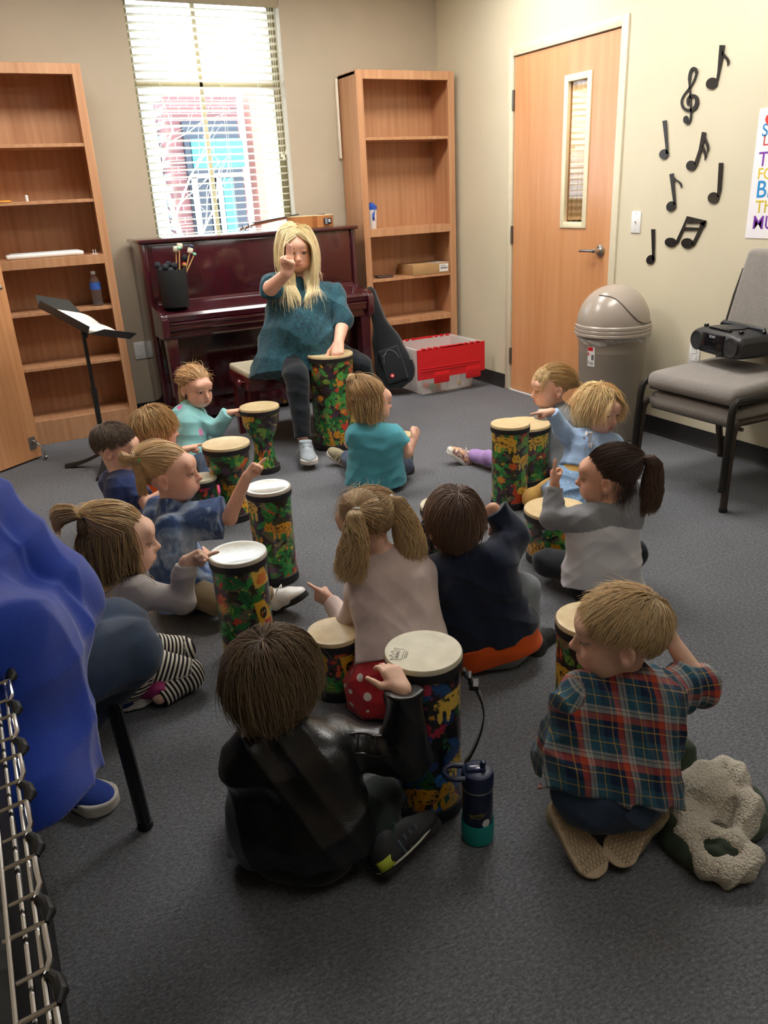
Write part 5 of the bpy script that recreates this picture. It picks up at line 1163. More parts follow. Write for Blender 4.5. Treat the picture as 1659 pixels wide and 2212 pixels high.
def grow(H, R, s, N, length, seed, region, crown=(0, -.35, .95), grav=.35, away=1., thick=.012, wave=0., S=12, coll=(), tie=None, part=None, jit=.12, back=0., lift=.0, guard=0.):
    """comb strands over the skull: away from the crown (or towards a tie point), then let them hang"""
    rg = np.random.RandomState(seed); M_ = int(N*3.2); i = np.arange(M_)+.5; ph = np.arccos(1-2*i/M_); th = PI*(1+5**.5)*i
    u = np.stack([np.cos(th)*np.sin(ph), np.sin(th)*np.sin(ph), np.cos(ph)], 1)+rg.normal(size=(M_, 3))*.02; u /= np.linalg.norm(u, axis=1, keepdims=True)
    L0 = u*np.array([.0725, .09, .078]); m = region(u, L0) > rg.rand(M_)*.8+.1; u = u[m]
    if len(u) > N: u = u[np.sort(rg.choice(len(u), N, False))]
    n = len(u); rad = np.array([.0735, .091, .079])*s; C0 = H+R@(V3(0, -.014, .026)*s)
    off = (rg.rand(n)**.8*thick+.0015)[:, None]; loc = u*(rad+0*off); p = loc.copy(); out = [p.copy()]
    Ln = length(u, rg) if callable(length) else np.full(n, length); st = (Ln/(S-1))[:, None]; g = R.T@V3(0, 0, -1)
    cr = nrm(crown); v = None; cph = rg.uniform(0, 6.28, (n, 1)); cl = [((R.T@(V3(*a)-C0)), (R.T@(V3(*b)-C0)), ra, rb) for a, b, ra, rb in coll]
    jd = rg.normal(size=(n, 3))*jit; hit = np.zeros(n, bool)
    for k in range(1, S):
        nn = p/rad**2; nn /= np.linalg.norm(nn, axis=1, keepdims=True)+1e-9
        if tie is not None:
            tg = np.asarray(tie)-p; dist = np.linalg.norm(tg, axis=1, keepdims=True); tg /= dist+1e-9; stp = np.minimum(st, dist*.5+.0005)
            dr = tg-nn*(tg*nn).sum(1, keepdims=True)*.9*np.clip(dist/.03, 0, 1)
        else:
            aw = nn-cr; aw = aw-nn*(aw*nn).sum(1, keepdims=True); aw /= np.linalg.norm(aw, axis=1, keepdims=True)+1e-6; dr = aw*away+g*grav; dr = dr+np.array([0, -back, 0]); stp = st
            if part is not None: dr = dr+np.sign(p[:, :1]-part)*np.array([[.5, 0, 0]])*np.exp(-((p[:, :1]-part)/.03)**2)
        dr = dr+jd
        if wave: dr = dr+wave*np.stack([np.sin(k*1.1+cph[:, 0]), np.cos(k*1.1+cph[:, 0]), 0*cph[:, 0]], 1)
        dr /= np.linalg.norm(dr, axis=1, keepdims=True)+1e-9; v = dr if v is None else .45*v+.55*dr; v /= np.linalg.norm(v, axis=1, keepdims=True)+1e-9
        p = p+v*stp
        ro = rad+off*min(1, k/2.5)+lift; e = np.sqrt(((p/ro)**2).sum(1, keepdims=True)); p = np.where(e < 1, p/np.maximum(e, 1e-6), p)
        # cheeks and jaw are solid too
        q = (p-np.array([0, .036, -.052])*s)/(np.array([.062, .064, .076])*s+off*.6); e = np.sqrt((q*q).sum(1, keepdims=True)); p = np.where(e < 1, np.array([0, .036, -.052])*s+q/np.maximum(e, 1e-6)*(np.array([.062, .064, .076])*s+off*.6), p)
        if guard:
            gc = np.array([0, .105, -.035])*s; gr = np.array([.066, .085, .105])*s*guard; q = (p-gc)/gr; e = np.sqrt((q*q).sum(1, keepdims=True)); q = q*np.array([1., .25, .1]); qq = q/np.maximum(np.linalg.norm(q, axis=1, keepdims=True), 1e-6); p = np.where(e < 1, p+qq*(1-e)*gr*np.array([1., .3, 0.]), p)
        for a, b, ra, rb in cl:
            ba = b-a; h = np.clip((p-a)@ba/(ba@ba), 0, 1)[:, None]; w = p-a-h*ba; d = np.linalg.norm(w, axis=1, keepdims=True); rr = ra+(rb-ra)*h+off; p = np.where(d < rr, a+h*ba+w/np.maximum(d, 1e-6)*rr, p)
        out.append(p.copy())
    return C0+np.stack(out, 1)@R.T
def tail(T0, path, N, r0, r1, seed, wave=.0, S=14, flare=1., lenv=.25):
    """a bundle of strands from the tie along a guide path, fanning from radius r0 to r1"""
    rg = np.random.RandomState(seed); pts = np.array([T0]+[V3(*q) for q in path]); sl_ = np.r_[0, np.cumsum(np.linalg.norm(np.diff(pts, axis=0), axis=1))]
    tt = np.linspace(0, 1, S); X = []
    gx = lambda s_: np.stack([np.interp(s_*sl_[-1], sl_, pts[:, k]) for k in range(3)], -1)
    ax = nrm(pts[-1]-pts[0]); u = nrm(np.cross(ax, V3(.3, .8, .1))); w = np.cross(ax, u); a = rg.uniform(0, 6.28, N); q = np.sqrt(rg.rand(N)); ln = 1-lenv*rg.rand(N)**1.5; ph = rg.uniform(0, 6.28, N)
    s_ = tt[None]*ln[:, None]; G = gx(s_); G = (G+np.roll(G, 1, 1)*.0)
    rad = (r0+(r1-r0)*np.sin(np.minimum(s_*1.25, 1)*PI/2)*(1-.35*np.clip(s_-.75, 0, 1)*4*(flare < 1)))*q[:, None]
    aa = a[:, None]+.5*np.sin(s_*5+ph[:, None])*wave*20
    return G+(np.cos(aa)*rad+wave*np.sin(s_*22+ph[:, None])*.6)[..., None]*u+(np.sin(aa)*rad+wave*np.cos(s_*19+ph[:, None])*.6)[..., None]*w
def hcol(n, S, col, seed, tip=None, var=.28, root=.8):
    rg = np.random.RandomState(seed); c = np.array(lin(col)); b = c*(1+var*(rg.rand(n, 1)*2-1))*(1+.1*rg.normal(size=(n, 3))*np.array([.4, .3, .6])); b = np.clip(b, .004, 1)
    t_ = np.linspace(0, 1, S)[None, :, None]; e = np.array(lin(tip)) if tip else c; e = e*(b/np.maximum(c, 1e-4))
    return np.clip(b[:, None]*root*(1-t_)+e[:, None]*t_+(0)*t_, .003, 1)
class Person:
    def __init__(s, label, base, J, face, skin='fair', hs=1., tilt=(0, 0, 1), bs=1., eye=1, hair='a5855c', hairmask=None, brow=None, lat=None, adult=False, h=.0034, nk=1.):
        s.J = J; s.hs, s.bs, s.h = hs, bs, h; s.R = frame(face, tilt); s.H = J['head']; s.base = V3(base[0], base[1], 0)
        s.e = empty('person', tuple(s.base), label=label, cat='person'); s.kids = []
        sh = [a['sh'] for a in J['arms']]; s.lat = nrm(lat if lat is not None else sh[1]-sh[0]); s.hairc = hair; s.obs = []
        s.up = nrm(J['neck']-J['pel']); s.fwd = np.cross(s.up, s.lat); s.adult = adult
        B = Sdf(); k = bs; ch = J.get('chest', J['neck']*.72+J['pel']*.28); s.chest = ch
        head_prims(B, s.H, s.R, hs)
        B.cone(s.H+s.R@V3(0, -.018, -.055)*hs, J['neck'], .031*hs*nk, .036*k*nk, .02)
        s.torso(B, -.006)
        for i, a in enumerate(J['arms']):
            q = a.get('s', k); B.cone(a['sh'], a['el'], .033*q, .027*q, .015); B.cone(a['el'], a['wr'], .0275*q, .0185*q, .01)
            hd = a.get('hand', nrm(a['wr']-a['el'])); hand(B, a['wr']+nrm(hd)*.004, hd, a.get('palm', (0, 0, -1)), a.get('side', 1 if i else -1), a.get('hs', k), a.get('pose', 'relax'))
        for l in J['legs']:
            B.cone(l['hip'], l['kn'], .050*k, .036*k, .02); B.cone(l['kn'], l['an'], .037*k, .022*k, .01)
        V, Q = B.mesh(h); hm = hairmask or noface(); s.hm = hm
        C = skin_cols(V, s.H, s.R, hs, skin, np.array(lin(hair))*.8, hm, np.array(lin(brow or hair))*.6)
        s.body = np_mesh('body', V, Q, MSKIN, None, C); s.obs.append(s.body)
        for q in (-1, 1):
            m = MB(); r = .0122*hs; c = s.H+s.R@(V3(.0292*q, .0712, .0005)*hs); F = Matrix((Vector(s.R[:, 0]), Vector(s.R[:, 2])*-1, Vector(s.R[:, 1]))).transposed()
            prof = [(r*math.sin(u), r*math.cos(u)) for u in np.linspace(0, PI, 17)]
            for mi, (i0, i1) in ((3, (0, 2)), (eye, (2, 4)), (0, (4, 16))): m.mi = mi; m.lathe(prof[i0:i1+1], c, 20, F, caps=False)
            o = m.build('eye', MEYE); o.parent = s.body
    def torso(s, B, t_, k=None, wide=1., belly=0., g=0, low=0.):
        J, q = s.J, s.bs; lat, ch, pel, nk = s.lat, s.chest, J['pel'], J['neck']; w = J.get('w', 1.)*wide; fl = (s.fwd, J.get('depth', .80))
        for e in (-1, 1):
            B.cone(ch+lat*.042*e*q*w, pel+lat*.036*e*q*w, .078*q+t_, (.080+belly)*q+t_, .03, g=g, flat=fl)
        for a in J['arms']:
            B.cone(nk-s.up*.012*q, a['sh'], .036*q+t_*.8, .037*q+t_, .03, g=g)
        B.cone(nk-s.up*.01*q, ch, .045*q+t_*.6, .075*q+t_, .03, g=g, flat=fl)
    def add(s, o): s.obs.append(o); return o
    def cloth(s, name, S, m, h=None, uv=None, col=None, parent=None):
        V, Q = S.mesh(h or s.h+.0004); u = uv(V, S) if uv else None; c = col(V, S) if col else None
        o = np_mesh(name, V, Q, m, parent, c, u)
        if parent is None: s.obs.append(o)
        return o
    def top(s, m, t=.010, sleeve=(1., 1.), hem=.10, amp=.0035, seed=1, wide=1., belly=.0, flare=.0, uv=None, col=None, name='shirt', extra=None, h=None, bag=1., hemn=None, cuff=.0, fsc=1.):
        """sleeve: covered part of (upper arm, forearm); hem: how far below the pelvis point the garment is cut"""
        S = Sdf(); J, q = s.J, s.bs; S.amp, S.seed, S.fsc = amp, seed, fsc; s.torso(S, t, wide=wide, belly=belly, g=0)
        hp = J['pel']-s.up*hem
        for e in (-1, 1): S.cone(J['pel']+s.lat*.036*e*q*wide, hp-s.up*.04+s.lat*(.036+flare)*e*q*wide, (.080+belly)*q+t, (.082+belly)*q+t+flare, .03, flat=(s.fwd, J.get('depth', .8)), g=0)
        if extra: extra(S)
        S.cut(hp, -s.up if hemn is None else hemn, .006)
        for i, a in enumerate(J['arms']):
            z = a.get('s', q); f = a.get('sleeve', sleeve); g = 1+2*i
            if f[0] < 1: S.cone(a['sh'], a['sh']+(a['el']-a['sh'])*f[0], .036*z+t*.9*bag, (.033*z+t*1.3*bag), .018, fb=1, g=g)
            else:
                S.cone(a['sh'], a['el'], .035*z+t*.9*bag, .030*z+t*bag, .018, g=g)
                if f[1] > 0: S.cone(a['el'], a['el']+(a['wr']-a['el'])*f[1], .0300*z+t*bag, .0215*z+t*.75*bag, .012, fb=1, g=g+1)
                if cuff and f[1] > 0: c = a['el']+(a['wr']-a['el'])*f[1]; d_ = nrm(a['wr']-a['el']); S.cone(c-d_*cuff, c+d_*.001, .023*z+t*.9, .023*z+t*.8, .003, 1, 1, g=g+1)
        return s.cloth(name, S, m, h, uv, col)
    def bottom(s, m, t=.009, upto=1., amp=.003, seed=3, name='trousers', uv=None, col=None, seat=.075, h=None, bag=1., legs=None):
        S = Sdf(); J, q = s.J, s.bs; S.amp, S.seed = amp, seed; pel = J['pel']
        for e in (-1, 1): S.cone(pel+s.lat*.03*e*q, pel-s.up*.03*q+s.lat*.034*e*q, seat*q+t*.3, seat*q+t*.5, .03, flat=(s.fwd, .85))
        for i, l in enumerate(J['legs']):
            if legs is not None and i not in legs: continue
            S.cone(l['hip'], l['kn'], .054*q+t*bag, .040*q+t*bag, .025, g=1+2*i); e = l['kn']+(l['an']-l['kn'])*upto; S.cone(l['kn'], e, .0405*q+t*bag, .026*q+t*bag, .012, fb=1, g=2+2*i)
        return s.cloth(name, S, m, h, uv, col)
    def limb_uv(s, V, S):
        """cloth coordinates in metres: across, along (torso by its own axes; sleeves and legs by angle and length)"""
        g = S.group(V); U = np.zeros((len(V), 3)); q = V-s.J['pel']; U[:, 0] = q@s.lat; U[:, 1] = q@s.up; U[:, 2] = 0
        for p in S.L:
            if p[0] != 'c' or p[-1] == 0: continue
            m = g == p[-1]; a, b = p[1], p[2]; d = nrm(b-a); x = nrm(np.cross(d, V3(.2, .3, .93))); y = np.cross(d, x); w = V[m]-a; al = w@d
            U[m, 0] = np.arctan2(w@y, w@x)*.045; U[m, 1] = al+(.07 if p[-1] % 2 == 0 else 0); U[m, 2] = p[-1]
        return U
    def shoe(s, an, toe, up, L=.165, w=.033, mu=None, ms=None, sole_t=.018, name='shoe', high=.05, laces=None, h=.0034, tongue=True):
        """an: ankle joint, toe: direction of the toe, up: direction out of the ankle"""
        y = nrm(toe); up = nrm(V3(*up)-y*(y@V3(*up))); x = np.cross(y, up); R = np.stack([x, y, up], 1); O = V3(*an)-y*L*.24-up*(high+.012)
        T = lambda a, b, c: O+R@V3(a, b, c); S = Sdf()
        S.ell(T(0, L*.22, .030), (w*.86, L*.21, .036), R, .02); S.ell(T(0, L*.72, .024), (w*.98, L*.28, .024), R, .02); S.ell(T(0, L*.5, .030), (w*.88, L*.3, .027), R, .02)
        S.cone(T(0, L*.24, .03), T(0, L*.22, high+.02), w*.86, w*.78, .015, fb=1); S.cone(T(0, L*.3, .05), T(0, L*.62, .042), w*.5, w*.5, .02); S.cut(T(0, 0, .006), -up, .003)
        o = s.cloth(name, S, mu, h); S = Sdf(); S.sole(O, R, L, w*.88, w*1.06, 0, sole_t); b = s.cloth('sole', S, ms, h, parent=o)
        if laces is not None:
            m = MB()
            for k in range(4):
                u = .40+.085*k; zz = .066-.012*k; m.tube([T(-w*.55, L*u, zz-.012), T(0, L*(u+.02), zz), T(w*.55, L*(u+.045), zz-.014)], .0026, 6); m.tube([T(w*.55, L*u, zz-.012), T(0, L*(u+.02), zz+.001), T(-w*.55, L*(u+.045), zz-.014)], .0026, 6)
            for q in (-1, 1): m.tube([T(0, L*.42, .066)]+[T(q*(.008+.012*u_), L*(.42+.10*math.sin(u_*3)), .066+.014*math.sin(u_*3)-.004*u_) for u_ in (.3, .6, .9, 1.2)], .0024, 6)
            lc = m.build('laces', laces); lc.parent = o
        return o, R, O
    def hair(s, P, r=.0011, tip=None, seed=0, name='hair', var=.28, root=.8, col=None):
        C = hcol(P.shape[0], P.shape[1], col or s.hairc, seed, tip, var, min(1., root+.12))*1.45; o = strands(name, P, r, C, None); s.obs.append(o); return o
    def tie(s, T0, axis, r, m):
        o = MB().tube([V3(*T0)+q for q in [(nrm(np.cross(axis, V3(.3, .2, .9)))*math.cos(u)+np.cross(nrm(axis), nrm(np.cross(axis, V3(.3, .2, .9))))*math.sin(u))*r for u in np.linspace(0, 2*PI, 17)[:-1]]], .0038, 8, True).build('hair_tie', m); s.obs.append(o)
    def done(s): attach(s.e, *s.obs); return s.e
    def collide(s, t=.012):
        J, q = s.J, s.bs; L = [(J['neck']-s.up*.01, a['sh'], .036*q+t, .037*q+t) for a in J['arms']]
        return L+[(J['neck']-s.up*.01*q, s.chest, .045*q+t, .066*q+t), (s.H+s.R@V3(0, -.01, -.06)*s.hs, J['neck'], .034*s.hs, .04*q)]+[(s.chest+s.lat*.042*e*q, J['pel']+s.lat*.036*e*q, .064*q+t, .066*q+t) for e in (-1, 0, 1)]
def J_(d0):
    """joints from sight lines: (x, y, extra depth)"""
    return lambda x, y, dd=0.: ond(x, y, d0+dd)
# joints of everyone in the room. A = arm (shoulder, elbow, wrist), G = leg (hip, knee, ankle)
def D(x, y, d): return ond(x, y, d)
def A(sh, el, wr, **k): return dict(sh=sh, el=el, wr=wr, **k)
def G(hip, kn, an, **k): return dict(hip=hip, kn=kn, an=an, **k)
def Zz(x, y, z): return onz(x, y, z)
PZ = {}
# boy in black leather
PZ['leather'] = dict(head=D(598, 1465, 1.42), neck=D(622, 1592, 1.405), pel=Zz(645, 1790, .105),
  arms=[A(D(545, 1640, 1.385), D(530, 1760, 1.46), D(640, 1770, 1.62), pose='relax', hand=heading(30)), A(D(728, 1612, 1.42), D(878, 1622, 1.40), D(870, 1492, 1.41), pose='relax', hand=heading(-30, 30), palm=heading(150, -60))],
  legs=[G(Zz(600, 1800, .10), Zz(520, 1800, .09), Zz(640, 1760, .05)), G(Zz(690, 1800, .10), Zz(800, 1760, .085), Zz(805, 1840, .05))])
# boy in plaid, kneeling back on his heels
PZ['plaid'] = dict(head=D(1338, 1368, 1.50), neck=D(1340, 1488, 1.475), pel=Zz(1322, 1672, .18),
  arms=[A(D(1252, 1520, 1.45), D(1200, 1640, 1.47), D(1240, 1640, 1.60), hand=heading(20), pose='relax'), A(D(1425, 1492, 1.50), D(1512, 1478, 1.545), D(1452, 1385, 1.60), hand=heading(-60, 40), palm=heading(-120), pose='relax')],
  legs=[G(Zz(1275, 1700, .15), Zz(1240, 1635, .07), Zz(1228, 1738, .08)), G(Zz(1368, 1695, .15), Zz(1412, 1628, .07), Zz(1410, 1738, .08))])
# boy in navy sweatshirt
PZ['navy'] = dict(head=D(980, 1128, 2.20), neck=D(1002, 1212, 2.17), pel=Zz(1052, 1365, .10),
  arms=[A(D(935, 1245, 2.13), D(925, 1340, 2.22), D(945, 1340, 2.36), hand=heading(-10)), A(D(1070, 1212, 2.17), D(1108, 1160, 2.26), D(1066, 1098, 2.28), hand=heading(-80, -45), palm=heading(-40, -60), pose='droop', sleeve=(1., .92))],
  legs=[G(Zz(1020, 1370, .095), Zz(975, 1290, .10), Zz(1080, 1300, .05)), G(Zz(1085, 1365, .10), Zz(1128, 1278, .12), Zz(1142, 1372, .055))])
# girl in the polka dot skirt
PZ['polka'] = dict(head=D(790, 1130, 2.14), neck=D(840, 1210, 2.10), pel=Zz(868, 1400, .17),
  arms=[A(D(790, 1265, 2.07), D(748, 1352, 2.10), D(716, 1300, 2.18), hand=heading(-65, 20), palm=heading(90, -20), pose='point'), A(D(905, 1240, 2.10), D(925, 1310, 2.18), D(880, 1330, 2.28), hand=heading(-30))],
  legs=[G(Zz(835, 1420, .15), Zz(790, 1385, .07), Zz(815, 1500, .05)), G(Zz(900, 1415, .15), Zz(905, 1380, .07), Zz(900, 1500, .05))])
# girl with the dark ponytail
PZ['pony'] = dict(head=D(1310, 1028, 2.58), neck=D(1305, 1105, 2.55), pel=Zz(1300, 1232, .10),
  arms=[A(D(1256, 1128, 2.52), D(1192, 1118, 2.56), D(1198, 1050, 2.60), hand=heading(-12, 75), palm=heading(90), pose='point'), A(D(1358, 1120, 2.54), D(1390, 1060, 2.58), D(1335, 1050, 2.66), hand=heading(-70, 30), palm=heading(-90, -30))],
  legs=[G(Zz(1268, 1238, .10), Zz(1190, 1212, .085), Zz(1290, 1180, .05)), G(Zz(1335, 1235, .10), Zz(1368, 1195, .11), Zz(1280, 1215, .05))])
# girl in the blue dress
PZ['blue'] = dict(head=D(1296, 882, 3.42), neck=D(1288, 945, 3.41), pel=Zz(1262, 1030, .16),
  arms=[A(D(1236, 948, 3.40), D(1212, 925, 3.36), D(1192, 890, 3.34), hand=heading(-88, 2), palm=(0, 0, -1), pose='point'), A(D(1326, 962, 3.44), D(1330, 1010, 3.40), D(1300, 1020, 3.34), hand=heading(-140))],
  legs=[G(Zz(1240, 1035, .13), Zz(1150, 1078, .055), Zz(1235, 1062, .045)), G(Zz(1280, 1045, .13), Zz(1195, 1094, .055), Zz(1280, 1080, .045))])
# girl in the grey hoodie
PZ['hoodie'] = dict(head=D(1190, 836, 3.88), neck=D(1206, 888, 3.88), pel=Zz(1200, 985, .10),
  arms=[A(D(1180, 905, 3.83), D(1160, 955, 3.82), D(1140, 930, 3.74), hand=heading(-95), s=1.), A(D(1232, 905, 3.93), D(1222, 950, 3.98), D(1180, 960, 3.98), hand=heading(-90))],
  legs=[G(Zz(1188, 992, .085), Zz(1098, 998, .075), Zz(1014, 982, .05)), G(Zz(1205, 980, .09), Zz(1120, 975, .08), Zz(1080, 960, .05))])
# girl in the turquoise tee
PZ['tee'] = dict(head=D(804, 868, 3.73), neck=D(812, 928, 3.70), pel=Zz(812, 1018, .10),
  arms=[A(D(772, 938, 3.68), D(757, 958, 3.78), D(770, 972, 3.88), hand=heading(20)), A(D(852, 940, 3.72), D(880, 978, 3.72), D(894, 948, 3.76), hand=heading(30, 45), palm=heading(-80, -30), pose='fist')],
  legs=[G(Zz(796, 1025, .095), Zz(775, 1002, .085), Zz(748, 984, .055)), G(Zz(828, 1028, .095), Zz(850, 985, .08), Zz(800, 965, .05))])
# girl in the aqua hoodie by the piano
PZ['aqua'] = dict(head=D(424, 836, 4.20), neck=D(412, 886, 4.20), pel=Zz(424, 985, .10),
  arms=[A(D(430, 908, 4.16), D(466, 926, 4.14), D(494, 892, 4.12), hand=heading(85, 10), palm=(0, 0, -1), pose='point'), A(D(390, 905, 4.26), D(400, 945, 4.30), D(430, 955, 4.32), hand=heading(90))],
  legs=[G(Zz(432, 995, .09), Zz(470, 1002, .085), Zz(460, 1030, .05)), G(Zz(428, 985, .095), Zz(470, 985, .09), Zz(480, 1010, .05))])
# light haired boy
PZ['blond'] = dict(head=D(338, 926, 3.62), neck=D(330, 982, 3.60), pel=Zz(325, 1070, .10),
  arms=[A(D(348, 1000, 3.56), D(378, 1010, 3.52), D(398, 972, 3.50), hand=heading(82, 12), palm=(0, 0, -1), pose='point'), A(D(305, 995, 3.66), D(320, 1030, 3.72), D(350, 1030, 3.74), hand=heading(90))],
  legs=[G(Zz(335, 1078, .09), Zz(395, 1075, .085), Zz(350, 1090, .05)), G(Zz(325, 1065, .095), Zz(392, 1050, .09), Zz(370, 1075, .05))])
# dark haired boy in the navy tee
PZ['dark'] = dict(head=D(250, 966, 3.27), neck=D(262, 1030, 3.24), pel=Zz(275, 1128, .10),
  arms=[A(D(285, 1050, 3.18), D(318, 1088, 3.12), D(352, 1065, 3.14), hand=heading(80)), A(D(238, 1045, 3.30), D(262, 1090, 3.38), D(305, 1090, 3.40), hand=heading(90))],
  legs=[G(Zz(285, 1138, .09), Zz(350, 1150, .085), Zz(300, 1160, .05)), G(Zz(272, 1122, .095), Zz(345, 1112, .09), Zz(320, 1135, .05))])
# girl in the tie-dye dress
PZ['tiedye'] = dict(head=D(368, 1022, 2.63), neck=D(370, 1095, 2.62), pel=Zz(392, 1255, .11),
  arms=[A(D(425, 1122, 2.57), D(495, 1118, 2.57), D(532, 1032, 2.57), hand=heading(55, 42), palm=heading(150, -40), pose='point'), A(D(345, 1112, 2.66), D(360, 1180, 2.74), D(410, 1190, 2.76), hand=heading(90))],
  legs=[G(Zz(410, 1270, .10), Zz(500, 1290, .09), Zz(592, 1272, .06)), G(Zz(395, 1250, .10), Zz(480, 1225, .09), Zz(430, 1250, .05))])
# girl in striped leggings
PZ['stripe'] = dict(head=D(262, 1168, 2.10), neck=D(258, 1268, 2.08), pel=Zz(268, 1415, .155),
  arms=[A(D(300, 1282, 2.02), D(392, 1298, 2.02), D(400, 1215, 2.03), hand=heading(75, 20), palm=heading(165, -30), pose='point'), A(D(222, 1278, 2.12), D(180, 1250, 2.2), D(205, 1180, 2.24), hand=heading(60, 60))],
  legs=[G(Zz(285, 1430, .135), Zz(405, 1458, .06), Zz(345, 1505, .04)), G(Zz(265, 1400, .14), Zz(388, 1408, .065), Zz(300, 1440, .04))])
# teacher on the bench
PZ['teacher'] = dict(head=D(640, 538, 4.74), neck=D(655, 618, 4.76), pel=Zz(650, 752, .56),
  arms=[A(D(590, 618, 4.75), D(585, 622, 4.47), D(620, 590, 4.33), hand=heading(150, 82), palm=heading(178, 5), pose='two'), A(D(722, 640, 4.74), D(741, 694, 4.64), D(731, 742, 4.50), hand=heading(185, -38), palm=(0, 0, -1))],
  legs=[G(Zz(622, 760, .54), Zz(640, 812, .45), Zz(654, 944, .12)), G(Zz(695, 752, .54), Zz(778, 790, .45), Zz(806, 893, .13))])
# seated person in the blue fleece
PZ['fleece'] = dict(head=D(-250, 760, 1.66), neck=D(-185, 1010, 1.62), pel=Zz(-40, 1500, .52),
  arms=[A(D(-60, 1110, 1.50), D(138, 1285, 1.48), D(-10, 1325, 1.52), hand=heading(-60, 10)), A(D(-150, 1030, 1.80), D(-70, 1220, 1.85), D(-10, 1300, 1.75), hand=heading(140))],
  legs=[G(Zz(20, 1490, .51), Zz(275, 1408, .475), Zz(95, 1650, .10)), G(Zz(-60, 1420, .52), Zz(250, 1360, .48), Zz(170, 1500, .09))])
for k_ in ('aqua', 'blond', 'dark', 'tiedye', 'stripe', 'blue', 'teacher', 'fleece'): PZ[k_]['arms'].reverse(); PZ[k_]['legs'].reverse()
def crossed(J, hd, sp=.16, fw=.15, bs=1.):
    """legs folded in front of the pelvis for the ones whose legs are hidden"""
    f = heading(hd); r = heading(hd+90); p = J['pel']; J['legs'] = []
    for q in (-1, 1):
        J['legs'].append(G(p+r*.05*q*bs-UPV*.015, V3(*(p+f*fw+r*sp*q)[:2], .075), V3(*(p+f*(fw+.06)-r*.05*q+f*.04*(q > 0))[:2], .05)))
def kneel(J, hd, w=.05, fw=.20, back=-.06):
    f = heading(hd); r = heading(hd+90); p = J['pel']; J['legs'] = []
    for q in (-1, 1): J['legs'].append(G(p+r*.05*q-UPV*.015, V3(*(p+f*fw+r*w*q)[:2], .06), V3(*(p+f*back+r*(w+.005)*q)[:2], .048)))
# ------------------------------------------------------------------ cloth
def jersey(n, c, **k): return fabric(n, c, weave=1400, st=.15, **k)
def uvnode(t): return t.n('ShaderNodeAttribute', attribute_name='uvp').outputs['Vector']
t = NT('plaid_flannel'); s = t.sep(uvnode(t)); NV, OR, YE, WH, TE, RE = (lin(c) for c in ('1d2a45', 'b5482e', 'c9a24a', 'a3a09a', '2c5566', '8a2f2c'))
def bands(u, per, off): return t.ramp(t.math('FRACT', t.math('ADD', t.math('DIVIDE', u, per), off)), [(0, NV), (.20, YE), (.225, NV), (.34, OR), (.47, RE), (.50, WH), (.585, NV), (.60, WH), (.66, TE), (.86, YE), (.88, TE)], 'CONSTANT')
w1 = bands(s[0], .088, .31); w2 = bands(s[1], .094, .12); tw = t.math('GREATER_THAN', t.math('FRACT', t.math('MULTIPLY', t.math('ADD', s[0], s[1]), 420.)), .5)
t.set(t.mix(t.math('ADD', .32, t.math('MULTIPLY', tw, .36)), w1, w2), .9, Sheen_Weight=.15, Specular_IOR_Level=.2); t.bump(t.noise(t.coord(), 500), .2, .002); MPLAID = t.m
t = NT('striped_jersey'); s = t.sep(uvnode(t)); t.set(t.mix(t.math('GREATER_THAN', t.math('FRACT', t.math('DIVIDE', s[1], .0128)), .5), lin('dcd6c8'), lin('1d1b22')), .85, Specular_IOR_Level=.2); MSTRIPE = t.m
t = NT('polka_satin'); vo = t.n('ShaderNodeTexVoronoi', voronoi_dimensions='3D'); vo.inputs['Randomness'].default_value = .28; vo.inputs['Scale'].default_value = 25.; t.l(t.coord(), vo.inputs['Vector'])
t.set(t.mix(t.math('LESS_THAN', vo.outputs['Distance'], .30), lin('c41f2c'), lin('efe3d8')), .55, Sheen_Weight=.2); MPOLKA = t.m
t = NT('tie_dye_knit'); co = t.coord(); n1 = t.noise(t.coord(scale=(1, 1, .35)), 11, 3, .6, 1.2); n2 = t.noise(co, 26, 2); s = t.sep(co); rib = t.math('SINE', t.math('MULTIPLY', t.math('ADD', s[0], s[1]), 1100.))
t.set(t.ramp(t.math('ADD', n1, t.math('MULTIPLY', n2, .2)), [(.42, lin('26406f')), (.6, lin('3a5688')), (.72, lin('8da3c4')), (.85, lin('c5d0e0'))]), .9, Sheen_Weight=.2); t.bump(rib, .2, .0015); MTIE = t.m
t = NT('aqua_print_fleece'); vo = t.n('ShaderNodeTexVoronoi'); vo.inputs['Scale'].default_value = 13.; t.l(t.coord(scale=(1, 1, .75)), vo.inputs['Vector'])
g_ = t.math('LESS_THAN', vo.outputs['Distance'], .22); pk = t.ramp(t.sep(vo.outputs['Color'])[0], [(.3, lin('92d3d6')), (.5, lin('e79ac8')), (.75, lin('f06fb0')), (.9, lin('e8d88a'))], 'CONSTANT')
t.set(t.mix(g_, lin('93d4d7'), pk), .9, Sheen_Weight=.3); t.bump(t.noise(t.coord(), 600), .2, .002); MAQUA = t.m
t = NT('black_leather'); co = t.coord(); n1 = t.noise(co, 260, 3); n2 = t.noise(co, 24, 4, .6, .6); t.set(lin('141416'), t.ramp(n2, [(.3, .26), (.7, .42)]), Specular_IOR_Level=.5, Coat_Weight=.25, Coat_Roughness=.22); t.bump(t.math('ADD', t.math('MULTIPLY', n1, .25), n2), .35, .006); MLEA = t.m
t = NT('denim'); co = t.coord(); n = t.noise(co, 9, 4); w = t.noise(t.coord(scale=(1, 1, .25)), 700, 2)
t.set(t.mix(t.math('MULTIPLY', w, .6), t.ramp(n, [(.3, lin('26374f')), (.7, lin('3c5474'))]), lin('1a2638')), .85, Sheen_Weight=.15); t.bump(w, .25, .0015); MDENIM = t.m
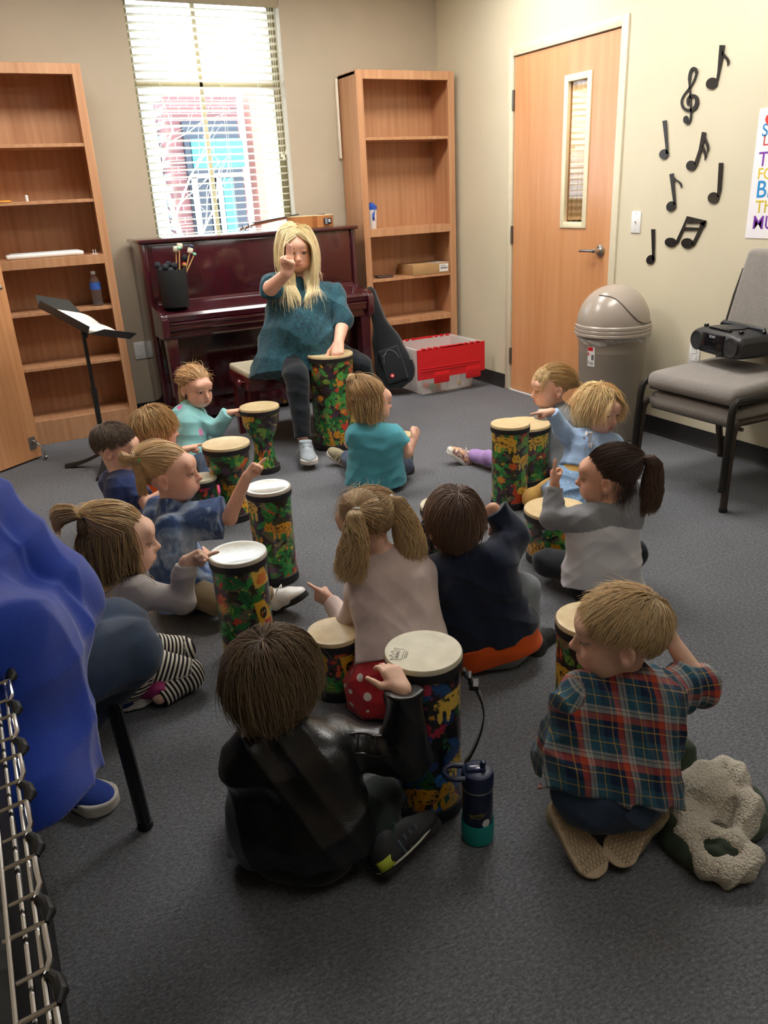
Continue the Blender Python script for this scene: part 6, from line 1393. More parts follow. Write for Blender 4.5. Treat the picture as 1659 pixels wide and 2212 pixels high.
t = NT('teal_print_jersey'); co = t.coord(); n1 = t.noise(co, 46, 5, .62, 2.2); n2 = t.noise(co, 9, 2)
t.set(t.mix(1., t.ramp(n1, [(.42, lin('123540')), (.5, lin('1f5464')), (.56, lin('163f4c')), (.63, lin('2f6c7c'))]), t.ramp(n2, [(.3, .8), (.7, 1.2)]), 'MULTIPLY'), .9, Sheen_Weight=.2); t.bump(n1, .15, .003); MTEALP = t.m
t = NT('tulle_overlay'); co = t.coord(); n = t.noise(co, 900, 2); sp = t.noise(co, 140, 1); t.set(t.mix(t.math('GREATER_THAN', sp, .66), lin('8fb8e6'), lin('e3effa')), .7, Sheen_Weight=.5, Alpha=.93); t.bump(n, .4, .003); MTULLE = t.m
MBLUEF = fabric('cobalt_fleece', '1b3fa8', .95, 420, .5, .14, .5); MNAVYF = fabric('navy_fleece', '1a2338', .95, 420, .4, .12, .3)
MGREYJ = jersey('grey_jersey', 'a6a6aa', fleck=.4); MHGREY = jersey('heather_grey', '85898f', fleck=.5); MSILV = jersey('silver_jersey', 'b9b3b0'); MWHITEJ = jersey('white_jersey', 'd9d9de'); MBLUSH = jersey('blush_jersey', 'dfccc6')
MTURQ = jersey('turquoise_jersey', '5cb0c2'); MNAVT = jersey('navy_jersey', '2b3a68'); MBABY = jersey('baby_blue_jersey', 'a8c4ea'); MORNG = jersey('orange_jersey', 'd6571c'); MBLKL = jersey('black_leggings', '1b2027'); MLILAC = jersey('lilac_tights', 'a98ac6'); MYELL = jersey('yellow_tights', 'e2b566'); MKHAKI = jersey('khaki_twill', '8a7a60'); MSWEAT = jersey('grey_sweatpants', '8e949c', fleck=.5); MBLKJ = jersey('dark_green_black_denim', '1f2824')
MRUB = M('dark_rubber', '232220', .8, .15, 60, .3, 200); MGUM = M('tan_rubber', 'cbb799', .75, .1, 30, .2, 150); MWRUB = M('white_rubber', 'dedad2', .6, .06); MTANS = M('khaki_suede', '9c9478', .85, .1, 30, .2, 200)
def rg(hd, pt=0): return heading(hd, pt)
def tailpath(T, *steps):
    p = V3(*T); out = []
    for v in steps: p = p+V3(*v); out.append(p)
    return out
def hl(P, x, y, z): return P.H+P.R@(V3(x, y, z)*P.hs)           # a point given in head coordinates
HC = V3(0, -.014, .026)
# ================================================================== 1 boy in black leather
J = PZ['leather']; J['w'] = 1.12; J['arms'][0] = A(J['arms'][0]['sh'], J['arms'][0]['sh']+rg(15)*.08-UPV*.13-RT*.02, J['arms'][0]['sh']+rg(25)*.2-UPV*.13+RT*.04, pose='relax')
p = J['pel']; J['legs'] = [G(p-RT*.05, V3(*(p+rg(-35)*.19-RT*.02)[:2], .08), V3(*(p+rg(5)*.21)[:2], .05)), G(p+RT*.05, V3(*(p+rg(60)*.2)[:2], .085), Zz(828, 1822, .055))]
P = Person('child in a black leather jacket sitting with back turned beside the printed drum', J['pel'], J, rg(52, -8), 'fair', 1.0, (0, 0, 1), 1., 2, '5d4a38', noface(.35, .55, -.45, -1.2), None, rg(105), h=.0032)
def leaex(S):
    J, q = P.J, 1.
    for a in J['arms']: S.ell(a['sh'], (.052, .052, .05), None, .03)
    S.cone(J['neck']-P.lat*.04-UPV*.005, J['neck']+P.lat*.04-UPV*.005, .05, .05, .02)
jk = P.top(MLEA, .018, hem=.05, amp=.0065, seed=4, wide=1.2, belly=.02, flare=.0, name='leather_jacket', extra=leaex, bag=1.25, cuff=.0, fsc=.8)
# quilted seams and piping on the sleeve
a_ = J['arms'][1]; m = MB(); ax = nrm(a_['el']-a_['sh']); sd = nrm(np.cross(ax, UPV)); upn = np.cross(sd, ax)
for u_ in (.35, 1.15):
    pts = [a_['sh']+(a_['el']-a_['sh'])*q+(-sd*math.sin(u_)*-1*.5+0)*0+(upn*math.cos(u_)+(-FW)*math.sin(u_))*(.0585-.009*q)+upn*.003*math.cos(q*17) for q in np.linspace(.02, .98, 22)]; m.tube(pts, .0028, 6)
for q in np.linspace(.08, .92, 8):
    m.tube([a_['sh']+(a_['el']-a_['sh'])*q+(upn*math.cos(u_)+(-FW)*math.sin(u_))*(.0580-.009*q) for u_ in np.linspace(.35, 1.15, 6)], .0016, 6)
o = m.build('sleeve_piping', MLEA); o.parent = jk
P.bottom(MBLKJ, .010, seed=7, seat=.085)
sh_up = nrm(V3(*(-FW*.75+RT*.1))+UPV*.55)
so, R_, O_ = P.shoe(Zz(818, 1822, .075), D(925, 1745, 1.40)-Zz(818, 1850, .05), nrm(UPV*.75-RT*.55+FW*.2), .185, .037, M('black_canvas', '26282c', .7, .1), MRUB, .016, laces=M('teal_lace', '2c4a48', .8, .1))
T = lambda a, b, c: O_+R_@V3(a, b, c); m = MB()
for k in range(4): m.box(T(.030, .075+.016*k, .032), (.006, .007, .036), Matrix(R_.tolist()), .002)
st = m.build('side_stripe', M('steel_blue_band', '4a5260', .6, .05)); st.parent = so
m = MB().tube([T(.0398*math.sin(u)+0, .092-.088*math.cos(u) if 0 else .092+.088*math.sin(u-PI/2), .0175) for u in np.linspace(0, PI, 20)], .0024, 6); st = m.build('welt', MWRUB); st.parent = so
m = MB(); rows = [[T(.0395*math.cos(q)*.86, .036+.036*math.sin(q)*.9, z) for z in (.019, .042)] for q in np.linspace(-.9, .65, 8)]; m.grid(rows); st = m.build('heel_patch', M('lime_patch', 'c3d645', .5, .05), solid=.004); st.parent = so
P.hair(grow(P.H, P.R, 1., 5600, lambda u, r: .105+.05*np.clip(-u[:, 1], 0, 1)+.02*r.rand(len(u)), 5, noface(.15, .45, -.5, -1.2), (.0, -.25, .97), .5, 1., .019, S=14, coll=P.collide(), jit=.14), .0009, '8a7558', 1, root=.75)
P.done()
# ================================================================== 2 boy in plaid
J = PZ['plaid']; J['w'] = 1.1
P = Person('child in a plaid shirt and jeans kneeling with both shoe soles turned up', J['pel'], J, rg(-76, -6), 'fair', 1.02, nrm(UPV+RT*.06), 1., 1, '9c8464', noface(.42, .50, .06, -.62), '8a6a40', rg(88), h=.003)
def plex(S): S.cone(P.J['neck']-P.lat*.028+UPV*.012, P.J['neck']+P.lat*.028+UPV*.012, .050, .050, .012)
P.J['arms'][1]['sleeve'] = (1., .30)
P.top(MPLAID, .014, sleeve=(1., .9), hem=.045, amp=.007, seed=11, wide=1.12, belly=.006, flare=.008, uv=P.limb_uv, name='plaid_shirt', extra=plex, bag=1.35, cuff=.022)
P.bottom(MDENIM, .010, seed=12, seat=.088, name='jeans')
for l, tip in ((J['legs'][0], Zz(1292, 1880, .025)), (J['legs'][1], Zz(1314, 1866, .03))):
    an = V3(*l['an']); tx = Zz(*((1206, 1730) if l is J['legs'][0] else (1430, 1734)), .125); d_ = nrm(tip-tx)
    q = -1 if l is J['legs'][0] else 1; so_up = nrm(FW*.62-UPV*.70+RT*.10*q); y_ = d_; u_ = nrm(so_up-y_*(y_@so_up))
    an = tx+y_*.035+u_*.058; so, R_, O_ = P.shoe(an, y_, u_, .178, .036, MTANS, MGUM, .02, name='shoe', high=.045)
    m = MB(); T = lambda a, b, c: O_+R_@V3(a, b, c)
    for i in range(13):
        for j in range(-3, 4):
            y = .028+.0105*i; x = j*.0092+(i % 2)*.0046; lim = .022+.012*min(1, i/9)
            if abs(x) < lim-.002 and not (4 < i < 6 and 0): m.tube([T(x+.0042*math.cos(a), y+.0048*math.sin(a), -.0004) for a in [k*PI/3+PI/6 for k in range(6)]], .0009, 4, True)
    for y in (.05, .128): m.tube([T(-.026, y+.012, -.0005), T(.028, y-.01, -.0005)], .0011, 4)
    tr = m.build('tread', M('tread_tan', 'a48f72', .8, .08)); tr.parent = so
P.hair(grow(P.H, P.R, 1.02, 6000, lambda u, r: .030+.030*np.clip(u[:, 2], 0, 1)+.006*r.rand(len(u)), 8, noface(.40, .46, .04, -.64), (0, -.62, .78), .1, 1., .0075, S=8, jit=.16), .0008, 'd0b486', 2, root=.9)
P.done()
# ================================================================== 3 boy in the navy sweatshirt
J = PZ['navy']; J['w'] = 1.1; p = J['pel']
J['legs'][0] = G(p-RT*.05, V3(*(p+rg(-40)*.2)[:2], .08), V3(*(p+rg(-5)*.22)[:2], .05))
kn = Zz(1128, 1275, .20); J['legs'][1] = G(p+rg(75)*.055, kn, V3(*(Zz(1140, 1365, .06))))
P = Person('child in a navy sweatshirt and grey sweatpants with one fist raised', p, J, rg(-14, -12), 'warm', 1.0, (0, 0, 1), 1., 2, '5a4335', noface(.4, .52, -.35, -.95), None, rg(88))
P.top(MNAVYF, .018, sleeve=(1., .9), hem=.025, amp=.0055, seed=21, wide=1.18, belly=.012, name='sweatshirt', bag=1.35, cuff=.03)
S = Sdf(); S.amp = .003; S.seed = 5; P.torso(S, .008, wide=1.1, belly=.008)
for e_ in (-1, 1): S.cone(p+P.lat*.04*e_, p-P.up*.05+P.lat*.045*e_, .108, .114, .03, flat=(P.fwd, .82))
S.cut(p-P.up*.08, -P.up); S.cut(p-P.up*.01, P.up); P.cloth('undershirt', S, MORNG)
P.bottom(MSWEAT, .014, seed=22, seat=.09, bag=1.2, name='sweatpants')
P.shoe(J['legs'][1]['an'], nrm(Zz(1185, 1325, .05)-Zz(1125, 1390, .05)), nrm(-RT*.5+UPV*.8), .165, .036, M('black_nylon_boot', '1c1c1f', .6, .1), MRUB, .026, name='boot', high=.07)
P.hair(grow(P.H, P.R, 1., 4600, lambda u, r: .075+.03*np.clip(-u[:, 1], 0, 1)+.015*r.rand(len(u)), 9, noface(.2, .45, -.38, -.98), (.1, -.38, .92), .4, 1., .015, S=12, coll=P.collide(), jit=.12), .00095, '7a6050', 3, root=.75)
P.done()
# ================================================================== 4 girl in the polka dot skirt
J = PZ['polka']; J['w'] = .95; kneel(J, -15, fw=.13)
P = Person('child in a blush top and red polka dot skirt by the pair of low drums', J['pel'], J, rg(-42, -20), 'fair', 1.0, (0, 0, 1), 1., 1, 'a58a66', noface(.45, .62, -.2, -.75), None, rg(86))
def ruf(S):
    for a in P.J['arms']:
        ax = nrm(a['el']-a['sh']); S.cone(a['sh']-ax*.005, a['sh']+ax*.03, .046, .058, .012)
P.top(MBLUSH, .009, sleeve=(1., .97), hem=.03, amp=.003, seed=31, wide=1.06, flare=.01, name='long_sleeve_top', extra=ruf, cuff=.0)
S = Sdf(); S.amp, S.seed, S.fsc = .005, 33, 1.2; p = J['pel']
S.cone(p+UPV*.03, V3(*p[:2], .06)-FW*.01, .088, .135, .02, flat=(P.fwd, .92)); S.cone(p-RT*.02+UPV*.02, V3(*(p-RT*.085-FW*.03)[:2], .055), .08, .088, .03); S.cut(V3(0, 0, .012), -UPV); S.cut(p+UPV*.01, UPV)
P.cloth('skirt', S, MPOLKA)
P.bottom(M('black_tights', '15151a', .8, .1), .006, seed=34); 
for l in J['legs']: P.shoe(l['an'], nrm(-rg(-15)-UPV*.35), nrm(rg(-15)*.7-UPV*.6), .15, .032, MBLACK, MRUB, .014)
for q, T0 in ((-1, hl(P, -.062, -.062, .055)), (1, hl(P, .05, -.070, .055))):
    X = grow(P.H, P.R, 1., 1500, .16, 40+q, lambda u, L, q=q: noface(.45, .62, -.2, -.75)(u, L)*(u[:, 0]*q > -.03), tie=P.R.T@(T0-(P.H+P.R@HC)), thick=.006, S=13, jit=.03)
    P.hair(X, .0011, None, 41+q, root=.85)
    dn = nrm(-UPV*.85-FW*.45+RT*(-.05 if q < 0 else .42)); pth = tailpath(T0, nrm(T0-P.H)*.02+dn*.02, dn*.05+UPV*-.01, -UPV*.055-FW*.004+RT*.012*q, -UPV*.055+RT*.01*q-FW*.006, -UPV*.035)
    P.hair(tail(T0, pth, 1700, .010, .044, 50+q, .012, 22), .0009, 'd4ba8c', 52+q, root=.75); P.tie(T0+nrm(T0-P.H)*.004, dn, .010, MWHITE)
X = grow(P.H, P.R, 1., 260, lambda u, r: .03+.03*r.rand(len(u)), 46, noface(.3, .55, -.2, -.75), (0, -.3, .9), -.05, 1., .016, .25, 8, jit=.5); P.hair(X, .0006, None, 49)
P.done()
# ================================================================== 5 girl with the dark ponytail
J = PZ['pony']; J['w'] = 1.; p = J['pel']
J['legs'] = [G(p-rg(88)*.05, Zz(1180, 1214, .085), V3(*(p+rg(-25)*.24)[:2], .05)), G(p+rg(88)*.05, V3(*(p+rg(62)*.15)[:2], .13), V3(*(p+rg(10)*.22)[:2], .05))]
P = Person('child in a white top with grey sleeves and black leggings pointing up', p, J, rg(-66, -4), 'warm', 1.0, (0, 0, 1), 1., 2, '3f2b22', noface(.45, .60, -.2, -.75), None, rg(84))
t = NT('two_tone_raglan'); at = t.n('ShaderNodeAttribute', attribute_name='col'); t.set(at.outputs['Color'], .88, Sheen_Weight=.15); t.bump(t.noise(t.coord(), 1200), .15, .002); MRAG = t.m
def ragc(V, S):
    g = S.group(V); d_ = V-P.J['neck']; dn = -(d_@P.up); yk = (g > 0) | (dn < .035+.02*np.abs(d_@P.lat)/.1); return np.where(yk[:, None], np.array(lin('8f9196')), np.array(lin('dcdce2')))
P.top(MRAG, .011, sleeve=(1., .98), hem=.05, amp=.004, seed=41, wide=1.1, belly=.004, flare=.012, col=ragc, name='raglan_top', cuff=.015)
P.bottom(MBLKL, .009, seed=42, seat=.085, name='leggings')
for l in J['legs']: P.shoe(l['an'], rg(-30), UPV, .15, .031, MBLACK, MRUB)
T0 = hl(P, .012, -.105, .062); P.hair(grow(P.H, P.R, 1., 3200, .2, 43, noface(.45, .60, -.2, -.75), tie=P.R.T@(T0-(P.H+P.R@HC)), thick=.008, S=14, jit=.03), .0011, None, 44, root=.9, var=.4)
bk = -P.R[:, 1]; pth = tailpath(T0, bk*.03+UPV*.008, bk*.022-UPV*.03, -UPV*.05, -UPV*.05, -UPV*.05-RT*.006, -UPV*.03-RT*.01); P.hair(tail(T0, pth, 1700, .013, .040, 45, .005, 16), .0011, '5d4434', 46, root=.8, var=.4); P.tie(T0+bk*.004, bk, .012, M('blue_elastic', '2f7fc0', .5, .05))
X = grow(P.H, P.R, 1., 380, lambda u, r: .12+.06*r.rand(len(u)), 47, lambda u, L: noface(.45, .60, -.2, -.75)(u, L)*(u[:, 2] < -.2), (0, -.2, .9), .9, .5, .016, .15, 14, P.collide(), jit=.2); P.hair(X, .001, '5d4434', 48)
P.done()
# ================================================================== 6 girl in the blue dress
J = PZ['blue']; J['w'] = .95; p = J['pel']; kn = V3(*p[:2], 0)
for l, kx, ax_ in zip(J['legs'], (Zz(1192, 1092, .055), Zz(1150, 1076, .055)), (Zz(1285, 1082, .045), Zz(1262, 1060, .045))): l['kn'] = kx; l['an'] = ax_
P = Person('child in a pale blue dress and yellow tights pointing over the tube drum', p, J, rg(150, -12), 'rosy', 1.0, nrm(UPV+RT*.1), 1., 2, 'c9a873', noface(.40, .66, -.3, -.8), '8a6a44', None, h=.0036)
P.top(MBABY, .009, sleeve=(1., .96), hem=-.02, amp=.003, seed=51, wide=.95, name='dress_bodice', cuff=.0)
S = Sdf(); S.amp, S.seed, S.fsc = .007, 53, 1.0; f_ = rg(-105)
S.cone(p+UPV*.035, V3(*(p+f_*.03)[:2], .07), .082, .15, .03); S.cone(p+f_*.02, V3(*(p+f_*.13)[:2], .06), .09, .10, .04); S.cut(V3(0, 0, .01), -UPV); S.cut(p+UPV*.05, UPV)
S.cut(V3(*(p+f_*.185)[:2], .0), nrm(f_)); P.cloth('tulle_skirt', S, MTULLE)
P.bottom(MYELL, .006, seed=54, seat=.08, name='tights')
for l in J['legs']: P.shoe(l['an'], nrm(rg(75)-UPV*.3), nrm(rg(-105)*.6-UPV*.7), .15, .031, MWHITE, MWRUB, .012)
m = MB(); random.seed(6); c0 = P.chest+nrm(P.fwd-RT*.7)*.083+UPV*.02; m.tube([c0-UPV*.05, c0+UPV*.05], .007, 8)
for k in range(26):
    q = c0+V3(*[random.gauss(0, .012) for _ in range(3)])+UPV*(-.05+.1*k/26); m.lathe([(0, -.004), (.008, 0), (0, .004)], q, 8, rot('X', random.uniform(0, 3)) @ rot('Y', random.uniform(0, 3)), False)
P.add(m.build('ruffle', MWHITEJ))
P.hair(grow(P.H, P.R, 1., 2400, lambda u, r: .12+.07*np.clip(-u[:, 1]+.2, 0, 1)+.02*r.rand(len(u)), 55, noface(.3, .6, -.3, -.8), (.05, -.1, .99), .5, 1., .017, .2, 14, P.collide(), jit=.24, guard=.95), .0013, 'dfc593', 56, root=.75, var=.3)
P.done()
# ================================================================== 7 girl in the grey hoodie
J = PZ['hoodie']; p = J['pel']
J['legs'] = [G(p-rg(0)*.05, Zz(1100, 998, .075), Zz(1018, 982, .05)), G(p+rg(0)*.04, p+rg(-60)*.2+UPV*.02, V3(*(p+rg(-60)*.22-FW*.02)[:2], .05))]
P = Person('child in a grey hoodie and lilac tights sitting near the trash can', p, J, rg(-100, -6), 'rosy', 1.0, (0, 0, 1), 1., 1, 'b3966a', noface(.45, .60, -.2, -.75), '8a6a44', rg(-8), h=.0038)
def hood(S): b = -P.fwd; S.ell(P.J['neck']+b*.035-UPV*.012, (.068, .055, .045), None, .02); S.cone(P.J['neck']-P.lat*.04+UPV*.006, P.J['neck']+P.lat*.04+UPV*.006, .045, .045, .015)
P.top(MHGREY, .014, sleeve=(1., .97), hem=.06, amp=.005, seed=61, wide=1.15, belly=.006, flare=.015, name='hoodie', extra=hood, bag=1.2)
P.bottom(MLILAC, .007, seed=62, name='tights')
t = NT('floral_canvas'); vo = t.n('ShaderNodeTexVoronoi'); vo.inputs['Scale'].default_value = 110.; t.l(t.coord(), vo.inputs['Vector']); t.set(t.ramp(t.sep(vo.outputs['Color'])[0], [(.0, lin('d9c9b8')), (.35, lin('c98a94')), (.55, lin('8a6a5a')), (.75, lin('d9b07a'))], 'CONSTANT'), .8); MFLOR = t.m
for l in J['legs']:
    so, R_, O_ = P.shoe(l['an'], nrm(rg(-85)*.75+UPV*.6), nrm(rg(95)*.6+UPV*.75), .16, .034, MFLOR, MWRUB, .02, high=.055, laces=MWHITE)
    S = Sdf(); S.ell(O_+R_@V3(0, .16*.86, .02), (.031, .026, .021), R_, .01); tc = P.cloth('toe_cap', S, MWRUB, .0035, parent=so)
T0 = hl(P, .0, -.098, -.005); P.hair(grow(P.H, P.R, 1., 2200, .2, 63, noface(.45, .60, -.2, -.75), tie=P.R.T@(T0-(P.H+P.R@HC)), thick=.008, S=12, jit=.04), .0013, None, 64, root=.9)
bk = -P.R[:, 1]; P.hair(tail(T0, tailpath(T0, bk*.045-UPV*.002, -UPV*.035+bk*.03, -UPV*.05-FW*.01, -UPV*.04+RT*.01-FW*.01), 700, .010, .02, 65, .002, 12), .0013, 'd0b384', 66); P.tie(T0+bk*.003, bk, .011, M('brown_elastic', '6a5040', .6, .05))
X = grow(P.H, P.R, 1., 900, lambda u, r: .085+.012*r.rand(len(u)), 67, lambda u, L: 1.*((u[:, 1] > .2) & (u[:, 2] > .5) & (abs(u[:, 0]) < .66)), (0, -.5, .8), .6, 1., .012, S=10, jit=.08); P.hair(X, .0012, 'd0b384', 68)
P.done()
# ================================================================== 8 girl in the turquoise tee
J = PZ['tee']; p = J['pel']
J['legs'] = [G(p-rg(85)*.05, Zz(778, 1010, .085), Zz(748, 988, .055)), G(p+rg(85)*.055, V3(*(p+rg(45)*.2)[:2], .08), V3(*(p+rg(10)*.3)[:2], .05))]
P = Person('child in a turquoise tee seen from behind with a fist by a small drum', p, J, rg(62, -6), 'rosy', 1.0, (0, 0, 1), 1., 1, '9a7b54', noface(.45, .60, -.2, -.75), None, rg(88), h=.0037)
P.top(MTURQ, .010, sleeve=(.5, 0), hem=.06, amp=.004, seed=71, wide=1.12, belly=.006, flare=.012, name='tee_shirt', bag=1.5)
P.bottom(MDENIM, .010, seed=72, seat=.085, name='jeans')
so, R_, O_ = P.shoe(Zz(752, 986, .06), nrm(D(722, 964, J['pel']@FW+.16)-D(760, 990, J['pel']@FW+.13)), nrm(UPV*.55-RT*.2-FW*.3+RT*.4), .155, .034, MTANS, MWRUB, .018)
m = MB(); T = lambda a, b, c: O_+R_@V3(a, b, c)
for y, z in ((.062, .062), (.086, .052)): m.tube([T(.034*math.cos(u), y, .018+(z-.016)*math.sin(u)) for u in np.linspace(.1, PI-.1, 10)], .005, 6)
q_ = m.build('strap', M('beige_strap', 'c4b898', .7, .06)); q_.parent = so
P.shoe(J['legs'][1]['an'], rg(20), UPV, .155, .034, MTANS, MWRUB)
T0 = hl(P, -.045, -.060, .098); P.hair(grow(P.H, P.R, 1., 2300, .2, 73, noface(.42, .60, -.2, -.5), tie=P.R.T@(T0-(P.H+P.R@HC)), thick=.007, S=12, jit=.06), .0013, None, 74, root=.9)
o_ = nrm(T0-P.H); P.hair(tail(T0, tailpath(T0, o_*.035+UPV*.006-FW*.01, -UPV*.025-FW*.02-RT*.012, -UPV*.05-FW*.006, -UPV*.05, -UPV*.045, -UPV*.03), 800, .010, .03, 75, .003, 14), .0014, 'c9ab78', 76, root=.75); P.tie(T0+o_*.004, o_, .011, M('green_elastic', '1fa878', .5, .05))
X = grow(P.H, P.R, 1., 1300, lambda u, r: .10+.05*r.rand(len(u)), 77, lambda u, L: noface(.45, .60, -.25, -.8)(u, L)*(u[:, 2] < .25), (0, -.1, 1), .55, .8, .016, .15, 13, P.collide(), jit=.2); P.hair(X, .0013, 'c9ab78', 78)
P.done()
# ================================================================== 9 girl in the aqua hoodie
J = PZ['aqua']; p = J['pel']
J['legs'] = [G(p+rg(0)*.05, p+rg(75)*.16-UPV*.01, Zz(487, 1040, .05)), G(p-rg(0)*.05, Zz(452, 1012, .095), Zz(446, 1046, .05))]
P = Person('child in an aqua hoodie with pink marks touching a goblet drum', p, J, rg(133, -10), 'rosy', 1.0, (0, 0, 1), 1., 2, 'b3926a', noface(.42, .56, -.15, -.7), '7a5f42', rg(178), h=.0036)
def hood2(S): b = nrm(-rg(85)); S.ell(P.J['neck']+b*.045-UPV*.02, (.065, .06, .055), None, .02); S.cone(P.J['neck']-P.lat*.035+UPV*.004, P.J['neck']+P.lat*.035+UPV*.004, .044, .044, .015)
P.top(MAQUA, .014, sleeve=(1., .97), hem=.05, amp=.0045, seed=81, wide=1.1, belly=.004, flare=.008, name='hoodie', extra=hood2, bag=1.2)
P.bottom(MDENIM, .009, seed=82, name='jeans')
MPKS = M('pink_canvas', 'cf3f78', .7, .08)
for l in J['legs']: P.shoe(l['an'], nrm(rg(110)), nrm(UPV+RT*.2), .15, .032, MPKS, MWRUB, .018)
T0 = hl(P, -.01, -.098, .01); P.hair(grow(P.H, P.R, 1., 2200, .2, 83, noface(.40, .52, -.15, -.7), tie=P.R.T@(T0-(P.H+P.R@HC)), thick=.009, S=12, jit=.05), .0013, None, 84, root=.9)
P.hair(tail(T0, tailpath(T0, -RT*.03-UPV*.008, -RT*.01-UPV*.05, -UPV*.05, -UPV*.03), 350, .010, .018, 85, .002, 10), .0013, 'd0b384', 86)
X = grow(P.H, P.R, 1., 160, lambda u, r: .03+.03*r.rand(len(u)), 87, noface(.2, .5, -.1, -.6), (0, -.2, .95), -.35, .8, .02, .1, 7, jit=.5); P.hair(X, .0008, 'd0b384', 88)
P.done()
# ================================================================== 10 light haired boy
J = PZ['blond']; crossed(J, 85)
P = Person('child in an orange shirt pointing from behind the larger goblet drum', J['pel'], J, rg(62, -10), 'rosy', 1.0, (0, 0, 1), 1., 2, '9d7f57', noface(.4, .5, -.3, -.85), None, rg(175), h=.0038)
P.top(MORNG, .011, sleeve=(1., .55), hem=.05, amp=.004, seed=91, wide=1.1, name='orange_shirt')
P.bottom(MDENIM, .010, seed=92, name='jeans')
for l in J['legs']: P.shoe(l['an'], rg(60), UPV, .155, .034, MBLACK, MWRUB)
P.hair(grow(P.H, P.R, 1., 2600, lambda u, r: .07+.03*np.clip(-u[:, 1], 0, 1)+.015*r.rand(len(u)), 93, noface(.25, .45, -.3, -.9), (0, -.4, .92), .3, 1., .016, .18, 11, P.collide(), jit=.2), .0014, 'c9a672', 94, root=.75)
P.done()
# ================================================================== 11 dark haired boy in the navy tee
J = PZ['dark']; crossed(J, 85)
P = Person('child in a plain navy tee sitting behind the tie-dye dress', J['pel'], J, rg(88, -14), 'rosy', 1.0, (0, 0, 1), 1., 2, '54463c', noface(.42, .52, -.1, -.62), '3a2c22', rg(170), h=.0036)
P.top(MNAVT, .011, sleeve=(.75, 0), hem=.05, amp=.004, seed=101, wide=1.12, name='tee_shirt', bag=1.4)
P.bottom(MKHAKI, .010, seed=102, name='trousers')
for l in J['legs']: P.shoe(l['an'], rg(60), UPV, .155, .034, MBLACK, MWRUB)
P.hair(grow(P.H, P.R, 1., 3200, lambda u, r: .018+.016*np.clip(u[:, 2], 0, 1)+.004*r.rand(len(u)), 103, noface(.40, .48, -.12, -.64), (0, -.5, .85), -.02, 1., .006, S=6, jit=.2), .0010, '6e5e50', 104)
P.done()
# ================================================================== 12 girl in the tie-dye dress
J = PZ['tiedye']; J['w'] = 1.; p = J['pel']
J['legs'] = [G(p+rg(0)*.05, V3(*(p+rg(60)*.2)[:2], .085), V3(*(p+rg(85)*.22)[:2], .05)), G(p-rg(0)*.05+UPV*0, Zz(475, 1300, .085), Zz(588, 1285, .065))]
P = Person('child in a blue tie-dye dress with one bare arm raised, pointing', p, J, rg(88, 2), 'rosy', 1.0, (0, 0, 1), 1., 2, 'b0926a', noface(.42, .60, -.1, -.7), '8a6c48', rg(170), h=.0034)
def dre(S): S.cone(P.J['pel']+UPV*.02, V3(*(P.J['pel']+rg(60)*.03)[:2], .06), .105, .15, .04)
P.top(MTIE, .012, sleeve=(.80, 0), hem=.055, amp=.0055, seed=111, wide=1.2, belly=.008, flare=.03, name='tie_dye_dress', extra=dre, bag=2.6)
P.bottom(MKHAKI, .008, seed=112, name='leggings')
P.shoe(J['legs'][1]['an'], nrm(rg(70)*.4+UPV*.25-FW*.28), nrm(rg(-80)*.4+UPV*.6+FW*.1), .17, .037, MWHITE, MRUB, .022, laces=MWHITE)
P.shoe(J['legs'][0]['an'], rg(70), UPV, .165, .036, MWHITE, MRUB)
T0 = hl(P, .045, -.080, .075); P.hair(grow(P.H, P.R, 1., 2800, .2, 113, noface(.40, .56, -.1, -.68), tie=P.R.T@(T0-(P.H+P.R@HC)), thick=.007, S=13, jit=.035), .0012, 'd0b487', 114, root=.9)
o_ = nrm(T0-P.H); P.tie(T0+o_*.004, o_, .011, M('lime_elastic', '6fe08a', .5, .05))
P.hair(tail(T0, tailpath(T0, -RT*.03+UPV*.002, -RT*.028+UPV*.014, -RT*.012-UPV*.016, RT*.018-UPV*.012, RT*.02+UPV*.008), 420, .009, .016, 115, .002, 16), .0012, 'd0b487', 116)
P.hair(tail(T0, tailpath(T0, o_*.012-UPV*.02, -UPV*.045-FW*.005, -UPV*.045, -UPV*.03), 420, .009, .017, 117, .002, 12), .0012, 'c0a274', 118)
P.done()
# ================================================================== 13 girl in striped leggings
J = PZ['stripe']; p = J['pel']
P = Person('child in a pale grey top and striped leggings pointing at a white drum head', p, J, rg(70, -6), 'fair', 1.02, (0, 0, 1), 1., 1, '8f7450', noface(.42, .62, -.3, -.8), None, rg(165), h=.0033)
P.top(MSILV, .010, sleeve=(1., .97), hem=.06, amp=.0035, seed=121, wide=1.1, flare=.012, name='long_sleeve_top', cuff=.0)
P.bottom(MSTRIPE, .008, seed=122, seat=.088, uv=P.limb_uv, name='leggings', amp=.001)
MPURP = M('magenta_suede', 'a3306c', .75, .15, 20)
for l in J['legs']: P.shoe(l['an']+UPV*.012, nrm(-rg(80)-UPV*.15+FW*.1), nrm(rg(80)*.3-UPV*.2-FW*.6), .16, .035, MPURP, MPURP, .014, high=.05)
T0 = hl(P, .02, -.090, .085); P.hair(grow(P.H, P.R, 1.02, 1900, .2, 123, lambda u, L: noface(.42, .60, -.2, -.8)(u, L)*(u[:, 2] > .12), tie=P.R.T@(T0-(P.H+P.R@HC)), thick=.009, S=13, jit=.05), .0012, 'd6b888', 124, root=.95)
X = grow(P.H, P.R, 1.02, 2600, lambda u, r: .27+.09*r.rand(len(u))-.05*np.clip(u[:, 1], 0, 1), 125, lambda u, L: noface(.42, .60, -.3, -.9)(u, L)*(u[:, 2] < .42), (0, .0, 1.), .6, .7, .018, .08, 17, P.collide(), jit=.16); P.hair(X, .0012, 'c4a573', 126, root=.65)
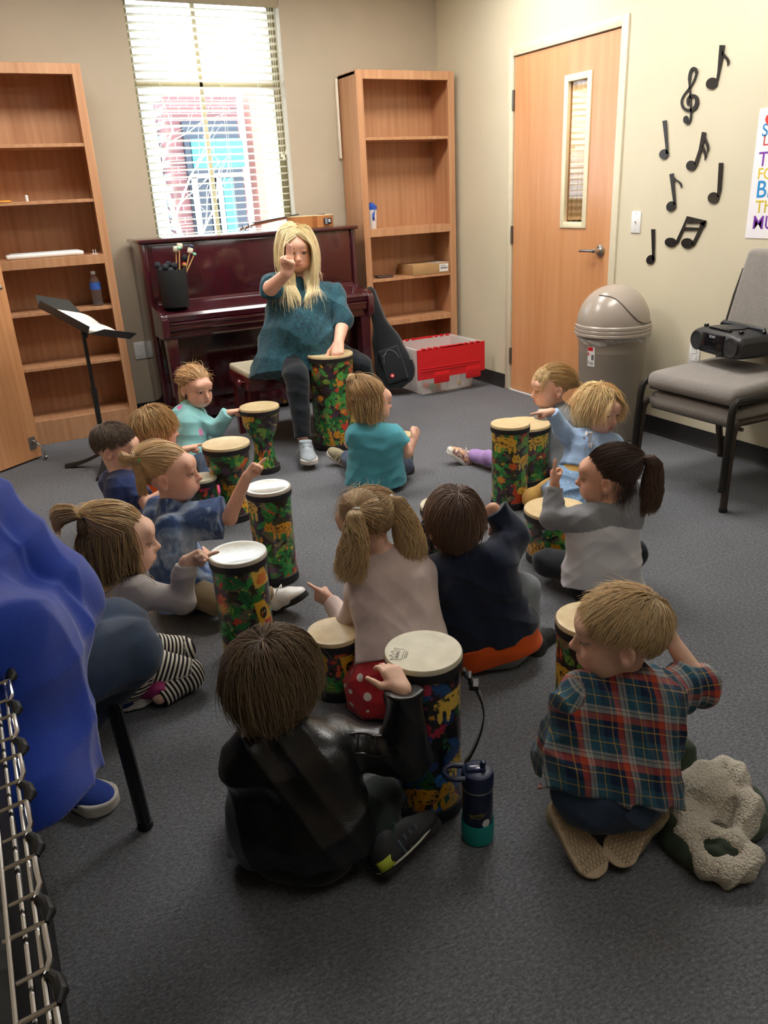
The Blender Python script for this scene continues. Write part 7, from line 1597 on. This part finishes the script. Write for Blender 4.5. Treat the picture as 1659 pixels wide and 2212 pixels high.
o_ = nrm(T0-P.H); P.hair(tail(T0, tailpath(T0, o_*.03, nrm(-RT)*.045-UPV*.004, -RT*.02-UPV*.02, -UPV*.02), 520, .010, .033, 127, .001, 12), .0012, 'c9aa78', 128, root=.85); P.tie(T0+o_*.004, o_, .012, M('dark_elastic', '2a2420', .6, .05))
P.hair(tail(T0, tailpath(T0, o_*.015-UPV*.01, -UPV*.03-FW*.012, -UPV*.03), 260, .010, .014, 129, .001, 10), .0012, '5a4630', 130)
P.done()
# ================================================================== 14 teacher
J = PZ['teacher']; J['w'] = 1.; J['depth'] = .95
P = Person('adult in a teal print top on the piano bench holding up two fingers', J['pel'], J, rg(171, -10), 'rosy', 1.16, (0, 0, 1), 1.5, 1, 'cdbb92', noface(.42, .62, -.3, -.8), '9a835c', None, True, .0042, 1.1)
def tex(S): 
    for e_ in (-1, 1): S.ell(P.chest+P.lat*.07*e_+P.fwd*.06-UPV*.03, (.085, .08, .085), None, .06)
    S.ell(P.J['pel']+P.fwd*.06+UPV*.10, (.15, .12, .12), P.R if 0 else np.stack([P.lat, P.fwd, P.up], 1), .06)
for a in J['arms']: a['sleeve'] = (1., .0)
J['arms'][0]['sleeve'] = (1., .30); J['arms'][1]['sleeve'] = (.80, 0)
P.top(MTEALP, .014, sleeve=(1., .25), hemn=nrm(-UPV+P.fwd*.4), hem=.17, amp=.006, seed=131, wide=1.15, belly=.03, flare=.02, name='tunic_top', extra=tex, bag=1.0, h=.005, fsc=.8)
P.bottom(MBLKL, .008, upto=1., seed=132, seat=.105, amp=.003, name='leggings', h=.005, bag=1.0)
MGREYS = M('light_grey_knit', '9aa4ac', .85, .08, 60, .3, 300)
fp = V3(*Zz(660, 955, .11)); P.shoe(fp, nrm(Zz(668, 992, .03)-Zz(648, 940, .03)), nrm(UPV+FW*.1), .25, .046, MGREYS, MWRUB, .026, high=.065, laces=M('pale_lace', 'bcc8d0', .8, .05), h=.004)
P.shoe(J['legs'][0]['an']-UPV*.05, rg(170), UPV, .25, .046, MGREYS, MWRUB, .026, high=.065, h=.004)
m = MB()
for q, L_ in ((-1, .17), (1, .26)):
    c = P.J['neck']+P.fwd*.165-UPV*.14+P.lat*.045*q*-1; m.tube([c+P.fwd*(.03*math.sin(u*1.6))-UPV*L_*u+P.lat*(.012*u*q) for u in np.linspace(0, 1, 8)], .004, 6)
P.add(m.build('drawstring', M('grey_cord', '9aa0a4', .8, .05)))
cl_ = P.collide(.032)+[(P.chest+P.lat*.07*e_+P.fwd*.06-UPV*.03, P.chest+P.lat*.07*e_+P.fwd*.055-UPV*.04, .108, .108) for e_ in (-1, 1)]; tm = noface(.40, .66, -.3, -.85)
X = grow(P.H, P.R, 1.16, 3400, lambda u, r: .44+.09*r.rand(len(u)), 133, lambda u, L: tm(u, L)*(u[:, 1] > -.35), (0, .3, .95), .75, .9, .030, .0, 22, cl_, part=-.01, jit=.10, back=-.42, guard=1.12); P.hair(X, .0016, 'e4d6ae', 134, root=.85, var=.22)
X = grow(P.H, P.R, 1.16, 2200, lambda u, r: .36+.08*r.rand(len(u)), 137, lambda u, L: tm(u, L)*(u[:, 1] < -.2), (0, .1, .99), .75, .9, .028, .0, 18, cl_, jit=.10, guard=1.1); P.hair(X, .0016, 'd6c69c', 138, root=.8, var=.22)
P.done()
# ================================================================== 15 person in blue fleece
J = PZ['fleece']; J['w'] = 1.1
P = Person('adult in a cobalt blue fleece and jeans on a chair at the left edge', J['pel'], J, rg(70, -6), 'rosy', 1.14, (0, 0, 1), 1.55, 2, '5a4636', noface(.42, .58, -.2, -.75), None, None, True, .0042, 1.2)
def flx(S):
    p = P.J['pel']; S.cone(p+UPV*.05-FW*.05, V3(*(p-FW*.06-RT*.02)[:2], .40), .13, .12, .05); S.cone(D(72, 1390, 1.30), D(108, 1600, 1.24), .078, .086, .05); S.cone(D(0, 1400, 1.26), D(20, 1620, 1.20), .11, .12, .05); S.cone(D(-60, 1420, 1.24), D(-60, 1650, 1.2), .12, .13, .05); S.cone(P.J['arms'][1]['el']-UPV*.03, D(70, 1400, 1.34), .075, .09, .05)
P.top(MBLUEF, .020, sleeve=(1., .95), hem=.145, amp=.008, seed=141, wide=1.1, belly=.01, flare=.0, name='fleece_jacket', extra=flx, bag=1.5, h=.005, hemn=(0, 0, -1), fsc=.7)
P.bottom(MDENIM, .010, seed=142, seat=.10, name='jeans', h=.005, bag=1.0)
MBLS = M('royal_blue_mesh', '1c3f9a', .8, .1, 80, .3, 300)
so, R_, O_ = P.shoe(Zz(95, 1652, .085), nrm(Zz(235, 1722, .03)-Zz(120, 1690, .03)), UPV, .27, .048, MBLS, MWRUB, .032, high=.07, h=.004)
T = lambda a, b, c: O_+R_@V3(a, b, c); m = MB(); m.tube([T(.046, .10, .07), T(.050, .13, .035), T(.048, .155, .062)], .005, 6); q_ = m.build('side_mark', MWRUB); q_.parent = so
P.shoe(J['legs'][0]['an'], rg(60), UPV, .27, .048, MBLS, MWRUB, .032, high=.07, h=.004)
P.hair(grow(P.H, P.R, 1.14, 1800, lambda u, r: .05+.02*r.rand(len(u)), 143, noface(.4, .5, -.2, -.75), (0, -.4, .9), .2, 1., .01, S=8), .0014, None, 144)
P.done()
# ------------------------------------------------------------------ sherpa lined coat dropped on the carpet
t = NT('sherpa_pile'); co = t.coord(); vo = t.n('ShaderNodeTexVoronoi'); vo.inputs['Scale'].default_value = 190.; t.l(co, vo.inputs['Vector']); n = t.noise(co, 90, 4, .7)
t.set(t.mix(t.math('MULTIPLY', vo.outputs['Distance'], .9), lin('f4ecda'), lin('cfc2aa')), .95, Sheen_Weight=.5, Specular_IOR_Level=.1); t.bump(t.math('SUBTRACT', n, vo.outputs['Distance']), .9, .006); MSHER = t.m
MOLIV = fabric('dark_olive_twill', '3a4536', .85, 600, .3, .15, .15)
def rp(*p): return [onz(q[0]-10, q[1], q[2]) for q in p]
def chain(S, P, r, k=.02):
    for i in range(len(P)-1): S.cone(P[i], P[i+1], r[i] if hasattr(r, '__len__') else r, r[i+1] if hasattr(r, '__len__') else r, k)
cb = onz(1540, 1760); coat = empty('coat', (cb[0], cb[1], 0), label='dark olive coat with cream sherpa lining dropped inside out on the carpet', cat='coat')
S = Sdf(); S.amp, S.seed, S.fsc = .005, 71, 1.3
chain(S, rp((1452, 1655, .04), (1460, 1700, .05), (1478, 1748, .06), (1500, 1700, .085), (1530, 1668, .10), (1575, 1660, .10), (1608, 1690, .095), (1622, 1735, .085), (1618, 1780, .06), (1600, 1812, .045)), [.022, .026, .03, .028, .026, .026, .026, .026, .024, .02])
S.ell(onz(1545, 1735, .028), (.085, .085, .03), None, .03); S.ell(onz(1480, 1730, .03), (.05, .06, .03), None, .03)
chain(S, rp((1505, 1705, .075), (1545, 1712, .085), (1570, 1735, .065)), [.03, .034, .022], .03); chain(S, rp((1520, 1770, .055), (1560, 1750, .05)), .024, .03)
chain(S, rp((1462, 1765, .045), (1500, 1785, .055), (1550, 1805, .058), (1605, 1822, .055), (1632, 1848, .045), (1618, 1872, .035), (1575, 1880, .035), (1535, 1868, .035), (1512, 1838, .035), (1490, 1805, .045)), [.018, .02, .02, .022, .024, .026, .026, .024, .022, .02], .012)
S.ell(onz(1560, 1845, .012), (.05, .045, .010), None, .006); S.cut((0, 0, .006), (0, 0, -1))
V, Q = S.mesh(.0036); V = V+.0022*np.stack([np.sin(V[:, 1]*900+V[:, 2]*500), np.sin(V[:, 0]*850+V[:, 2]*610), np.sin(V[:, 0]*800+V[:, 1]*760)], 1)*.5
o1 = np_mesh('lining', V, Q, MSHER)
S = Sdf(); S.amp, S.seed = .006, 72
chain(S, rp((1448, 1575, .06), (1462, 1600, .075), (1482, 1630, .07), (1500, 1668, .04)), [.022, .03, .034, .03], .02); S.ell(onz(1462, 1592, .085), (.018, .03, .02), None, .008, sub=True)
chain(S, rp((1440, 1700, .03), (1455, 1760, .03), (1480, 1810, .03), (1520, 1862, .022)), [.03, .036, .034, .022], .02); S.ell(onz(1565, 1735, .018), (.10, .10, .018), None, .02); S.cut((0, 0, .002), (0, 0, -1))
V, Q = S.mesh(.0038); o2 = np_mesh('shell', V, Q, MOLIV)
S = Sdf(); S.amp, S.seed = .002, 73
chain(S, rp((1528, 1826, .045), (1545, 1815, .056), (1565, 1820, .058), (1590, 1822, .056), (1602, 1834, .05)), .012, .01); chain(S, rp((1532, 1838, .045), (1555, 1845, .055), (1575, 1832, .058), (1598, 1840, .05)), .012, .006); chain(S, rp((1545, 1850, .042), (1570, 1852, .05), (1595, 1846, .045)), .012, .006)
V, Q = S.mesh(.003); o3 = np_mesh('sleeve_cuff', V, Q, MOLIV); attach(coat, o1, o2, o3)
# ================================================================== LIGHT, CAMERA, OUTPUT
wd = bpy.data.worlds.new('sky'); SC.world = wd; wd.use_nodes = True
nt = wd.node_tree; bg = nt.nodes['Background']; bg.inputs[1].default_value = 8.
tc = nt.nodes.new('ShaderNodeTexCoord'); sx = nt.nodes.new('ShaderNodeSeparateXYZ'); rp = nt.nodes.new('ShaderNodeValToRGB')
nt.links.new(tc.outputs['Generated'], sx.inputs[0]); nt.links.new(sx.outputs[2], rp.inputs[0]); nt.links.new(rp.outputs[0], bg.inputs[0])
rp.color_ramp.elements[0].color = (.78, .88, 1, 1); rp.color_ramp.elements[1].color = (.62, .80, 1, 1)
def area(name, loc, rot_, sx, sy, e, col, portal=False):
    l = bpy.data.lights.new(name, 'AREA'); l.shape = 'RECTANGLE'; l.size = sx; l.size_y = sy; l.energy = e; l.color = col
    o = bpy.data.objects.new(name, l); COL.objects.link(o); o.location = loc; o.rotation_euler = rot_
    if portal: l.cycles.is_portal = True
    return o
area('window_portal', ((WX0+WX1)/2, YB+.15, (WZ0+WZ1)/2), (-PI/2, 0, 0), WX1-WX0, WZ1-WZ0, 1, (1, 1, 1), True)
cam = bpy.data.cameras.new('camera'); co_ = bpy.data.objects.new('camera', cam); COL.objects.link(co_)
Mx = Matrix((Vector(CR), Vector(CU), Vector(-CF))).transposed().to_4x4(); Mx.translation = Vector(CC); co_.matrix_world = Mx
cam.sensor_fit = 'VERTICAL'; cam.sensor_height = 36.; cam.lens = FPX*36./2212; cam.clip_start = .02; cam.clip_end = 200
SC.camera = co_
vs = SC.view_settings; vs.view_transform = 'Standard'; vs.look = 'None'; vs.exposure = .42; vs.gamma = 1.
try: vs.use_curve_mapping = False
except Exception: pass
SC.display_settings.display_device = 'sRGB'
cy = SC.cycles; cy.use_denoising = True; cy.max_bounces = 8; cy.diffuse_bounces = 4; cy.glossy_bounces = 3; cy.transmission_bounces = 6; cy.transparent_max_bounces = 12
cy.caustics_reflective = False; cy.caustics_refractive = False; cy.sample_clamp_indirect = 6.; cy.blur_glossy = 1.; cy.use_adaptive_sampling = True; cy.adaptive_threshold = .015
